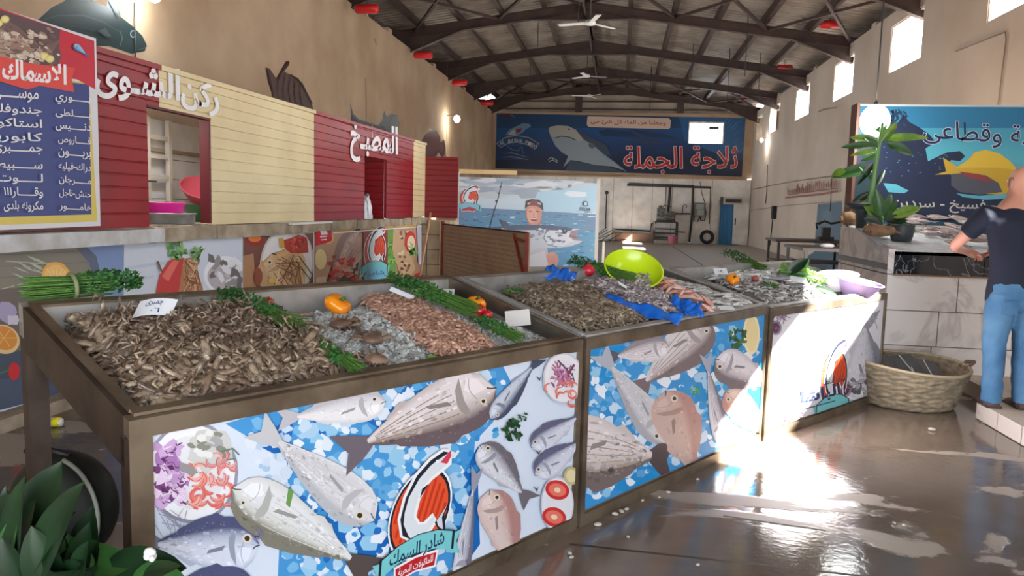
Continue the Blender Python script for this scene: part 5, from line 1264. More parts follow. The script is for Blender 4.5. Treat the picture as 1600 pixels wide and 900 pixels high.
# ================================================================== SEAFOOD
def rmat(name, cols, rough=.35, bump=.2, bs=60, spec=.5, band=None, trans=0):
    """several natural colours, one picked per animal, mottled over its body"""
    M = bpy.data.materials.new(name); M.use_nodes = True
    N = M.node_tree.nodes; L = M.node_tree.links; b = N['Principled BSDF']; b.inputs['Roughness'].default_value = rough; b.inputs['Specular IOR Level'].default_value = spec
    oi = N.new('ShaderNodeObjectInfo'); tc = N.new('ShaderNodeTexCoord')
    n = N.new('ShaderNodeTexNoise'); n.inputs['Scale'].default_value = bs*.5; n.inputs['Detail'].default_value = 3; L.new(tc.outputs['Object'], n.inputs['Vector'])
    ge = N.new('ShaderNodeNewGeometry')
    ad = N.new('ShaderNodeMath'); ad.operation = 'ADD'; L.new(oi.outputs['Random'], ad.inputs[0]); L.new(ge.outputs['Random Per Island'], ad.inputs[1])
    ma = N.new('ShaderNodeMath'); ma.operation = 'MULTIPLY_ADD'; ma.inputs[1].default_value = .9; L.new(n.outputs['Fac'], ma.inputs[0]); L.new(ad.outputs[0], ma.inputs[2])
    fr = N.new('ShaderNodeMath'); fr.operation = 'FRACT'; L.new(ma.outputs[0], fr.inputs[0])
    r = N.new('ShaderNodeValToRGB'); e = r.color_ramp.elements
    cc = cols+[cols[0]]
    while len(e) < len(cc): e.new(.5)
    for i, c in enumerate(cc): e[i].position = i/(len(cc)-1); e[i].color = rgb(c)
    L.new(fr.outputs[0], r.inputs[0]); L.new(r.outputs[0], b.inputs['Base Color'])
    if bump:
        bp = N.new('ShaderNodeBump'); bp.inputs['Strength'].default_value = bump; bp.inputs['Distance'].default_value = .003
        n2 = N.new('ShaderNodeTexNoise'); n2.inputs['Scale'].default_value = bs*3; L.new(tc.outputs['Object'], n2.inputs['Vector']); L.new(n2.outputs['Fac'], bp.inputs['Height']); L.new(bp.outputs[0], b.inputs['Normal'])
    return M
S_mantis = rmat('mantis_shell', [(118,98,82),(88,70,58),(142,122,102),(70,56,48),(166,148,126)], .28)
S_pink = rmat('pink_shell', [(174,134,114),(150,110,92),(198,160,140),(128,92,76)], .3)
S_grey = rmat('grey_shell', [(128,112,92),(88,74,62),(168,152,130),(66,56,48)], .3)
S_squid = rmat('small_squid_skin', [(170,160,160),(122,108,112),(204,196,196),(92,80,88)], .22)
S_fishg = rmat('silver_fish_skin', [(190,188,186),(150,148,146),(214,212,208),(124,120,118)], .2, bs=40)
S_red = rmat('red_mullet_skin', [(216,166,150),(196,136,118),(226,190,176),(186,120,104)], .25, bs=40)
S_fishb = rmat('pinkish_fish_skin', [(150,130,130),(186,166,162),(110,98,104),(206,190,186)], .22, bs=30)
S_crab = rmat('crab_shell', [(120,96,78),(96,74,62),(150,124,104)], .35)

def bent(m, pts, rads, flat=1.0, n=7, mi=0, up=(0,0,1)):
    """tapered body along pts, flattened in height"""
    pts = [Vector(p) for p in pts]; up = Vector(up); vs = []; k = len(pts)
    for i, p in enumerate(pts):
        d = (pts[min(i+1, k-1)]-pts[max(i-1, 0)]).normalized(); s_ = d.cross(up).normalized(); u = s_.cross(d)
        for j in range(n): t = 2*pi*j/n; vs.append(p+s_*cos(t)*rads[i]+u*sin(t)*rads[i]*flat)
    fs = [(i*n+j, i*n+(j+1) % n, (i+1)*n+(j+1) % n, (i+1)*n+j) for i in range(k-1) for j in range(n)]+[tuple(range(n-1,-1,-1)), tuple((k-1)*n+j for j in range(n))]
    m.add(vs, fs, mi, True)
def shrimp_mb(L=.06, curl=2.4, r=.006, legs=4, hook=1.0):
    m = MB(); R_ = L/curl; k = 9
    pts = [(R_*cos(curl*i/k), R_*sin(curl*i/k)*hook, 0) for i in range(k+1)]; cx = sum(p[0] for p in pts)/len(pts); cy = sum(p[1] for p in pts)/len(pts)
    pts = [(x-cx, y-cy, 0) for x, y, _ in pts]
    rr = [r*.35, r*.95, r*1.2, r*1.1, r*1.15, r*.95, r*.95, r*.75, r*.6, r*.3]
    bent(m, pts, rr, 1.15, 6)
    p = Vector(pts[-1]); d = (Vector(pts[-1])-Vector(pts[-2])).normalized(); s_ = Vector((-d.y, d.x, 0))
    for q in (-1, 0, 1): e = p+d*r*2.4+s_*q*r*1.5; m.add([p-s_*r*.3, p+s_*r*.3, e+s_*r*.7+Vector((0,0,r*.2*q)), e-s_*r*.5], [(0,1,2,3)])
    p = Vector(pts[0]); d = (p-Vector(pts[1])).normalized()
    for q in (-1, 1): m.add([p, p+Vector((0,0,r*.2)), p+d*L*.4+Vector((q*r, q*r*2, r)), ], [(0,1,2)])
    for i in range(legs):
        a = Vector(pts[2+i]); c = Vector((-cx, -cy, 0)); b = a+(c-a).normalized()*r*2.2; m.add([a, a+Vector((r*.4,0,0)), b], [(0,1,2)])
    return m
def mantis_mb(L=.12, w_=.0125, bend=.6, seed=0):
    rnd = random.Random(seed); m = MB(); k = 13
    pts = []; 
    for i in range(k+1): s_ = i/k; pts.append((L*(s_-.5), bend*L*.5*(s_-.5)**2*2, L*.10*sin(pi*s_)+(.0)))
    rr = []
    for i in range(k+1):
        s_ = i/k; base = w_*(.45+.75*s_ if s_ < .75 else 1.02-.8*(s_-.75)); rr.append(base*(1.04 if i % 2 else .80))
    bent(m, pts, rr, .70, 8)
    e = Vector(pts[-1])
    for q in (-1.6,-.8,0,.8,1.6):
        a = e+Vector((L*.11*cos(q*.5), L*.11*sin(q*.5), rnd.uniform(-.002,.004))); s_ = Vector((-sin(q*.5), cos(q*.5), 0))*w_*.42
        m.add([e-s_*.6, e+s_*.6, a+s_, a+Vector((L*.02*cos(q*.5), L*.02*sin(q*.5),0)), a-s_], [(0,1,2,3,4)])
    h = Vector(pts[0])
    for q in (-1, 1):
        bent(m, [h+Vector((L*.12,q*w_*.5,0)), h+Vector((-L*.02,q*w_*1.5,.004)), h+Vector((L*.12,q*w_*2.2,.003)), h+Vector((L*.26,q*w_*1.4,0))], [w_*.22,w_*.32,w_*.26,w_*.06], .8, 5)
        m.ball(tuple(h+Vector((-L*.02, q*w_*.35, .003))), w_*.2, 5, 4)
        m.add([h, h+Vector((0,0,.0015)), h+Vector((-L*.22, q*w_*2, .006))], [(0,1,2)])
        for i in range(5): a = Vector(pts[3+i])+Vector((0,q*w_*.7,-.002)); b = a+Vector((rnd.uniform(-.006,.006), q*w_*1.1, -.005)); m.add([a, a+Vector((.0018,0,0)), b], [(0,1,2)])
    return m
def fish_mb(L=.2, hgt=.05, thick=.028, bend=.0, n=8):
    m = MB(); k = 11; prof = [.10,.42,.72,.92,1.0,.98,.88,.72,.5,.3,.17,.15]
    pts = [(L*(i/k-.5)*.86-.02*L, bend*L*(i/k-.5)**2*4, 0) for i in range(k+1)]
    pv = [Vector(p) for p in pts]; vs = []
    for i, p in enumerate(pv):
        for j in range(n): t = 2*pi*j/n; vs.append(p+Vector((0, cos(t)*hgt/2*prof[i], sin(t)*thick/2*prof[i]**.8)))
    m.add(vs, [(i*n+j, i*n+(j+1) % n, (i+1)*n+(j+1) % n, (i+1)*n+j) for i in range(k) for j in range(n)]+[tuple(range(n-1,-1,-1)), tuple(k*n+j for j in range(n))], 0, True)
    e = pv[-1]; f = hgt*.55; th = .0012
    for q in (-1, 1): m.add([e+Vector((-.004,q*.1*f,th)), e+Vector((L*.13, q*f, 0)), e+Vector((L*.075, 0, 0)), e+Vector((-.004,-q*.1*f,-th))], [(0,1,2,3)], 1)
    m.add([pv[4]+Vector((0,hgt*.47,0)), pv[5]+Vector((0,hgt*.66,0)), pv[8]+Vector((0,hgt*.4,0)), pv[9]+Vector((0,hgt*.12,0))], [(0,1,2,3)], 1)
    m.add([pv[7]+Vector((0,-hgt*.33,0)), pv[7]+Vector((0,-hgt*.5,0)), pv[9]+Vector((0,-hgt*.14,0))], [(0,1,2)], 1)
    for q in (-1, 1): m.ball((pts[1][0]+L*.015, hgt*.08, q*thick*.24), hgt*.085, 7, 5, 2)
    m.add([pv[3]+Vector((0,-.1*hgt,thick*.5)), pv[5]+Vector((0,-.22*hgt,thick*.56)), pv[5]+Vector((0,-.05*hgt,thick*.54))], [(0,1,2)], 1)
    return m
M_fin = mat('fin_grey', (120,112,110), .4); M_eye = mat('fish_eye', (22,20,24), .1)
def squid_mb(L=.07):
    m = MB(); bent(m, [(-L*.5,0,0),(-L*.3,0,0),(0,.003,0),(L*.2,0,0),(L*.28,0,0)], [.001,.008,.009,.007,.005], .8, 6)
    for q in (-1, 1): m.add([(-L*.48,0,0), (-L*.38,q*.012,0), (-L*.2,q*.007,0)], [(0,1,2)])
    for q in range(5): y = (q-2)*.003; m.tube([(L*.28,y,0), (L*.42,y*2,.003), (L*.55,y*3+.004,0)], [.0018,.0014,.0006], 4)
    return m
def crab_mb(r=.045):
    m = MB(); m.lathe([(.001,.020),(r*.6,.018),(r*.95,.008),(r,0),(r*.85,-.010),(.001,-.014)], 14, mod=lambda t, z: 1+.12*abs(cos(t)))
    for q in (-1, 1):
        for k in range(4):
            a = (-.5+k*.38); p0 = Vector((sin(a)*r*.8, q*cos(a)*r*.8, 0)); p1 = p0+Vector((sin(a)*.02, q*.035, .012)); p2 = p1+Vector((sin(a)*.02, q*.022, -.016)); m.tube([p0, p1, p2], [.005,.004,.001], 5)
        c0 = Vector((r*.8, q*r*.5, 0)); c1 = c0+Vector((.03, q*.014, .004)); c2 = c1+Vector((.012, -q*.024, 0)); m.tube([c0, c1, c2], [.006,.010,.008], 6)
        m.tube([c2, c2+Vector((.012,-q*.02,.002))], [.007,.001], 5); m.tube([c2+Vector((-.008,-q*.004,0)), c2+Vector((-.006,-q*.022,.002))], [.005,.001], 5)
    return m

def pdist(p, poly):
    best = 9
    for i in range(len(poly)):
        a, b = poly[i], poly[(i+1) % len(poly)]; dx, dy = b[0]-a[0], b[1]-a[1]; L2 = dx*dx+dy*dy or 1e-9
        t = max(0, min(1, ((p[0]-a[0])*dx+(p[1]-a[1])*dy)/L2)); best = min(best, hypot(p[0]-a[0]-dx*t, p[1]-a[1]-dy*t))
    return best
class Heap:
    """a heaped patch on a table bed; its outline is given on the table as (t, p)"""
    def __init__(s, i, pxs, hm, soft=.07, base=0.0, tp=None):
        s.f = TB[i]; f = s.f
        s.poly = tp or [f.loc(f.hit(x, y, base)) for x, y in pxs]
        s.poly = [(max(.055, min(f.L-.055, a)), max(.05, min(f.D-.075, b))) for a, b in s.poly]
        s.hm = hm; s.soft = soft; s.base = base
    def h(s, t, p):
        if not inside((t, p), s.poly): return 0
        d = pdist((t, p), s.poly); q = s.hm*(1-math.exp(-d/s.soft))
        return q+.012*noise.noise(Vector((t*9, p*9, 3.1)))*min(1, d/.05)
    def z(s, t, p): return s.f.bed(p)+s.base+s.h(t, p)
    def nrm(s, t, p):
        e = .01; dz1 = (s.z(t+e, p)-s.z(t-e, p))/(2*e); dz2 = (s.z(t, p+e)-s.z(t, p-e))/(2*e)
        return (s.f.T*(-dz1)+s.f.P*(-dz2)+Vector((0,0,1))).normalized()
    def rnd(s):
        xs = [q[0] for q in s.poly]; ys = [q[1] for q in s.poly]
        while True:
            q = (random.uniform(min(xs), max(xs)), random.uniform(min(ys), max(ys)))
            if inside(q, s.poly): return q
    def spread(s, n, gap):
        pts = []; tries = 0; g = gap
        while len(pts) < n and tries < n*60:
            tries += 1; q = s.rnd()
            if all((q[0]-a)**2+(q[1]-b)**2 > g*g for a, b in pts): pts.append(q)
            if tries % (n*8) == 0: g *= .8
        return pts
    def M(s, t, p, lift, dirn=None, tilt=.25, roll=None):
        n = s.nrm(t, p); a = random.uniform(0, 2*pi) if dirn is None else dirn+random.uniform(-.5, .5)
        x = s.f.T*cos(a)+s.f.P*sin(a)+n*random.uniform(-tilt, tilt)
        n2 = (n+Vector([random.uniform(-tilt, tilt) for _ in range(3)])).normalized()
        if roll is not None: n2 = Matrix.Rotation(random.uniform(-roll, roll), 4, x) @ n2
        x = (x-n2*x.dot(n2)).normalized()
        return frame_M(s.f.w(t, p, s.z(t, p)+lift), x, n2)
    def mound(s, name, mt, label, cat, cell=.02, drop=.006, **kw):
        m = MB(); xs = [q[0] for q in s.poly]; ys = [q[1] for q in s.poly]
        nx = int((max(xs)-min(xs))/cell)+1; ny = int((max(ys)-min(ys))/cell)+1; idx = {}; vs = []
        for i in range(nx+1):
            for j in range(ny+1):
                t, p = min(xs)+i*cell, min(ys)+j*cell
                if inside((t, p), s.poly) : idx[i, j] = len(vs); vs.append(s.f.w(t, p, s.z(t, p)-drop+random.uniform(-.002,.002)))
        fs = [(idx[i,j], idx[i+1,j], idx[i+1,j+1], idx[i,j+1]) for (i, j) in idx if (i+1,j) in idx and (i+1,j+1) in idx and (i,j+1) in idx]
        m.add(vs, fs, 0, True); return m
def pile(heap, protos, mats_, n_ind, n_rest, gap, lift, name, label, cat, group, restname, restlabel, mound_mat, scale=(.85,1.15), dirn=None, tilt=.25, cell=.02, roll=None):
    """n_ind animals as objects of their own, the others and the packed mass below them as one"""
    mes = [q.mesh(name, mats_) for q in protos]
    pts = heap.spread(n_ind+n_rest, gap)
    pts = sorted(pts, key=lambda q: (heap.f.w(q[0], q[1], 1.0)-CAM).length)
    step = max(1, len(pts)/max(1, n_ind)); ind = set(int(k*step) for k in range(n_ind))
    if n_rest: ind = set(range(n_ind))
    big = heap.mound(restname, mound_mat, restlabel, cat, cell)
    for k, (t, p) in enumerate(pts):
        M = heap.M(t, p, lift*random.uniform(.4, 1.3), dirn, tilt, roll); sc_ = random.uniform(*scale)
        if k in ind:
            o = bpy.data.objects.new(name, random.choice(mes)); COL.objects.link(o); o.matrix_world = M @ Matrix.Scale(sc_, 4); tag(o, label, cat, group)
        else:
            q = random.choice(protos); MM = M @ Matrix.Scale(sc_, 4)
            o0 = len(big.v); big.v += [tuple(MM @ Vector(v)) for v in q.v]; big.f += [tuple(i+o0 for i in f) for f in q.f]; big.mi += [x+1 for x in q.mi]; big.sm += q.sm
    return big.build(restname, [mound_mat]+mats_, label=restlabel, cat=cat, kind='stuff')

# ---- crushed ice bed of the nearest table
M_ice = mat('crushed_ice', (164,167,164), .2, c2=(198,200,198), scale=22, bump=.8, bscale=120, trans=.12)
def ice_bed(i, tp, hm, n, label, base=-.02, size=(.004,.013)):
    hp = Heap(i, None, hm, .1, base, tp)
    m = hp.mound('crushed_ice', M_ice, '', '', .02, .004)
    cube = [(-1,-1,-1),(1,-1,-1),(1,1,-1),(-1,1,-1),(-1,-1,1),(1,-1,1),(1,1,1),(-1,1,1)]
    for _ in range(n):
        t, p = hp.rnd(); M = hp.M(t, p, random.uniform(-.002,.006), None, .8); s_ = random.uniform(*size)*(1 if random.random() < .9 else 1.5)
        M = M @ Matrix.Diagonal((s_*random.uniform(.5,1.1), s_*random.uniform(.4,.9), s_*random.uniform(.25,.6), 1))
        m.add([M @ Vector([c+random.uniform(-.3,.3) for c in q]) for q in cube], [(0,3,2,1),(4,5,6,7),(0,1,5,4),(1,2,6,5),(2,3,7,6),(3,0,4,7)])
    m.build('crushed_ice', M_ice, label=label, cat='ice', kind='stuff'); return hp
full = lambda i: [(.05,.05), (TB[i].L-.05,.05), (TB[i].L-.05, TB[i].D-.07), (.05, TB[i].D-.07)]
ICE1 = ice_bed(0, full(0), .045, 5200, 'crushed ice filling the nearest table tray around the shrimp')
ice_bed(1, full(1), .005, 300, 'crushed ice under the heaps of the middle table', -.015)
ice_bed(2, full(2), .01, 900, 'crushed ice under the fish of the far table', -.015)
def onice(x, y, dz=.0):
    P = TB[0].hit(x, y, .02); t, p = TB[0].loc(P); return t, p

# mantis shrimps, big brown heap at the left
HM = Heap(0, [(78,492),(110,470),(215,452),(330,455),(372,478),(430,505),(480,540),(548,584),(420,612),(240,640),(215,622),(150,560)], .075, .10, .0)
pr = [mantis_mb(.125,.0165,.9,1), mantis_mb(.11,.0155,-1.4,2), mantis_mb(.13,.017,.3,3), mantis_mb(.10,.0155,2.2,4)]
pile(HM, pr, [S_mantis], 300, 620, .026, .016, 'mantis_shrimp', 'brown mantis shrimp in the big heap on the near table', 'mantis shrimp', 'mantis shrimps heaped on the near table', 'mantis_shrimp_heap', 'packed mass of mantis shrimps at the left of the near table', mat('heap_dark', (96,80,68), .5, c2=(66,54,48), scale=30), tilt=.45, roll=.9)
# pink shrimps
HP = Heap(0, [(560,468),(585,462),(622,462),(660,480),(712,502),(752,528),(778,548),(730,556),(690,560),(655,535),(615,508)], .035, .05, .025)
pr = [shrimp_mb(.062, 2.8, .0058), shrimp_mb(.058, 3.3, .0055), shrimp_mb(.066, 2.0, .006)]
pile(HP, pr, [S_pink], 300, 420, .013, .008, 'pink_shrimp', 'small pink shrimp in the heap on the ice', 'shrimp', 'pink shrimps on the near table', 'pink_shrimp_heap', 'packed pink shrimps on the ice of the near table', mat('heap_pink', (150,104,86), .5), tilt=.5, cell=.012)
# grey-brown shrimps
HG = Heap(1, [(756,446),(790,440),(850,430),(885,430),(925,452),(958,478),(1008,503),(960,512),(918,518),(880,508),(830,484)], .05, .06, .01)
pr = [shrimp_mb(.075, 2.4, .0065), shrimp_mb(.07, 3.0, .006), shrimp_mb(.08, 1.7, .0065)]
pile(HG, pr, [S_grey], 300, 1100, .016, .010, 'grey_shrimp', 'grey-brown shrimp in the wide heap on the middle table', 'shrimp', 'grey shrimps on the middle table', 'grey_shrimp_heap', 'packed grey-brown shrimps at the left of the middle table', mat('heap_grey', (92,80,68), .5), tilt=.5, cell=.015)
# small squid in blue plastic
HS = Heap(1, [(886,440),(925,436),(985,450),(1035,464),(1075,482),(1060,494),(1010,496),(955,474),(905,450)], .05, .05, .02)
pile(HS, [squid_mb(.07), squid_mb(.06), shrimp_mb(.05,3.0,.006)], [S_squid], 260, 260, .017, .01, 'small_squid', 'small grey squid in the heap between blue plastic sheets', 'squid', 'small squid on blue plastic', 'small_squid_heap', 'packed small squid between the blue plastic sheets', mat('heap_squid', (110,100,102), .4), tilt=.5, cell=.015)
# pale fish and red mullets on the middle table
HF = Heap(1, [(1010,428),(1050,420),(1100,440),(1150,458),(1185,478),(1150,490),(1105,492),(1065,465),(1030,450)], .035, .05, .02)
fm = [S_fishg, M_fin, M_eye]
pile(HF, [fish_mb(.15,.032,.024,.1), fish_mb(.13,.028,.022,-.1)], fm, 110, 0, .026, .012, 'pale_fish', 'slim pale silvery fish at the right end of the middle table', 'fish', 'pale fish on the middle table', 'pale_fish_heap', 'packed pale fish at the right of the middle table', mat('heap_pale', (150,146,142), .4), dirn=2.5, tilt=.2)
HR = Heap(1, [(1015,446),(1040,446),(1075,466),(1120,488),(1100,494),(1060,476)], .05, .03, .03)
pile(HR, [fish_mb(.15,.036,.026,.08)], [S_red, M_fin, M_eye], 24, 0, .03, .014, 'red_mullet', 'reddish mullet between the squid and the pale fish', 'fish', 'red mullets on the middle table', 'red_mullet_heap', 'packed reddish mullets on the middle table', mat('heap_red', (170,120,104), .4), dirn=2.4, tilt=.15)
# far table: long silver fish and small silver fry
HA = Heap(2, [(1062,424),(1110,418),(1180,420),(1225,432),(1250,446),(1215,440),(1160,440),(1120,440)], .04, .04, .01)
pile(HA, [fish_mb(.20,.036,.026,.06), fish_mb(.24,.05,.03,-.05)], fm, 70, 0, .03, .014, 'silver_fish', 'long silver fish across the back of the far table', 'fish', 'silver fish on the far table', 'silver_fish_heap', 'packed silver fish at the back of the far table', mat('heap_silver', (140,138,136), .4), dirn=2.6, tilt=.2)
HB = Heap(2, [(1120,440),(1160,440),(1225,446),(1270,456),(1290,466),(1240,474),(1205,478),(1165,462)], .03, .04, .01)
pile(HB, [fish_mb(.09,.024,.016,.08), fish_mb(.08,.022,.015,-.1)], fm, 230, 0, .018, .009, 'silver_fry', 'tiny silver fish near the front edge of the far table', 'fish', 'tiny silver fish on the far table', 'silver_fry_heap', 'packed tiny silver fish at the front of the far table', mat('heap_silver', (140,138,136), .4), dirn=None, tilt=.35)
# large single fish on the far table
big = fish_mb(.36,.085,.05,.04).mesh('large_fish', [rmat('dark_silver_skin', [(120,122,128),(170,172,176),(96,98,104)], .2, bs=20), M_fin, M_eye])
for (x, y, a, lb) in ((1222,436,2.6,'large silver fish beside the tomato on the far table'), (1240,448,2.5,'large dark-backed fish by the white tag on the far table'), (1262,452,2.45,'large silver fish nearest the lettuce on the far table')):
    t, p = TB[2].loc(TB[2].hit(x, y, .05)); o = obj('large_fish', big, label=lb, cat='fish'); o.matrix_world = frame_M(TB[2].w(t, p, TB[2].bed(p)+.055), TB[2].T*cos(a)+TB[2].P*sin(a), (0,-.1,1))
# fish on the tiled counter, heaped up against the sign
random.seed(11)
fb = [fish_mb(.30,.085,.045,.05).mesh('counter_fish', [S_fishb, M_fin, M_eye]), fish_mb(.26,.075,.04,-.06).mesh('counter_fish', [S_fishb, M_fin, M_eye])]
for k in range(64):
    x = random.uniform(2.98, 4.2); y = random.uniform(7.32, 8.45); z = 1.205+(y-7.2)*.13+.035+.06*random.random()*(1 if y > 7.5 else .3)+max(0,(y-7.9))*.10
    o = obj('counter_fish', random.choice(fb), label='pinkish grey fish on ice on the tiled counter below the aquarium sign', cat='fish', group='fish on the tiled counter')
    o.matrix_world = frame_M(Vector((x, y, z)), Vector((cos(-.75+random.uniform(-.7,.7)), sin(-.75+random.uniform(-.7,.7)), -.1)), Vector((random.uniform(-.25,.25), -.35+random.uniform(-.2,.2), 1)))
random.seed(12)
# crabs on the ice
cm = crab_mb(.042).mesh('crab', [S_crab])
for (x, y, a, lb) in ((532,513,.4,'brown crab on the ice, farthest from the front rail'), (582,541,2.0,'brown crab on the ice between the other two crabs'), (588,566,3.6,'brown crab with a red claw tip beside the front rail')):
    t, p = onice(x, y); o = obj('crab', cm, label=lb, cat='crab'); o.matrix_world = frame_M(TB[0].w(t, p, ICE1.z(t, p)+.022), (cos(a), sin(a), .1), (.1,-.2,1))
for (x, y, a, lb) in ((490,515,2.9,'loose pale mantis shrimp on the ice left of the crabs'), (560,523,2.2,'loose mantis shrimp lying between two crabs'), (470,500,.9,'loose grey mantis shrimp on the ice near the parsley')):
    t, p = onice(x, y); o = obj('loose_mantis_shrimp', mantis_mb(.12,.012,.5,9).mesh('loose', [S_mantis]), label=lb, cat='mantis shrimp'); o.matrix_world = frame_M(TB[0].w(t, p, ICE1.z(t, p)+.012), (cos(a), sin(a), .05), (.1,-.1,1))

# ================================================================== GREENS AND VEGETABLES
G_leaf = rmat('parsley_leaf', [(40,96,36),(28,72,28),(58,118,44),(24,60,26)], .5, 0)
G_stem = rmat('parsley_stem', [(84,128,54),(66,110,46),(104,146,68)], .45, 0)
G_leafL = rmat('light_lettuce', [(130,180,70),(160,200,100),(96,150,56)], .5, 0)
G_dark = mat('dark_leaf_green', (26,52,28), .4, c2=(18,40,22), scale=12); G_mid = mat('leaf_green', (54,98,44), .4, c2=(40,78,36), scale=14); G_bri = mat('bright_leaf', (126,160,56), .4, c2=(84,124,46), scale=10)
def bunch(P0, P1, wd, label, stems=.45, n_leaf=420, seed=1, band=True, lm=None, ls=.012, flip=False):
    """bunch of herbs from P0 (cut stems) to P1 (leaf end)"""
    P0, P1 = Vector(P0), Vector(P1); rnd = random.Random(seed); d = P1-P0; L = d.length; M = frame_M(P0, d, (0,0,1))
    e = empty('parsley_bunch', P0, label=label, cat='herbs'); iv = Matrix.Translation(-P0)
    m = MB()
    for k in range(70):
        a = rnd.uniform(0, 2*pi); r = wd*.5*sqrt(rnd.random()); y, z = cos(a)*r, sin(a)*r*.55+wd*.25
        m.tube([M @ Vector((rnd.uniform(-.02,.03), y*1.25, z*1.1)), M @ Vector((L*stems*.7, y*.7, z)), M @ Vector((L*(stems+.25), y*1.1, z))], [.0022,.002,.0012], 4, cap=False)
    o = m.build('stems', G_stem, e); o.matrix_parent_inverse = iv
    m = MB()
    for k in range(n_leaf):
        q = stems*.75+(1.02-stems*.75)*rnd.random(); a = rnd.uniform(0, 2*pi); r = wd*.6*sqrt(rnd.random())*(1.1-.5*abs(q-.7)); c = M @ Vector((L*q, cos(a)*r, abs(sin(a))*r*.75+wd*.12))
        u = Vector([rnd.uniform(-1,1) for _ in range(3)]).normalized(); v = u.orthogonal().normalized(); s_ = ls*rnd.uniform(.6,1.3)
        for w_ in (-1, 0, 1):
            b = (u+v*w_*.8).normalized(); side = b.cross(u.cross(v)).normalized()
            m.add([c, c+b*s_*.6+side*s_*.32, c+b*s_*1.15, c+b*s_*.6-side*s_*.32+u.cross(v)*s_*.15], [(0,1,2,3)])
    o = m.build('leaves', lm or G_leaf, e); o.matrix_parent_inverse = iv
    if band:
        m = MB(); c = M @ Vector((L*stems*.8, 0, wd*.25)); 
        pts = [c+(M.to_3x3() @ Vector((0, cos(t)*wd*.5, sin(t)*wd*.32))) for t in [2*pi*k/16 for k in range(17)]]; m.tube(pts, .008, 6)
        o = m.build('tie', mat('dry_stalk_tie', (120,130,90), .7), e); o.matrix_parent_inverse = iv
    return e
def T0(i, x, y, dz): return TB[i].hit(x, y, dz)
bunch(T0(0,40,470,.07), T0(0,215,455,.09), .15, 'large tied bunch of parsley resting on the back left corner of the near table', .5, 700, 3)
bunch(T0(0,460,520,.07), T0(0,352,468,.07), .11, 'dark parsley bunch between the mantis shrimp and the bare ice', .3, 520, 4, band=False)
bunch(T0(0,735,494,.06), T0(0,612,444,.08), .12, 'thick parsley bunch behind the pink shrimp', .35, 800, 5, band=False)
bunch(T0(0,808,534,.05), T0(0,750,505,.05), .07, 'small parsley bunch at the right end of the near table', .3, 300, 6, band=False)
bunch(T0(0,556,580,.05), T0(0,490,540,.05), .06, 'short parsley sprigs between the mantis shrimp and the crabs', .35, 260, 7, band=False)
bunch(T0(1,985,443,.06), T0(1,893,414,.08), .13, 'dark parsley bunch beside the pomegranate on the middle table', .35, 620, 8, band=False)
bunch(T0(1,792,458,.07), T0(1,818,455,.07), .03, 'tiny parsley sprig on the grey shrimp', .1, 40, 9, band=False)
bunch(T0(2,1190,425,.06), T0(2,1135,400,.09), .12, 'curly parsley hanging over the back rail of the far table', .2, 420, 10, band=False)
bunch(T0(2,1212,450,.07), T0(2,1190,445,.07), .05, 'little parsley sprig among the tiny silver fish', .1, 70, 11, band=False)
bunch(T0(2,1290,446,.05), T0(2,1220,428,.06), .15, 'pale green lettuce heap in the sun at the right of the far table', .1, 420, 12, band=False, lm=G_leafL, ls=.022)
def leaf_mesh(L=.12, w_=.05, fold=.25, droop=.3, n=9):
    m = MB(); vs = []
    for i in range(n+1):
        s_ = i/n; x = L*s_; z = -droop*L*s_*s_; hw = w_/2*sin(pi*min(1, s_**.85))**.7 if 0 < s_ < 1 else .0005
        for q in (-1,-.5,0,.5,1): vs.append((x, hw*q, z+abs(q)*hw*fold*2))
    m.add(vs, [(i*5+j, i*5+j+1, (i+1)*5+j+1, (i+1)*5+j) for i in range(n) for j in range(4)], 0, True); return m
def leaf_at(A, B, w_, mt, name='leaf', parent=None, inv=None, face=None, droop=.15, **kw):
    A, B = Vector(A), Vector(B); d = B-A; L = d.length; z = Vector(face) if face else (CAM-A).normalized()+Vector((0,0,.6))
    if abs(z.normalized().dot(d.normalized())) > .95: z = Vector((0,0,1))
    me = leaf_mesh(L, w_, .2, droop).mesh(name, mt); M = frame_M(A, d, z)
    me.transform(M if parent is None else M)
    if parent is not None: o = obj(name, me, parent); o.matrix_parent_inverse = inv
    else: o = obj(name, me, None, **kw)
    return o
def pepper(P, r, mt, label, name='bell_pepper', cat='pepper', lobes=4, sq=.85, rot=(0,0,0), crown=False):
    e = empty(name, P, label=label, cat=cat); e.rotation_euler = rot
    m = MB(); prof = [(r*.02,r*1.55*sq),(r*.3,r*1.75*sq),(r*.75,r*1.68*sq),(r*1.0,r*1.25*sq),(r*.98,r*.7*sq),(r*.8,r*.25*sq),(r*.45,r*.0),(r*.02,r*.08)]
    if lobes == 0: prof = [(r*sin(pi*k/12)+.0005, r*(1-cos(pi*(12-k)/12))*sq) for k in range(13)][::-1]
    m.lathe(prof, 36, mod=(lambda t, z: 1+.09*cos(lobes*t)) if lobes else None); m.build('flesh', mt, e)
    m = MB()
    if crown:
        for k in range(6): t = k*pi/3; m.add([(cos(t-.3)*r*.22, sin(t-.3)*r*.22, 1.95*r*sq), (cos(t+.3)*r*.22, sin(t+.3)*r*.22, 1.95*r*sq), (cos(t)*r*.36, sin(t)*r*.36, 2.45*r*sq)], [(0,1,2)])
        m.build('crown', mt, e)
    else: m.tube([(0,0,r*1.5*sq), (r*.1,0,r*1.95*sq), (r*.25,0,r*2.1*sq)], [r*.16,r*.12,r*.13], 8); m.build('stalk', G_mid, e)
    return e
M_or = mat('orange_pepper_skin', (236,140,22), .18); M_tom = mat('tomato_red', (190,26,36), .18); M_pom = mat('pomegranate_red', (196,40,56), .3, c2=(160,26,44), scale=20)
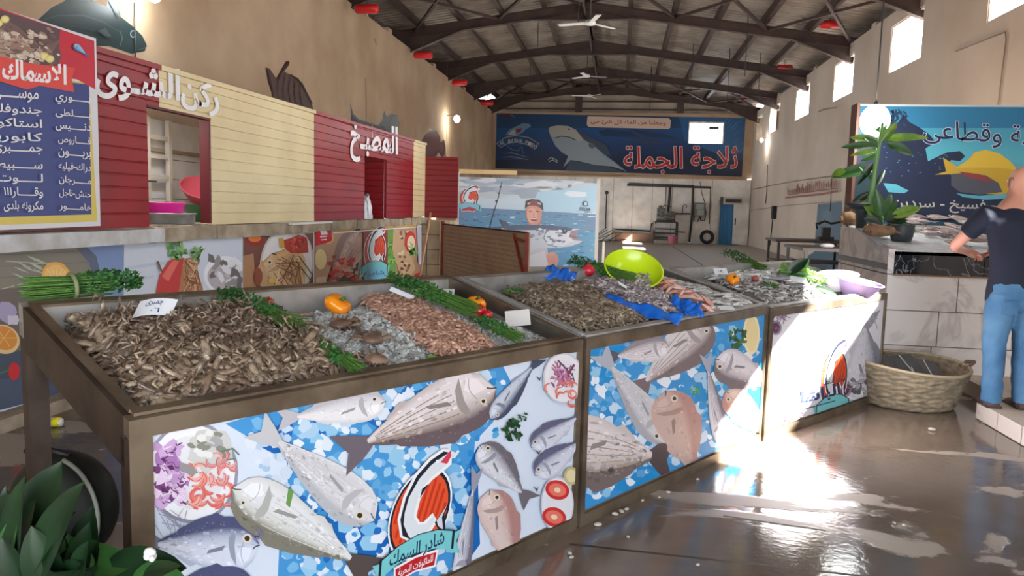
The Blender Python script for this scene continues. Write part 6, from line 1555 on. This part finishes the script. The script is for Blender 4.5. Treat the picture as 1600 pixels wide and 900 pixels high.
t, p = onice(497,474); p = min(p, .77); pepper(TB[0].w(t, p, ICE1.z(t, p)+.01), .062, M_or, 'large orange bell pepper on the ice near the back rail', rot=(.5,.35,.9), sq=.6)
t, p = onice(742,484); pepper(TB[0].w(t, p, ICE1.z(t, p)+.015), .046, M_or, 'orange bell pepper beside the small tomatoes on the near table', rot=(.3,.2,0))
t, p = onice(748,498); pepper(TB[0].w(t, p, ICE1.z(t, p)+.01), .036, M_tom, 'dark red tomato leaning on the orange pepper', 'tomato', 'tomato', 0, .85)
t, p = onice(762,504); pepper(TB[0].w(t, p, ICE1.z(t, p)+.02), .024, M_tom, 'small radish-sized red tomato at the end of the parsley bunch', 'tomato', 'tomato', 0, .9)
t, p = onice(418,488); pepper(TB[0].w(t, p, ICE1.z(t, p)+.04), .030, M_tom, 'red tomato at the tip of the dark parsley on the near table', 'tomato', 'tomato', 0, .9)
P = T0(1,919,432,.06); pepper(P, .043, M_pom, 'red pomegranate with its crown on the middle table', 'pomegranate', 'pomegranate', 0, .9, crown=True)
P = T0(1,1060,460,.06); pepper(P-Vector((0,0,.01)), .03, M_or, 'orange pepper among the pale fish of the middle table', rot=(radians(80),0,.5))
P = T0(2,1143,441,.04); pepper(P, .045, M_or, 'orange pepper among the silver fish of the far table', rot=(.8,.2,0))
P = T0(2,1180,440,.05); pepper(P, .028, mat('dull_tomato', (150,76,72), .3), 'dull red tomato on the far table', 'tomato', 'tomato', 0, .85)
t, p = onice(666,560); P = TB[0].w(t, p, ICE1.z(t, p)+.02); leaf_at(P, P+Vector((.05,.03,.0)), .022, G_bri, 'lime_slice', label='small bright green lime peel by the front rail', cat='lime')
# big dark leaves at the back of the far table
for (a, b, w_, mt, lb) in (((1232,428),(1262,402),.10,G_dark,'dark green leaf standing at the back rail of the far table, left one'), ((1262,420),(1288,440),.11,G_dark,'broad dark green leaf drooping toward the purple bowls'), ((1250,420),(1264,404),.07,G_mid,'lighter green leaf tip over the back rail of the far table'), ((1215,425),(1290,432),.04,G_mid,'long pale-stemmed leaf lying along the far table'), ((1272,448),(1310,460),.05,G_dark,'narrow dark leaf beside the purple bowl')):
    A = T0(2, a[0], a[1], .10); nrm_ = (A-CAM).normalized(); B = onpl(b[0], b[1], A, -nrm_); leaf_at(A, B, w_, mt, 'green_leaf', label=lb, cat='leaf')

# ---- price tags
M_tag = mat('white_card', (222,226,232), .5); M_ink = mat('marker_ink', (40,60,110), .5)
def card(P, x, z, w_, h_, label, mt=None, txt=None, name='price_tag', curve=.0):
    e = empty(name, P, label=label, cat='tag'); M = frame_M(Vector((0,0,0)), x, z)
    m = MB(); n = 8; vs = []
    for s_ in (0, .0015):
        for j in (0, 1):
            for i in range(n+1): u = (i/n-.5); vs.append(M @ Vector((u*w_, (j-.5)*h_, s_+curve*(.25-u*u)*4)))
    q = n+1; fs = []
    for i in range(n): fs += [(i+1, i, q+i, q+i+1), (2*q+i, 2*q+i+1, 3*q+i+1, 3*q+i), (i, i+1, 2*q+i+1, 2*q+i), (q+i+1, q+i, 3*q+i, 3*q+i+1)]
    fs += [(0, 2*q, 3*q, q), (n, q+n, 3*q+n, 2*q+n)]
    m.add(vs, fs); m.build('card', mt or M_tag, e)
    if txt:
        for line, (x0, x1, y0, y1) in txt:
            vs, fs = text_geo(line, .01); xs = [v[0] for v in vs]; ys = [v[1] for v in vs]; m = MB(); P_ = []
            for a, b in vs:
                u = x0+(a-min(xs))/(max(xs)-min(xs))*(x1-x0); v = y0+(b-min(ys))/(max(ys)-min(ys))*(y1-y0); P_.append(M @ Vector((u*w_, v*h_, .003+curve*(.25-u*u)*4)))
            m.add(P_, fs); m.build('handwriting', M_ink, e)
    return e
t, p = TB[0].loc(TB[0].hit(243,497,.10)); P = TB[0].w(t, p, HM.z(t, p)+.065)
cx_ = (RT*1.0+Vector((0,0,.05))); card(P, cx_, (-.15,-.75,1), .135, .085, 'curved white paper price tag with blue handwriting on the mantis shrimp heap', None, [('جمبرى', (-.25,.2,.02,.34)), ('٦٠', (-.05,.2,-.38,-.1))], curve=.012)
t, p = TB[0].loc(TB[0].hit(690,462,.03)); card(TB[0].w(t, p, TB[0].bed(p)+.045), RT, (0,-.4,1), .13, .08, 'white card lying flat by the back rail of the near table')
t, p = TB[0].loc(TB[0].hit(628,470,.05)); card(TB[0].w(t, p, TB[0].bed(p)+.085), RT+Vector((0,0,-.4)), (.2,-.5,1), .12, .035, 'narrow white strip stuck between the parsley and the pink shrimp')
P = onpl(809,497, TB[0].w(1.90, .36, 0), -TB[0].T); card(P, Vector((RT.x, RT.y, .12)), Vector((.25,-1,.45)), .118, .078, 'blank pale cardboard tag propped against the dividing wall', mat('pale_cardboard', (190,186,182), .7))
P = T0(1,975,447,.09); card(P, Vector((.8,.5,-.5)), (0,-.6,1), .09, .03, 'small white strip stuck in the squid heap')
P = T0(1,1135,481,.07); card(P, RT, (0,-.3,1), .09, .05, 'white tag at the front right corner of the middle table')
P = T0(2,1126,424,.08); card(P, RT, (0,-.7,1), .10, .075, 'white tag with faint writing behind the orange pepper of the far table', None, [('٤٠', (-.2,.2,-.2,.2))])
P = T0(2,1248,437,.09); card(P, RT+Vector((0,0,-.15)), (0,-.6,1), .13, .07, 'white tag beside the lettuce on the far table')

# ---- blue plastic sheets
M_blue = mat('blue_plastic', (30,112,214), .2, c2=(22,92,190), scale=12, bump=.3, bscale=30)
def sheet(i, A, B, wd, label, hgt=.05, seed=0, dz=.05):
    rnd = random.Random(seed); P0, P1 = T0(i, A[0], A[1], dz), T0(i, B[0], B[1], dz); d = P1-P0; M = frame_M(P0, d, (0,0,1)); L = d.length; nu, nv = 26, 7; m = MB(); vs = []
    for a in range(nu+1):
        for b in range(nv+1):
            u, v = a/nu, b/nv
            vs.append(M @ Vector((L*u, (v-.5)*wd*(1+.2*sin(u*6+seed)), hgt*(v**1.2)+.010*sin(u*14+v*4+seed)+.004*sin(u*37))))
    m.add(vs, [(a*(nv+1)+b, (a+1)*(nv+1)+b, (a+1)*(nv+1)+b+1, a*(nv+1)+b+1) for a in range(nu) for b in range(nv)], 0, True)
    o = m.build('plastic_sheet', M_blue, label=label, cat='plastic sheet'); s_ = o.modifiers.new('thickness', 'SOLIDIFY'); s_.thickness = .002; return o
sheet(1, (848,430), (897,440), .12, 'crumpled blue plastic sheet at the back rail behind the grey shrimp', .06, 1, .075)
sheet(1, (938,472), (1062,505), .075, 'long blue plastic sheet along the front of the squid heap', .045, 2, .04)
sheet(1, (1045,474), (1088,490), .07, 'knotted blue plastic on the front right of the squid heap', .05, 3, .06)
sheet(1, (1066,490), (1095,492), .10, 'twisted end of blue plastic beside the red mullets', .06, 5, .04)

# ---- bowls on the tables
def bowl(P, r0, r1, h, mt, label, rot, name='plastic_bowl', rim=.010, fill=None):
    e = empty(name, P, label=label, cat='bowl'); e.rotation_euler = rot
    obj('bowl_body', bowl_mesh('bowl_body', r0, r1, h, mt, 48, .004, rim), e); 
    return e
M_lime = mat('lime_plastic', (186,214,24), .25); M_lil = mat('lilac_plastic', (150,128,170), .28); M_wp = mat('pale_lilac_plastic', (226,220,232), .3)
P = T0(1,985,440,.05); gb = bowl(P+Vector((0,.02,.01)), .12, .186, .10, M_lime, 'tilted lime green plastic bowl with small squid inside', (radians(34), radians(12), 0))
random.seed(5); mes = squid_mb(.07).mesh('bowl_squid', [S_squid])
gM = Matrix.Translation(gb.location) @ gb.rotation_euler.to_matrix().to_4x4()
for k in range(34):
    a = random.uniform(0, 2*pi); r = .09*sqrt(random.random()); o = obj('bowl_squid', mes, label='small squid inside the lime green bowl', cat='squid', group='small squid in the green bowl')
    o.matrix_world = gM @ Matrix.Translation((r*cos(a)+.045, r*sin(a)-.035, .018+.02*random.random())) @ Matrix.Rotation(random.uniform(0,6.28), 4, 'Z') @ Matrix.Rotation(random.uniform(-.4,.4), 4, 'Y')
P = T0(2,1335,464,.0); bowl(P, .09, .175, .13, M_lil, 'lilac plastic bowl tilted on the right end of the far table', (radians(6), radians(10), 0), rim=.012)
P = T0(2,1308,452,.02); bowl(P, .08, .15, .12, M_wp, 'pale rimmed plastic bowl behind the lilac bowl', (radians(8), radians(-4), 0), rim=.012)

# ================================================================== COUNTER PLANTS, DRIFTWOOD
def plant(name, P0, label, stem_px, leaves, Y, pot):
    e = empty(name, P0, label=label, cat='plant'); iv = Matrix.Translation(-Vector(P0))
    def add(m, nm, mt): o = m.build(nm, mt, e); o.matrix_parent_inverse = iv; return o
    m = MB(); pot(m); add(m, 'pot', mat('dark_pot', (58,66,72), .5, c2=(44,50,56), scale=8))
    if stem_px: m = MB(); m.tube([ony(x, y, Y) for x, y in stem_px], [.028,.026,.022,.014,.006][:len(stem_px)], 8); add(m, 'stem', mat('plant_stem', (110,150,90), .5))
    for (a, b, w_, g) in leaves:
        dy = random.uniform(-.12,.12); leaf_at(ony(a[0], a[1], Y+dy*.3), ony(b[0], b[1], Y+dy), w_/187.0*1.15, [G_dark, G_mid, G_bri][g], 'leaf', e, iv, face=(random.uniform(-.4,.4), -1, .5))
random.seed(3)
def pot1(m):
    c = ony(1345,357,8.05); m.lathe([(.001,0),(.05,0),(.06,.16),(.075,.19),(.07,.2),(.001,.19)], 18, c=c); m.lathe([(.001,.17),(.14,.20),(.17,.24),(.165,.25),(.13,.22),(.001,.19)], 22, c=c)
plant('potted_plant', ony(1345,357,8.05), 'tall leafy plant in a slim dark pot below the hanging bulb', [(1347,345),(1362,300),(1371,240),(1379,192)],
  [((1377,222),(1402,190),14,2), ((1378,218),(1454,210),15,2), ((1374,222),(1330,212),16,2), ((1372,228),(1318,226),14,1), ((1384,224),(1430,240),17,1), ((1370,262),(1300,273),22,1), ((1322,268),(1299,272),14,2), ((1368,252),(1338,288),12,0), ((1366,285),(1345,258),9,1), ((1374,240),(1345,250),12,1), ((1378,208),(1362,192),9,1), ((1378,212),(1388,170),8,1), ((1371,236),(1330,240),10,2), ((1368,292),(1384,262),8,0), ((1362,300),(1330,318),12,0), ((1358,318),(1322,322),14,0), ((1374,232),(1352,212),12,1), ((1377,214),(1410,222),12,1)], 8.05, pot1)
def pot2(m):
    c = ony(1408,377,7.75); m.lathe([(.001,0),(.085,0),(.10,.05),(.11,.15),(.105,.16),(.001,.14)], 20, c=c)
plant('potted_plant', ony(1408,377,7.75), 'bushy low plant in a grey pot beside the driftwood on the counter', None,
  [((1380,348),(1348,312),17,2), ((1376,340),(1370,296),17,1), ((1380,338),(1394,300),13,1), ((1392,340),(1441,321),19,2), ((1384,346),(1418,342),18,0), ((1380,352),(1352,340),16,0), ((1392,352),(1402,368),18,0), ((1404,356),(1434,360),17,2), ((1376,345),(1385,312),14,1), ((1388,350),(1412,330),14,0), ((1378,350),(1362,330),12,1), ((1390,350),(1378,370),14,0), ((1398,354),(1420,352),14,1), ((1380,344),(1356,322),12,1), ((1396,360),(1412,376),12,0), ((1386,340),(1404,312),12,1)], 7.8, pot2)
M_drift = mat('driftwood', (150,116,86), .85, c2=(110,84,62), scale=12, bump=.6)
def lump(pxs, Y, r, label, name, seed):
    rnd = random.Random(seed); m = MB(); n = len(pxs)
    m.tube([ony(x, y, Y+rnd.uniform(-.04,.04)) for x, y in pxs], [r*(.35+.65*sin(pi*(i+.6)/(n+.2)))*rnd.uniform(.8,1.2) for i in range(n)], 9)
    for k in range(5): 
        i = rnd.randrange(n); A = ony(pxs[i][0], pxs[i][1], Y); m.tube([A, A+Vector((rnd.uniform(-.07,.07), rnd.uniform(-.06,.02), rnd.uniform(-.05,.02)))], [r*.4, r*.1], 6)
    m.build(name, M_drift, label=label, cat='driftwood')
lump([(1350,357),(1362,361),(1376,363),(1390,360),(1396,361)], 7.5, .05, 'knotty brown driftwood on the corner of the tiled counter', 'driftwood', 2)
lump([(1356,352),(1368,356),(1384,357)], 7.7, .045, 'flat driftwood piece behind the knotty one', 'driftwood', 4)
lump([(1316,340),(1326,341),(1338,344)], 8.45, .07, 'rough reddish-brown wood chunk at the foot of the sign post', 'wood_chunk', 5)

# ================================================================== WOVEN BASKET
BC = Vector((2.36, 6.52, 0))
bk = empty('woven_basket', BC, label='wide round woven palm basket on the wet floor beside the tiled stand', cat='basket')
m = MB(); n = 110; rows = 44; vs = []
for i in range(rows+1):
    s_ = i/rows; z = .335*s_; r = .33+.11*s_**.7; ring = s_*8.0
    for j in range(n):
        t = 2*pi*j/n; bu = .008*abs(sin(pi*ring))+.006*sin(t*n/5.5+(1 if int(ring) % 2 else -1)*ring*6.0); q = r+bu; vs.append((q*cos(t), q*sin(t), z+.012*sin(2*t+.6)*s_+.02*s_*cos(t-2.4)))
m.add(vs, [(i*n+j, i*n+(j+1) % n, (i+1)*n+(j+1) % n, (i+1)*n+j) for i in range(rows) for j in range(n)], 0, True)
m.lathe([(.001,.01),(.33,.01)], 40)
o = m.build('body', mat('palm_straw', (140,126,104), .8, c2=(108,96,78), scale=18, bump=.5), bk); md = o.modifiers.new('t', 'SOLIDIFY'); md.thickness = .012; md.offset = -1
m = MB(); pts = [((.445)*cos(t), (.445)*sin(t), .335+.012*sin(2*t+.6)+.02*cos(t-2.4)) for t in [2*pi*k/60 for k in range(61)]]; m.tube(pts, .012, 8); m.build('rim', mat('palm_rim', (160,146,120), .8), bk)
for s_ in (1,):
    m = MB(); m.tube([(.42,-.04,.30), (.47,-.05,.36), (.50,0,.36), (.47,.06,.35), (.42,.06,.31)], .015, 8); m.build('handle', mat('palm_dark', (104,84,70), .8), bk)
M_dkp = mat('dark_folded_plastic', (70,70,70), .5, c2=(50,50,52), scale=6); M_lines = mat('pale_edge', (190,190,190), .5)
for k, (x, y, z, rx, ry, rz, lb) in enumerate([(-.2,-.02,.27,.5,-.25,.5,'leftmost'), (.0,.05,.28,.55,-.1,.3,'middle'), (.17,.08,.26,.45,.15,.1,'rightmost')]):
    e = empty('folded_box', BC+Vector((x, y, z)), label='dark folded box sheet inside the woven basket, %s of three' % lb, cat='box'); e.rotation_euler = (rx, ry, rz)
    m = MB(); m.box((-.13,-.14,-.006), (.13,.14,.006)); m.build('sheet', M_dkp, e)
    m = MB(); m.box((-.13,-.142,.006), (-.122,.14,.012)); m.box((.02,-.142,.006), (.028,.14,.010)); m.build('edge_strip', M_lines, e)

# ================================================================== THINGS AT LOWER LEFT
P = onz(72, 660, .03); e = empty('spray_can', Vector((P.x, P.y, .033)), label='small can with a yellow cap lying on the floor behind the near table leg', cat='can'); e.rotation_euler = (0, 0, atan2(RT.y, RT.x)+.05)
m = MB(); m.tube([(-.085,0,0), (.045,0,0)], .032, 16); m.build('body', mat('can_print', (206,210,216), .4, c2=(120,120,150), scale=30), e)
m = MB(); m.tube([(.045,0,0), (.088,0,0)], .031, 16); m.build('cap', mat('yellow_cap', (226,214,30), .4), e)
m = MB(); m.tube([(.088,0,0), (.10,0,0)], .026, 14); m.build('nozzle', M_white, e)
# dark round tub with a pale curved edge
P = ony(118, 812, 2.75); e = empty('dark_tub', Vector((P.x-.05, P.y, 0)), label='dark rounded tub with a pale curved edge under the near table, behind the leaves', cat='tub')
m = MB(); m.ball((0,0,.235), .22, 28, 18, sc=(1.0,.75,1.06)); m.build('body', mat('very_dark_green', (30,36,30), .6, c2=(20,24,20), scale=6), e)
m = MB(); m.tube([(.235*sin(a)*.93, -.09, .235+.245*cos(a)) for a in [.35+k*.16 for k in range(13)]], .009, 8); m.build('pale_edge', mat('pale_edge_strip', (150,152,140), .5), e)
m = MB(); m.tube([(-.12,-.05,.475), (.0,-.06,.49), (.08,-.06,.475)], .012, 8); m.build('handle', M_black, e)
e = empty('leafy_plant', ony(60, 1000, 1.7), label='broad-leaved green plant at the bottom left corner in front of the near table', cat='plant'); e.location.z = 0; iv = Matrix.Translation(-e.location)
random.seed(21)
m = MB(); c = e.location; m.lathe([(.001,0),(.12,0),(.16,.2),(.17,.21),(.15,.2),(.001,.17)], 20, c=(c.x, c.y, 0)); o = m.build('pot', mat('dark_pot', (58,66,72), .5), e); o.matrix_parent_inverse = iv
LV = [((30,960),(190,868),44,1), ((150,950),(272,880),40,0), ((222,902),(270,880),14,0), ((132,905),(106,842),22,1), ((120,960),(135,848),34,1), ((20,940),(70,735),46,0), ((0,930),(20,790),40,0), ((30,940),(10,755),30,0), ((60,920),(100,760),34,0), ((5,900),(12,812),16,1), ((15,905),(22,830),12,1), ((50,930),(40,845),20,0), ((200,960),(282,905),30,1), ((40,930),(90,800),30,0), ((-40,900),(5,775),40,0), ((-20,950),(60,860),40,0), ((80,950),(60,800),36,0), ((0,960),(-10,800),30,0)]
for k_ in range(26):
    x_ = random.uniform(-30,150); y_ = random.uniform(760,890)+max(0,x_-60)*.3; LV.append(((x_*.6+random.uniform(0,60), 930), (x_+random.uniform(-20,20), y_), random.uniform(18,32), 0))
for (a, b, w_, g) in LV:
    Y = 1.62+random.uniform(-.12,.14); leaf_at(ony(a[0], min(a[1], 915), Y+.05), ony(b[0], b[1], Y), w_*2.5*Y/1198.0, [G_dark, G_mid, G_bri][g], 'leaf', e, iv, face=(random.uniform(-.3,.5), -1, 1.1))
for (a, b) in (((20,900),(70,780)), ((60,905),(150,880)), ((100,905),(220,900))): m = MB(); m.tube([(c.x, c.y, .15), ony(a[0], a[1], 1.72), ony((a[0]+b[0])/2, (a[1]+b[1])/2, 1.72)], .006, 6); o = m.build('stem', G_mid, e); o.matrix_parent_inverse = iv
P = ony(233, 868, 1.62); m = MB()
for k in range(9): m.ball((P.x+random.uniform(-.014,.014), P.y+random.uniform(-.01,.01), P.z+random.uniform(-.008,.010)), random.uniform(.006,.011), 8, 6)
o = m.build('flower', mat('white_petal', (226,226,230), .6), e); o.matrix_parent_inverse = iv
# pebbles of ice on the floor by the table foot
mp = MB(); mp.ball((0,0,.006), .011, 7, 5, sc=(1.4,.9,.6)); mp = mp.mesh('ice_chip', mat('dull_ice', (176,166,156), .4))
for (x, y, s_) in ((934,822,1.4),(961,805,1.2),(971,801,1.3),(979,797,1),(1004,783,.8),(981,840,.8),(890,866,1),(893,872,.9),(1044,770,.9),(1030,778,.7),(1090,884,.8),(1456,673,1.8),(1412,822,.9),(1397,818,.7),(1090,750,.8),(1100,712,1.3)):
    P = onz(x, y); obj('ice_chip', mp, None, P, (0,0,random.uniform(0,3)), s_, label='small pale chip lying on the wet floor', cat='chip', group='pale chips on the wet floor')

# ================================================================== THE CUSTOMER
def skinned(name, verts, edges, rads, mt, parent, sub=2, root=0):
    me = bpy.data.meshes.new(name); me.from_pydata([tuple(v) for v in verts], edges, []); o = bpy.data.objects.new(name, me); COL.objects.link(o)
    o.modifiers.new('skin', 'SKIN'); me.materials.append(mt)
    for i, r in enumerate(rads): sv = me.skin_vertices[0].data[i]; sv.radius = r if isinstance(r, tuple) else (r, r); sv.use_root = (i == root)
    s_ = o.modifiers.new('sub', 'SUBSURF'); s_.levels = sub; s_.render_levels = sub
    dg = bpy.context.evaluated_depsgraph_get(); dg.update(); m2 = bpy.data.meshes.new_from_object(o.evaluated_get(dg)); m2.name = name
    bpy.data.objects.remove(o); m2.polygons.foreach_set('use_smooth', [True]*len(m2.polygons)); m2.materials.clear(); m2.materials.append(mt)
    return obj(name, m2, parent)
MX, MY, MZ = 2.87, 6.02, .125
man = empty('person', (MX, MY, MZ), label='bald man in navy T-shirt and blue jeans, seen from behind, reaching toward the counter', cat='person')
M_skin = mat('skin', (206,150,128), .55, c2=(196,138,116), scale=6, sss=.1); M_navy = mat('navy_jersey', (24,30,52), .85, c2=(18,24,42), scale=5, bump=.2)
M_jean = mat('faded_denim', (52,96,136), .85, c2=(84,126,160), scale=3.5, bump=.4, bscale=200); M_shoe = mat('brown_shoe', (86,62,56), .7, c2=(70,50,46), scale=8)
J = dict(pel=(.0,.0,.93), ab=(.01,.05,1.10), ch=(.02,.12,1.30), nb=(.03,.17,1.46), nk=(.05,.20,1.54), hd=(.07,.22,1.63), ht=(.07,.21,1.70),
         sl=(-.17,.15,1.40), el=(-.34,.26,1.16), wl=(-.16,.46,1.12), hl=(-.08,.52,1.10), sr=(.21,.15,1.42), er=(.34,.30,1.18), wr=(.16,.50,1.14), hr=(.08,.55,1.12),
         tl=(-.09,.0,.88), kl=(-.10,.03,.50), al=(-.10,-.02,.10), fl=(-.10,-.0,.04), tr=(.09,.0,.88), kr=(.10,.03,.50), ar=(.11,.0,.10), fr=(.11,.0,.04))
K = list(J); V = [J[k] for k in K]; ix = {k: i for i, k in enumerate(K)}
E_ = [(ix[a], ix[b]) for a, b in (('pel','ab'),('ab','ch'),('ch','nb'),('nb','nk'),('nk','hd'),('hd','ht'),('nb','sl'),('sl','el'),('el','wl'),('wl','hl'),('nb','sr'),('sr','er'),('er','wr'),('wr','hr'),('pel','tl'),('tl','kl'),('kl','al'),('al','fl'),('pel','tr'),('tr','kr'),('kr','ar'),('ar','fr'))]
Rr = dict(pel=(.11,.08), ab=(.11,.08), ch=(.13,.09), nb=(.07,.06), nk=(.055,.058), hd=(.078,.095), ht=(.066,.08), sl=.06, el=.042, wl=.028, hl=(.040,.018), sr=.06, er=.042, wr=.028, hr=(.040,.018), tl=.075, kl=.055, al=.038, fl=.035, tr=.075, kr=.055, ar=.038, fr=.035)
body = skinned('body', V, E_, [Rr[k] for k in K], M_skin, man)
# head with face and ears, joined to the body surface by one mesh
hm_ = MB(); hc = Vector((.075,.215,1.655))
hm_.ball(tuple(hc), .098, 26, 20, sc=(.80,1.0,1.20))
yaw_ = Matrix.Rotation(.35, 3, 'Z')
def hp(x, y, z): return tuple(hc+yaw_ @ Vector((x, y, z)))
for s_ in (-1, 1): hm_.ball(hp(s_*.079, .0, -.01), .026, 10, 8, sc=(.35,.8,1.25))
hm_.tube([hp(0,.090,.02), hp(0,.118,-.018), hp(0,.094,-.026)], [.008,.015,.008], 8); hm_.tube([hp(-.024,.082,-.058), hp(0,.096,-.056), hp(.024,.082,-.058)], [.004,.008,.004], 6); hm_.ball(hp(0,.055,-.085), .045, 10, 8)
o0 = bpy.data.objects.new('tmp', hm_.mesh('tmp', M_skin))
bmh = bmesh.new(); bmh.from_mesh(body.data); bmh.from_mesh(o0.data)
# fingers and thumbs
def fingers(bm_, wrist, hand, side):
    w0, h0 = Vector(wrist), Vector(hand); d = (h0-w0).normalized(); lat = d.cross(Vector((0,0,1))).normalized(); f = MB()
    f.tube([w0, h0-d*.01, h0+d*.035], [.026,.034,.030], 8)
    for k, ln in enumerate((.060,.072,.067,.052)):
        a = h0+d*.03+lat*(k-1.5)*.019; f.tube([a, a+d*ln*.5+Vector((0,0,-.006)), a+d*ln*.8+Vector((0,0,-.022)), a+d*ln*.9+Vector((0,0,-.038))], [.0095,.009,.008,.006], 7)
    a = h0-d*.005-lat*side*.032; f.tube([a, a-lat*side*.02+d*.02+Vector((0,0,-.01)), a-lat*side*.016+d*.048+Vector((0,0,-.026))], [.012,.0105,.008], 7)
    me = f.mesh('tmp', M_skin); bm_.from_mesh(me); bpy.data.meshes.remove(me)
fingers(bmh, J['wl'], J['hl'], -1); fingers(bmh, J['wr'], J['hr'], 1)
bmh.to_mesh(body.data); bmh.free(); bpy.data.objects.remove(o0)
body.data.polygons.foreach_set('use_smooth', [True]*len(body.data.polygons))
for q, s_ in ((-.032,1), (.032,1)):
    m = MB(); m.ball(hp(q,.082,.012), .011, 8, 6); m.build('eye', mat('eye_white', (226,222,216), .2), man)
# close-cropped hair fringe round the back of the skull
m = MB(); n = 26; vs = []
for i in range(7):
    ph = 1.25+i*.14
    for j in range(n): t = -pi*1.12+j/(n-1)*pi*1.24; r_ = .1015; v = Vector((r_*.80*sin(ph)*cos(t), r_*sin(ph)*sin(t), r_*1.20*cos(ph))); vs.append(hc+yaw_ @ v)
m.add(vs, [(i*n+j, (i+1)*n+j, (i+1)*n+j+1, i*n+j+1) for i in range(6) for j in range(n-1)], 0, True); m.build('hair', mat('stubble', (120,88,76), .9, c2=(150,108,92), scale=40), man)
def loft(m, rings, n=20):
    """rings: centre, half width in x, half depth in y"""
    vs = [];
    for (c, rx, ry) in rings:
        for j in range(n): t = 2*pi*j/n; vs.append((c[0]+rx*cos(t), c[1]+ry*sin(t), c[2]))
    k = len(rings); m.add(vs, [(i*n+j, (i+1)*n+j, (i+1)*n+(j+1) % n, i*n+(j+1) % n) for i in range(k-1) for j in range(n)]+[tuple(range(n)), tuple((k-1)*n+j for j in range(n-1,-1,-1))], 0, True)
def cloth(m, name, mt, fold):
    me = m.mesh(name, mt); o = bpy.data.objects.new('t', me); COL.objects.link(o)
    r = o.modifiers.new('r', 'REMESH'); r.mode = 'VOXEL'; r.voxel_size = .011; sm = o.modifiers.new('s', 'SMOOTH'); sm.iterations = 6; sm.factor = .6
    dg = bpy.context.evaluated_depsgraph_get(); dg.update(); m2 = bpy.data.meshes.new_from_object(o.evaluated_get(dg)); m2.name = name; bpy.data.objects.remove(o)
    for v in m2.vertices:
        c = v.co; q = noise.noise(Vector((c.x*9, c.y*9, c.z*fold)))
        v.co += v.normal*q*.010
    m2.polygons.foreach_set('use_smooth', [True]*len(m2.polygons)); m2.materials.clear(); m2.materials.append(mt)
    return obj(name, m2, man)
m = MB()
loft(m, [((0,.02,.77),.185,.135), ((0,.02,.86),.182,.135), ((.0,.03,.98),.168,.125), ((.01,.06,1.12),.170,.125), ((.015,.10,1.25),.190,.130), ((.02,.13,1.36),.205,.130), ((.03,.155,1.43),.175,.110), ((.04,.175,1.475),.10,.085), ((.045,.19,1.505),.068,.070)])
for q in ('l', 'r'):
    S0, El = Vector(J['s'+q]), Vector(J['e'+q]); mid = S0.lerp(El, .58); inn = S0.lerp(Vector((.03,.15,1.38)), .45)
    bent(m, [inn, S0+Vector((0,0,.0)), S0.lerp(mid, .5), mid], [.075,.088,.078,.068], 1.0, 14)
cloth(m, 't_shirt', M_navy, 5)
m = MB(); loft(m, [((0,.005,.72),.17,.115), ((0,.0,.80),.178,.125), ((0,.005,.88),.165,.118), ((0,.01,.93),.155,.108)])
for s_, x0 in ((-1,-.088), (1,.095)):
    loft(m, [((x0*1.15,-.02,.035),.066,.075), ((x0*1.14,-.015,.12),.068,.074), ((x0*1.12,.0,.28),.071,.078), ((x0*1.1,.02,.46),.077,.082), ((x0*1.05,.012,.62),.090,.096), ((x0,.0,.76),.098,.115), ((x0*.95,.0,.84),.095,.115)])
jn = cloth(m, 'jeans', M_jean, 14)
for sx in (-1, 1):
    m = MB(); c = [0, 0]; x = -.10 if sx < 0 else .112
    m.lathe([(.001,.0),(.05,.0),(.052,.02),(.048,.06),(.046,.10)], 16, c=(x,-.02,0)); prof = [(-.085,.034,.045),(-.06,.045,.055),(0,.048,.07),(.08,.05,.055),(.14,.046,.042),(.175,.03,.03)]
    vs = []; nn = 12
    for (yy, hw, hh) in prof:
        for j in range(nn): t = 2*pi*j/nn; vs.append((x+hw*cos(t), yy, max(.0, hh*.5+hh*.5*sin(t))))
    m.add(vs, [(i*nn+j, i*nn+(j+1) % nn, (i+1)*nn+(j+1) % nn, (i+1)*nn+j) for i in range(5) for j in range(nn)]+[tuple(range(nn-1,-1,-1)), tuple(5*nn+j for j in range(nn))], 0, True)
    sh = m.build('shoe', M_shoe, man)
    m = MB(); m.box((x-.05,-.088,.0), (x+.05,.16,.016)); m.build('sole', mat('shoe_sole', (60,50,48), .8), sh)
for x0 in (-.115, .035):
    m = MB(); m.box((x0, -.134, .70), (x0+.09, -.116, .80)); 
    # back pocket patches lie on the seat of the jeans
    pk = m.build('back_pocket', M_jean, jn); pk.location = (0, .008, 0)
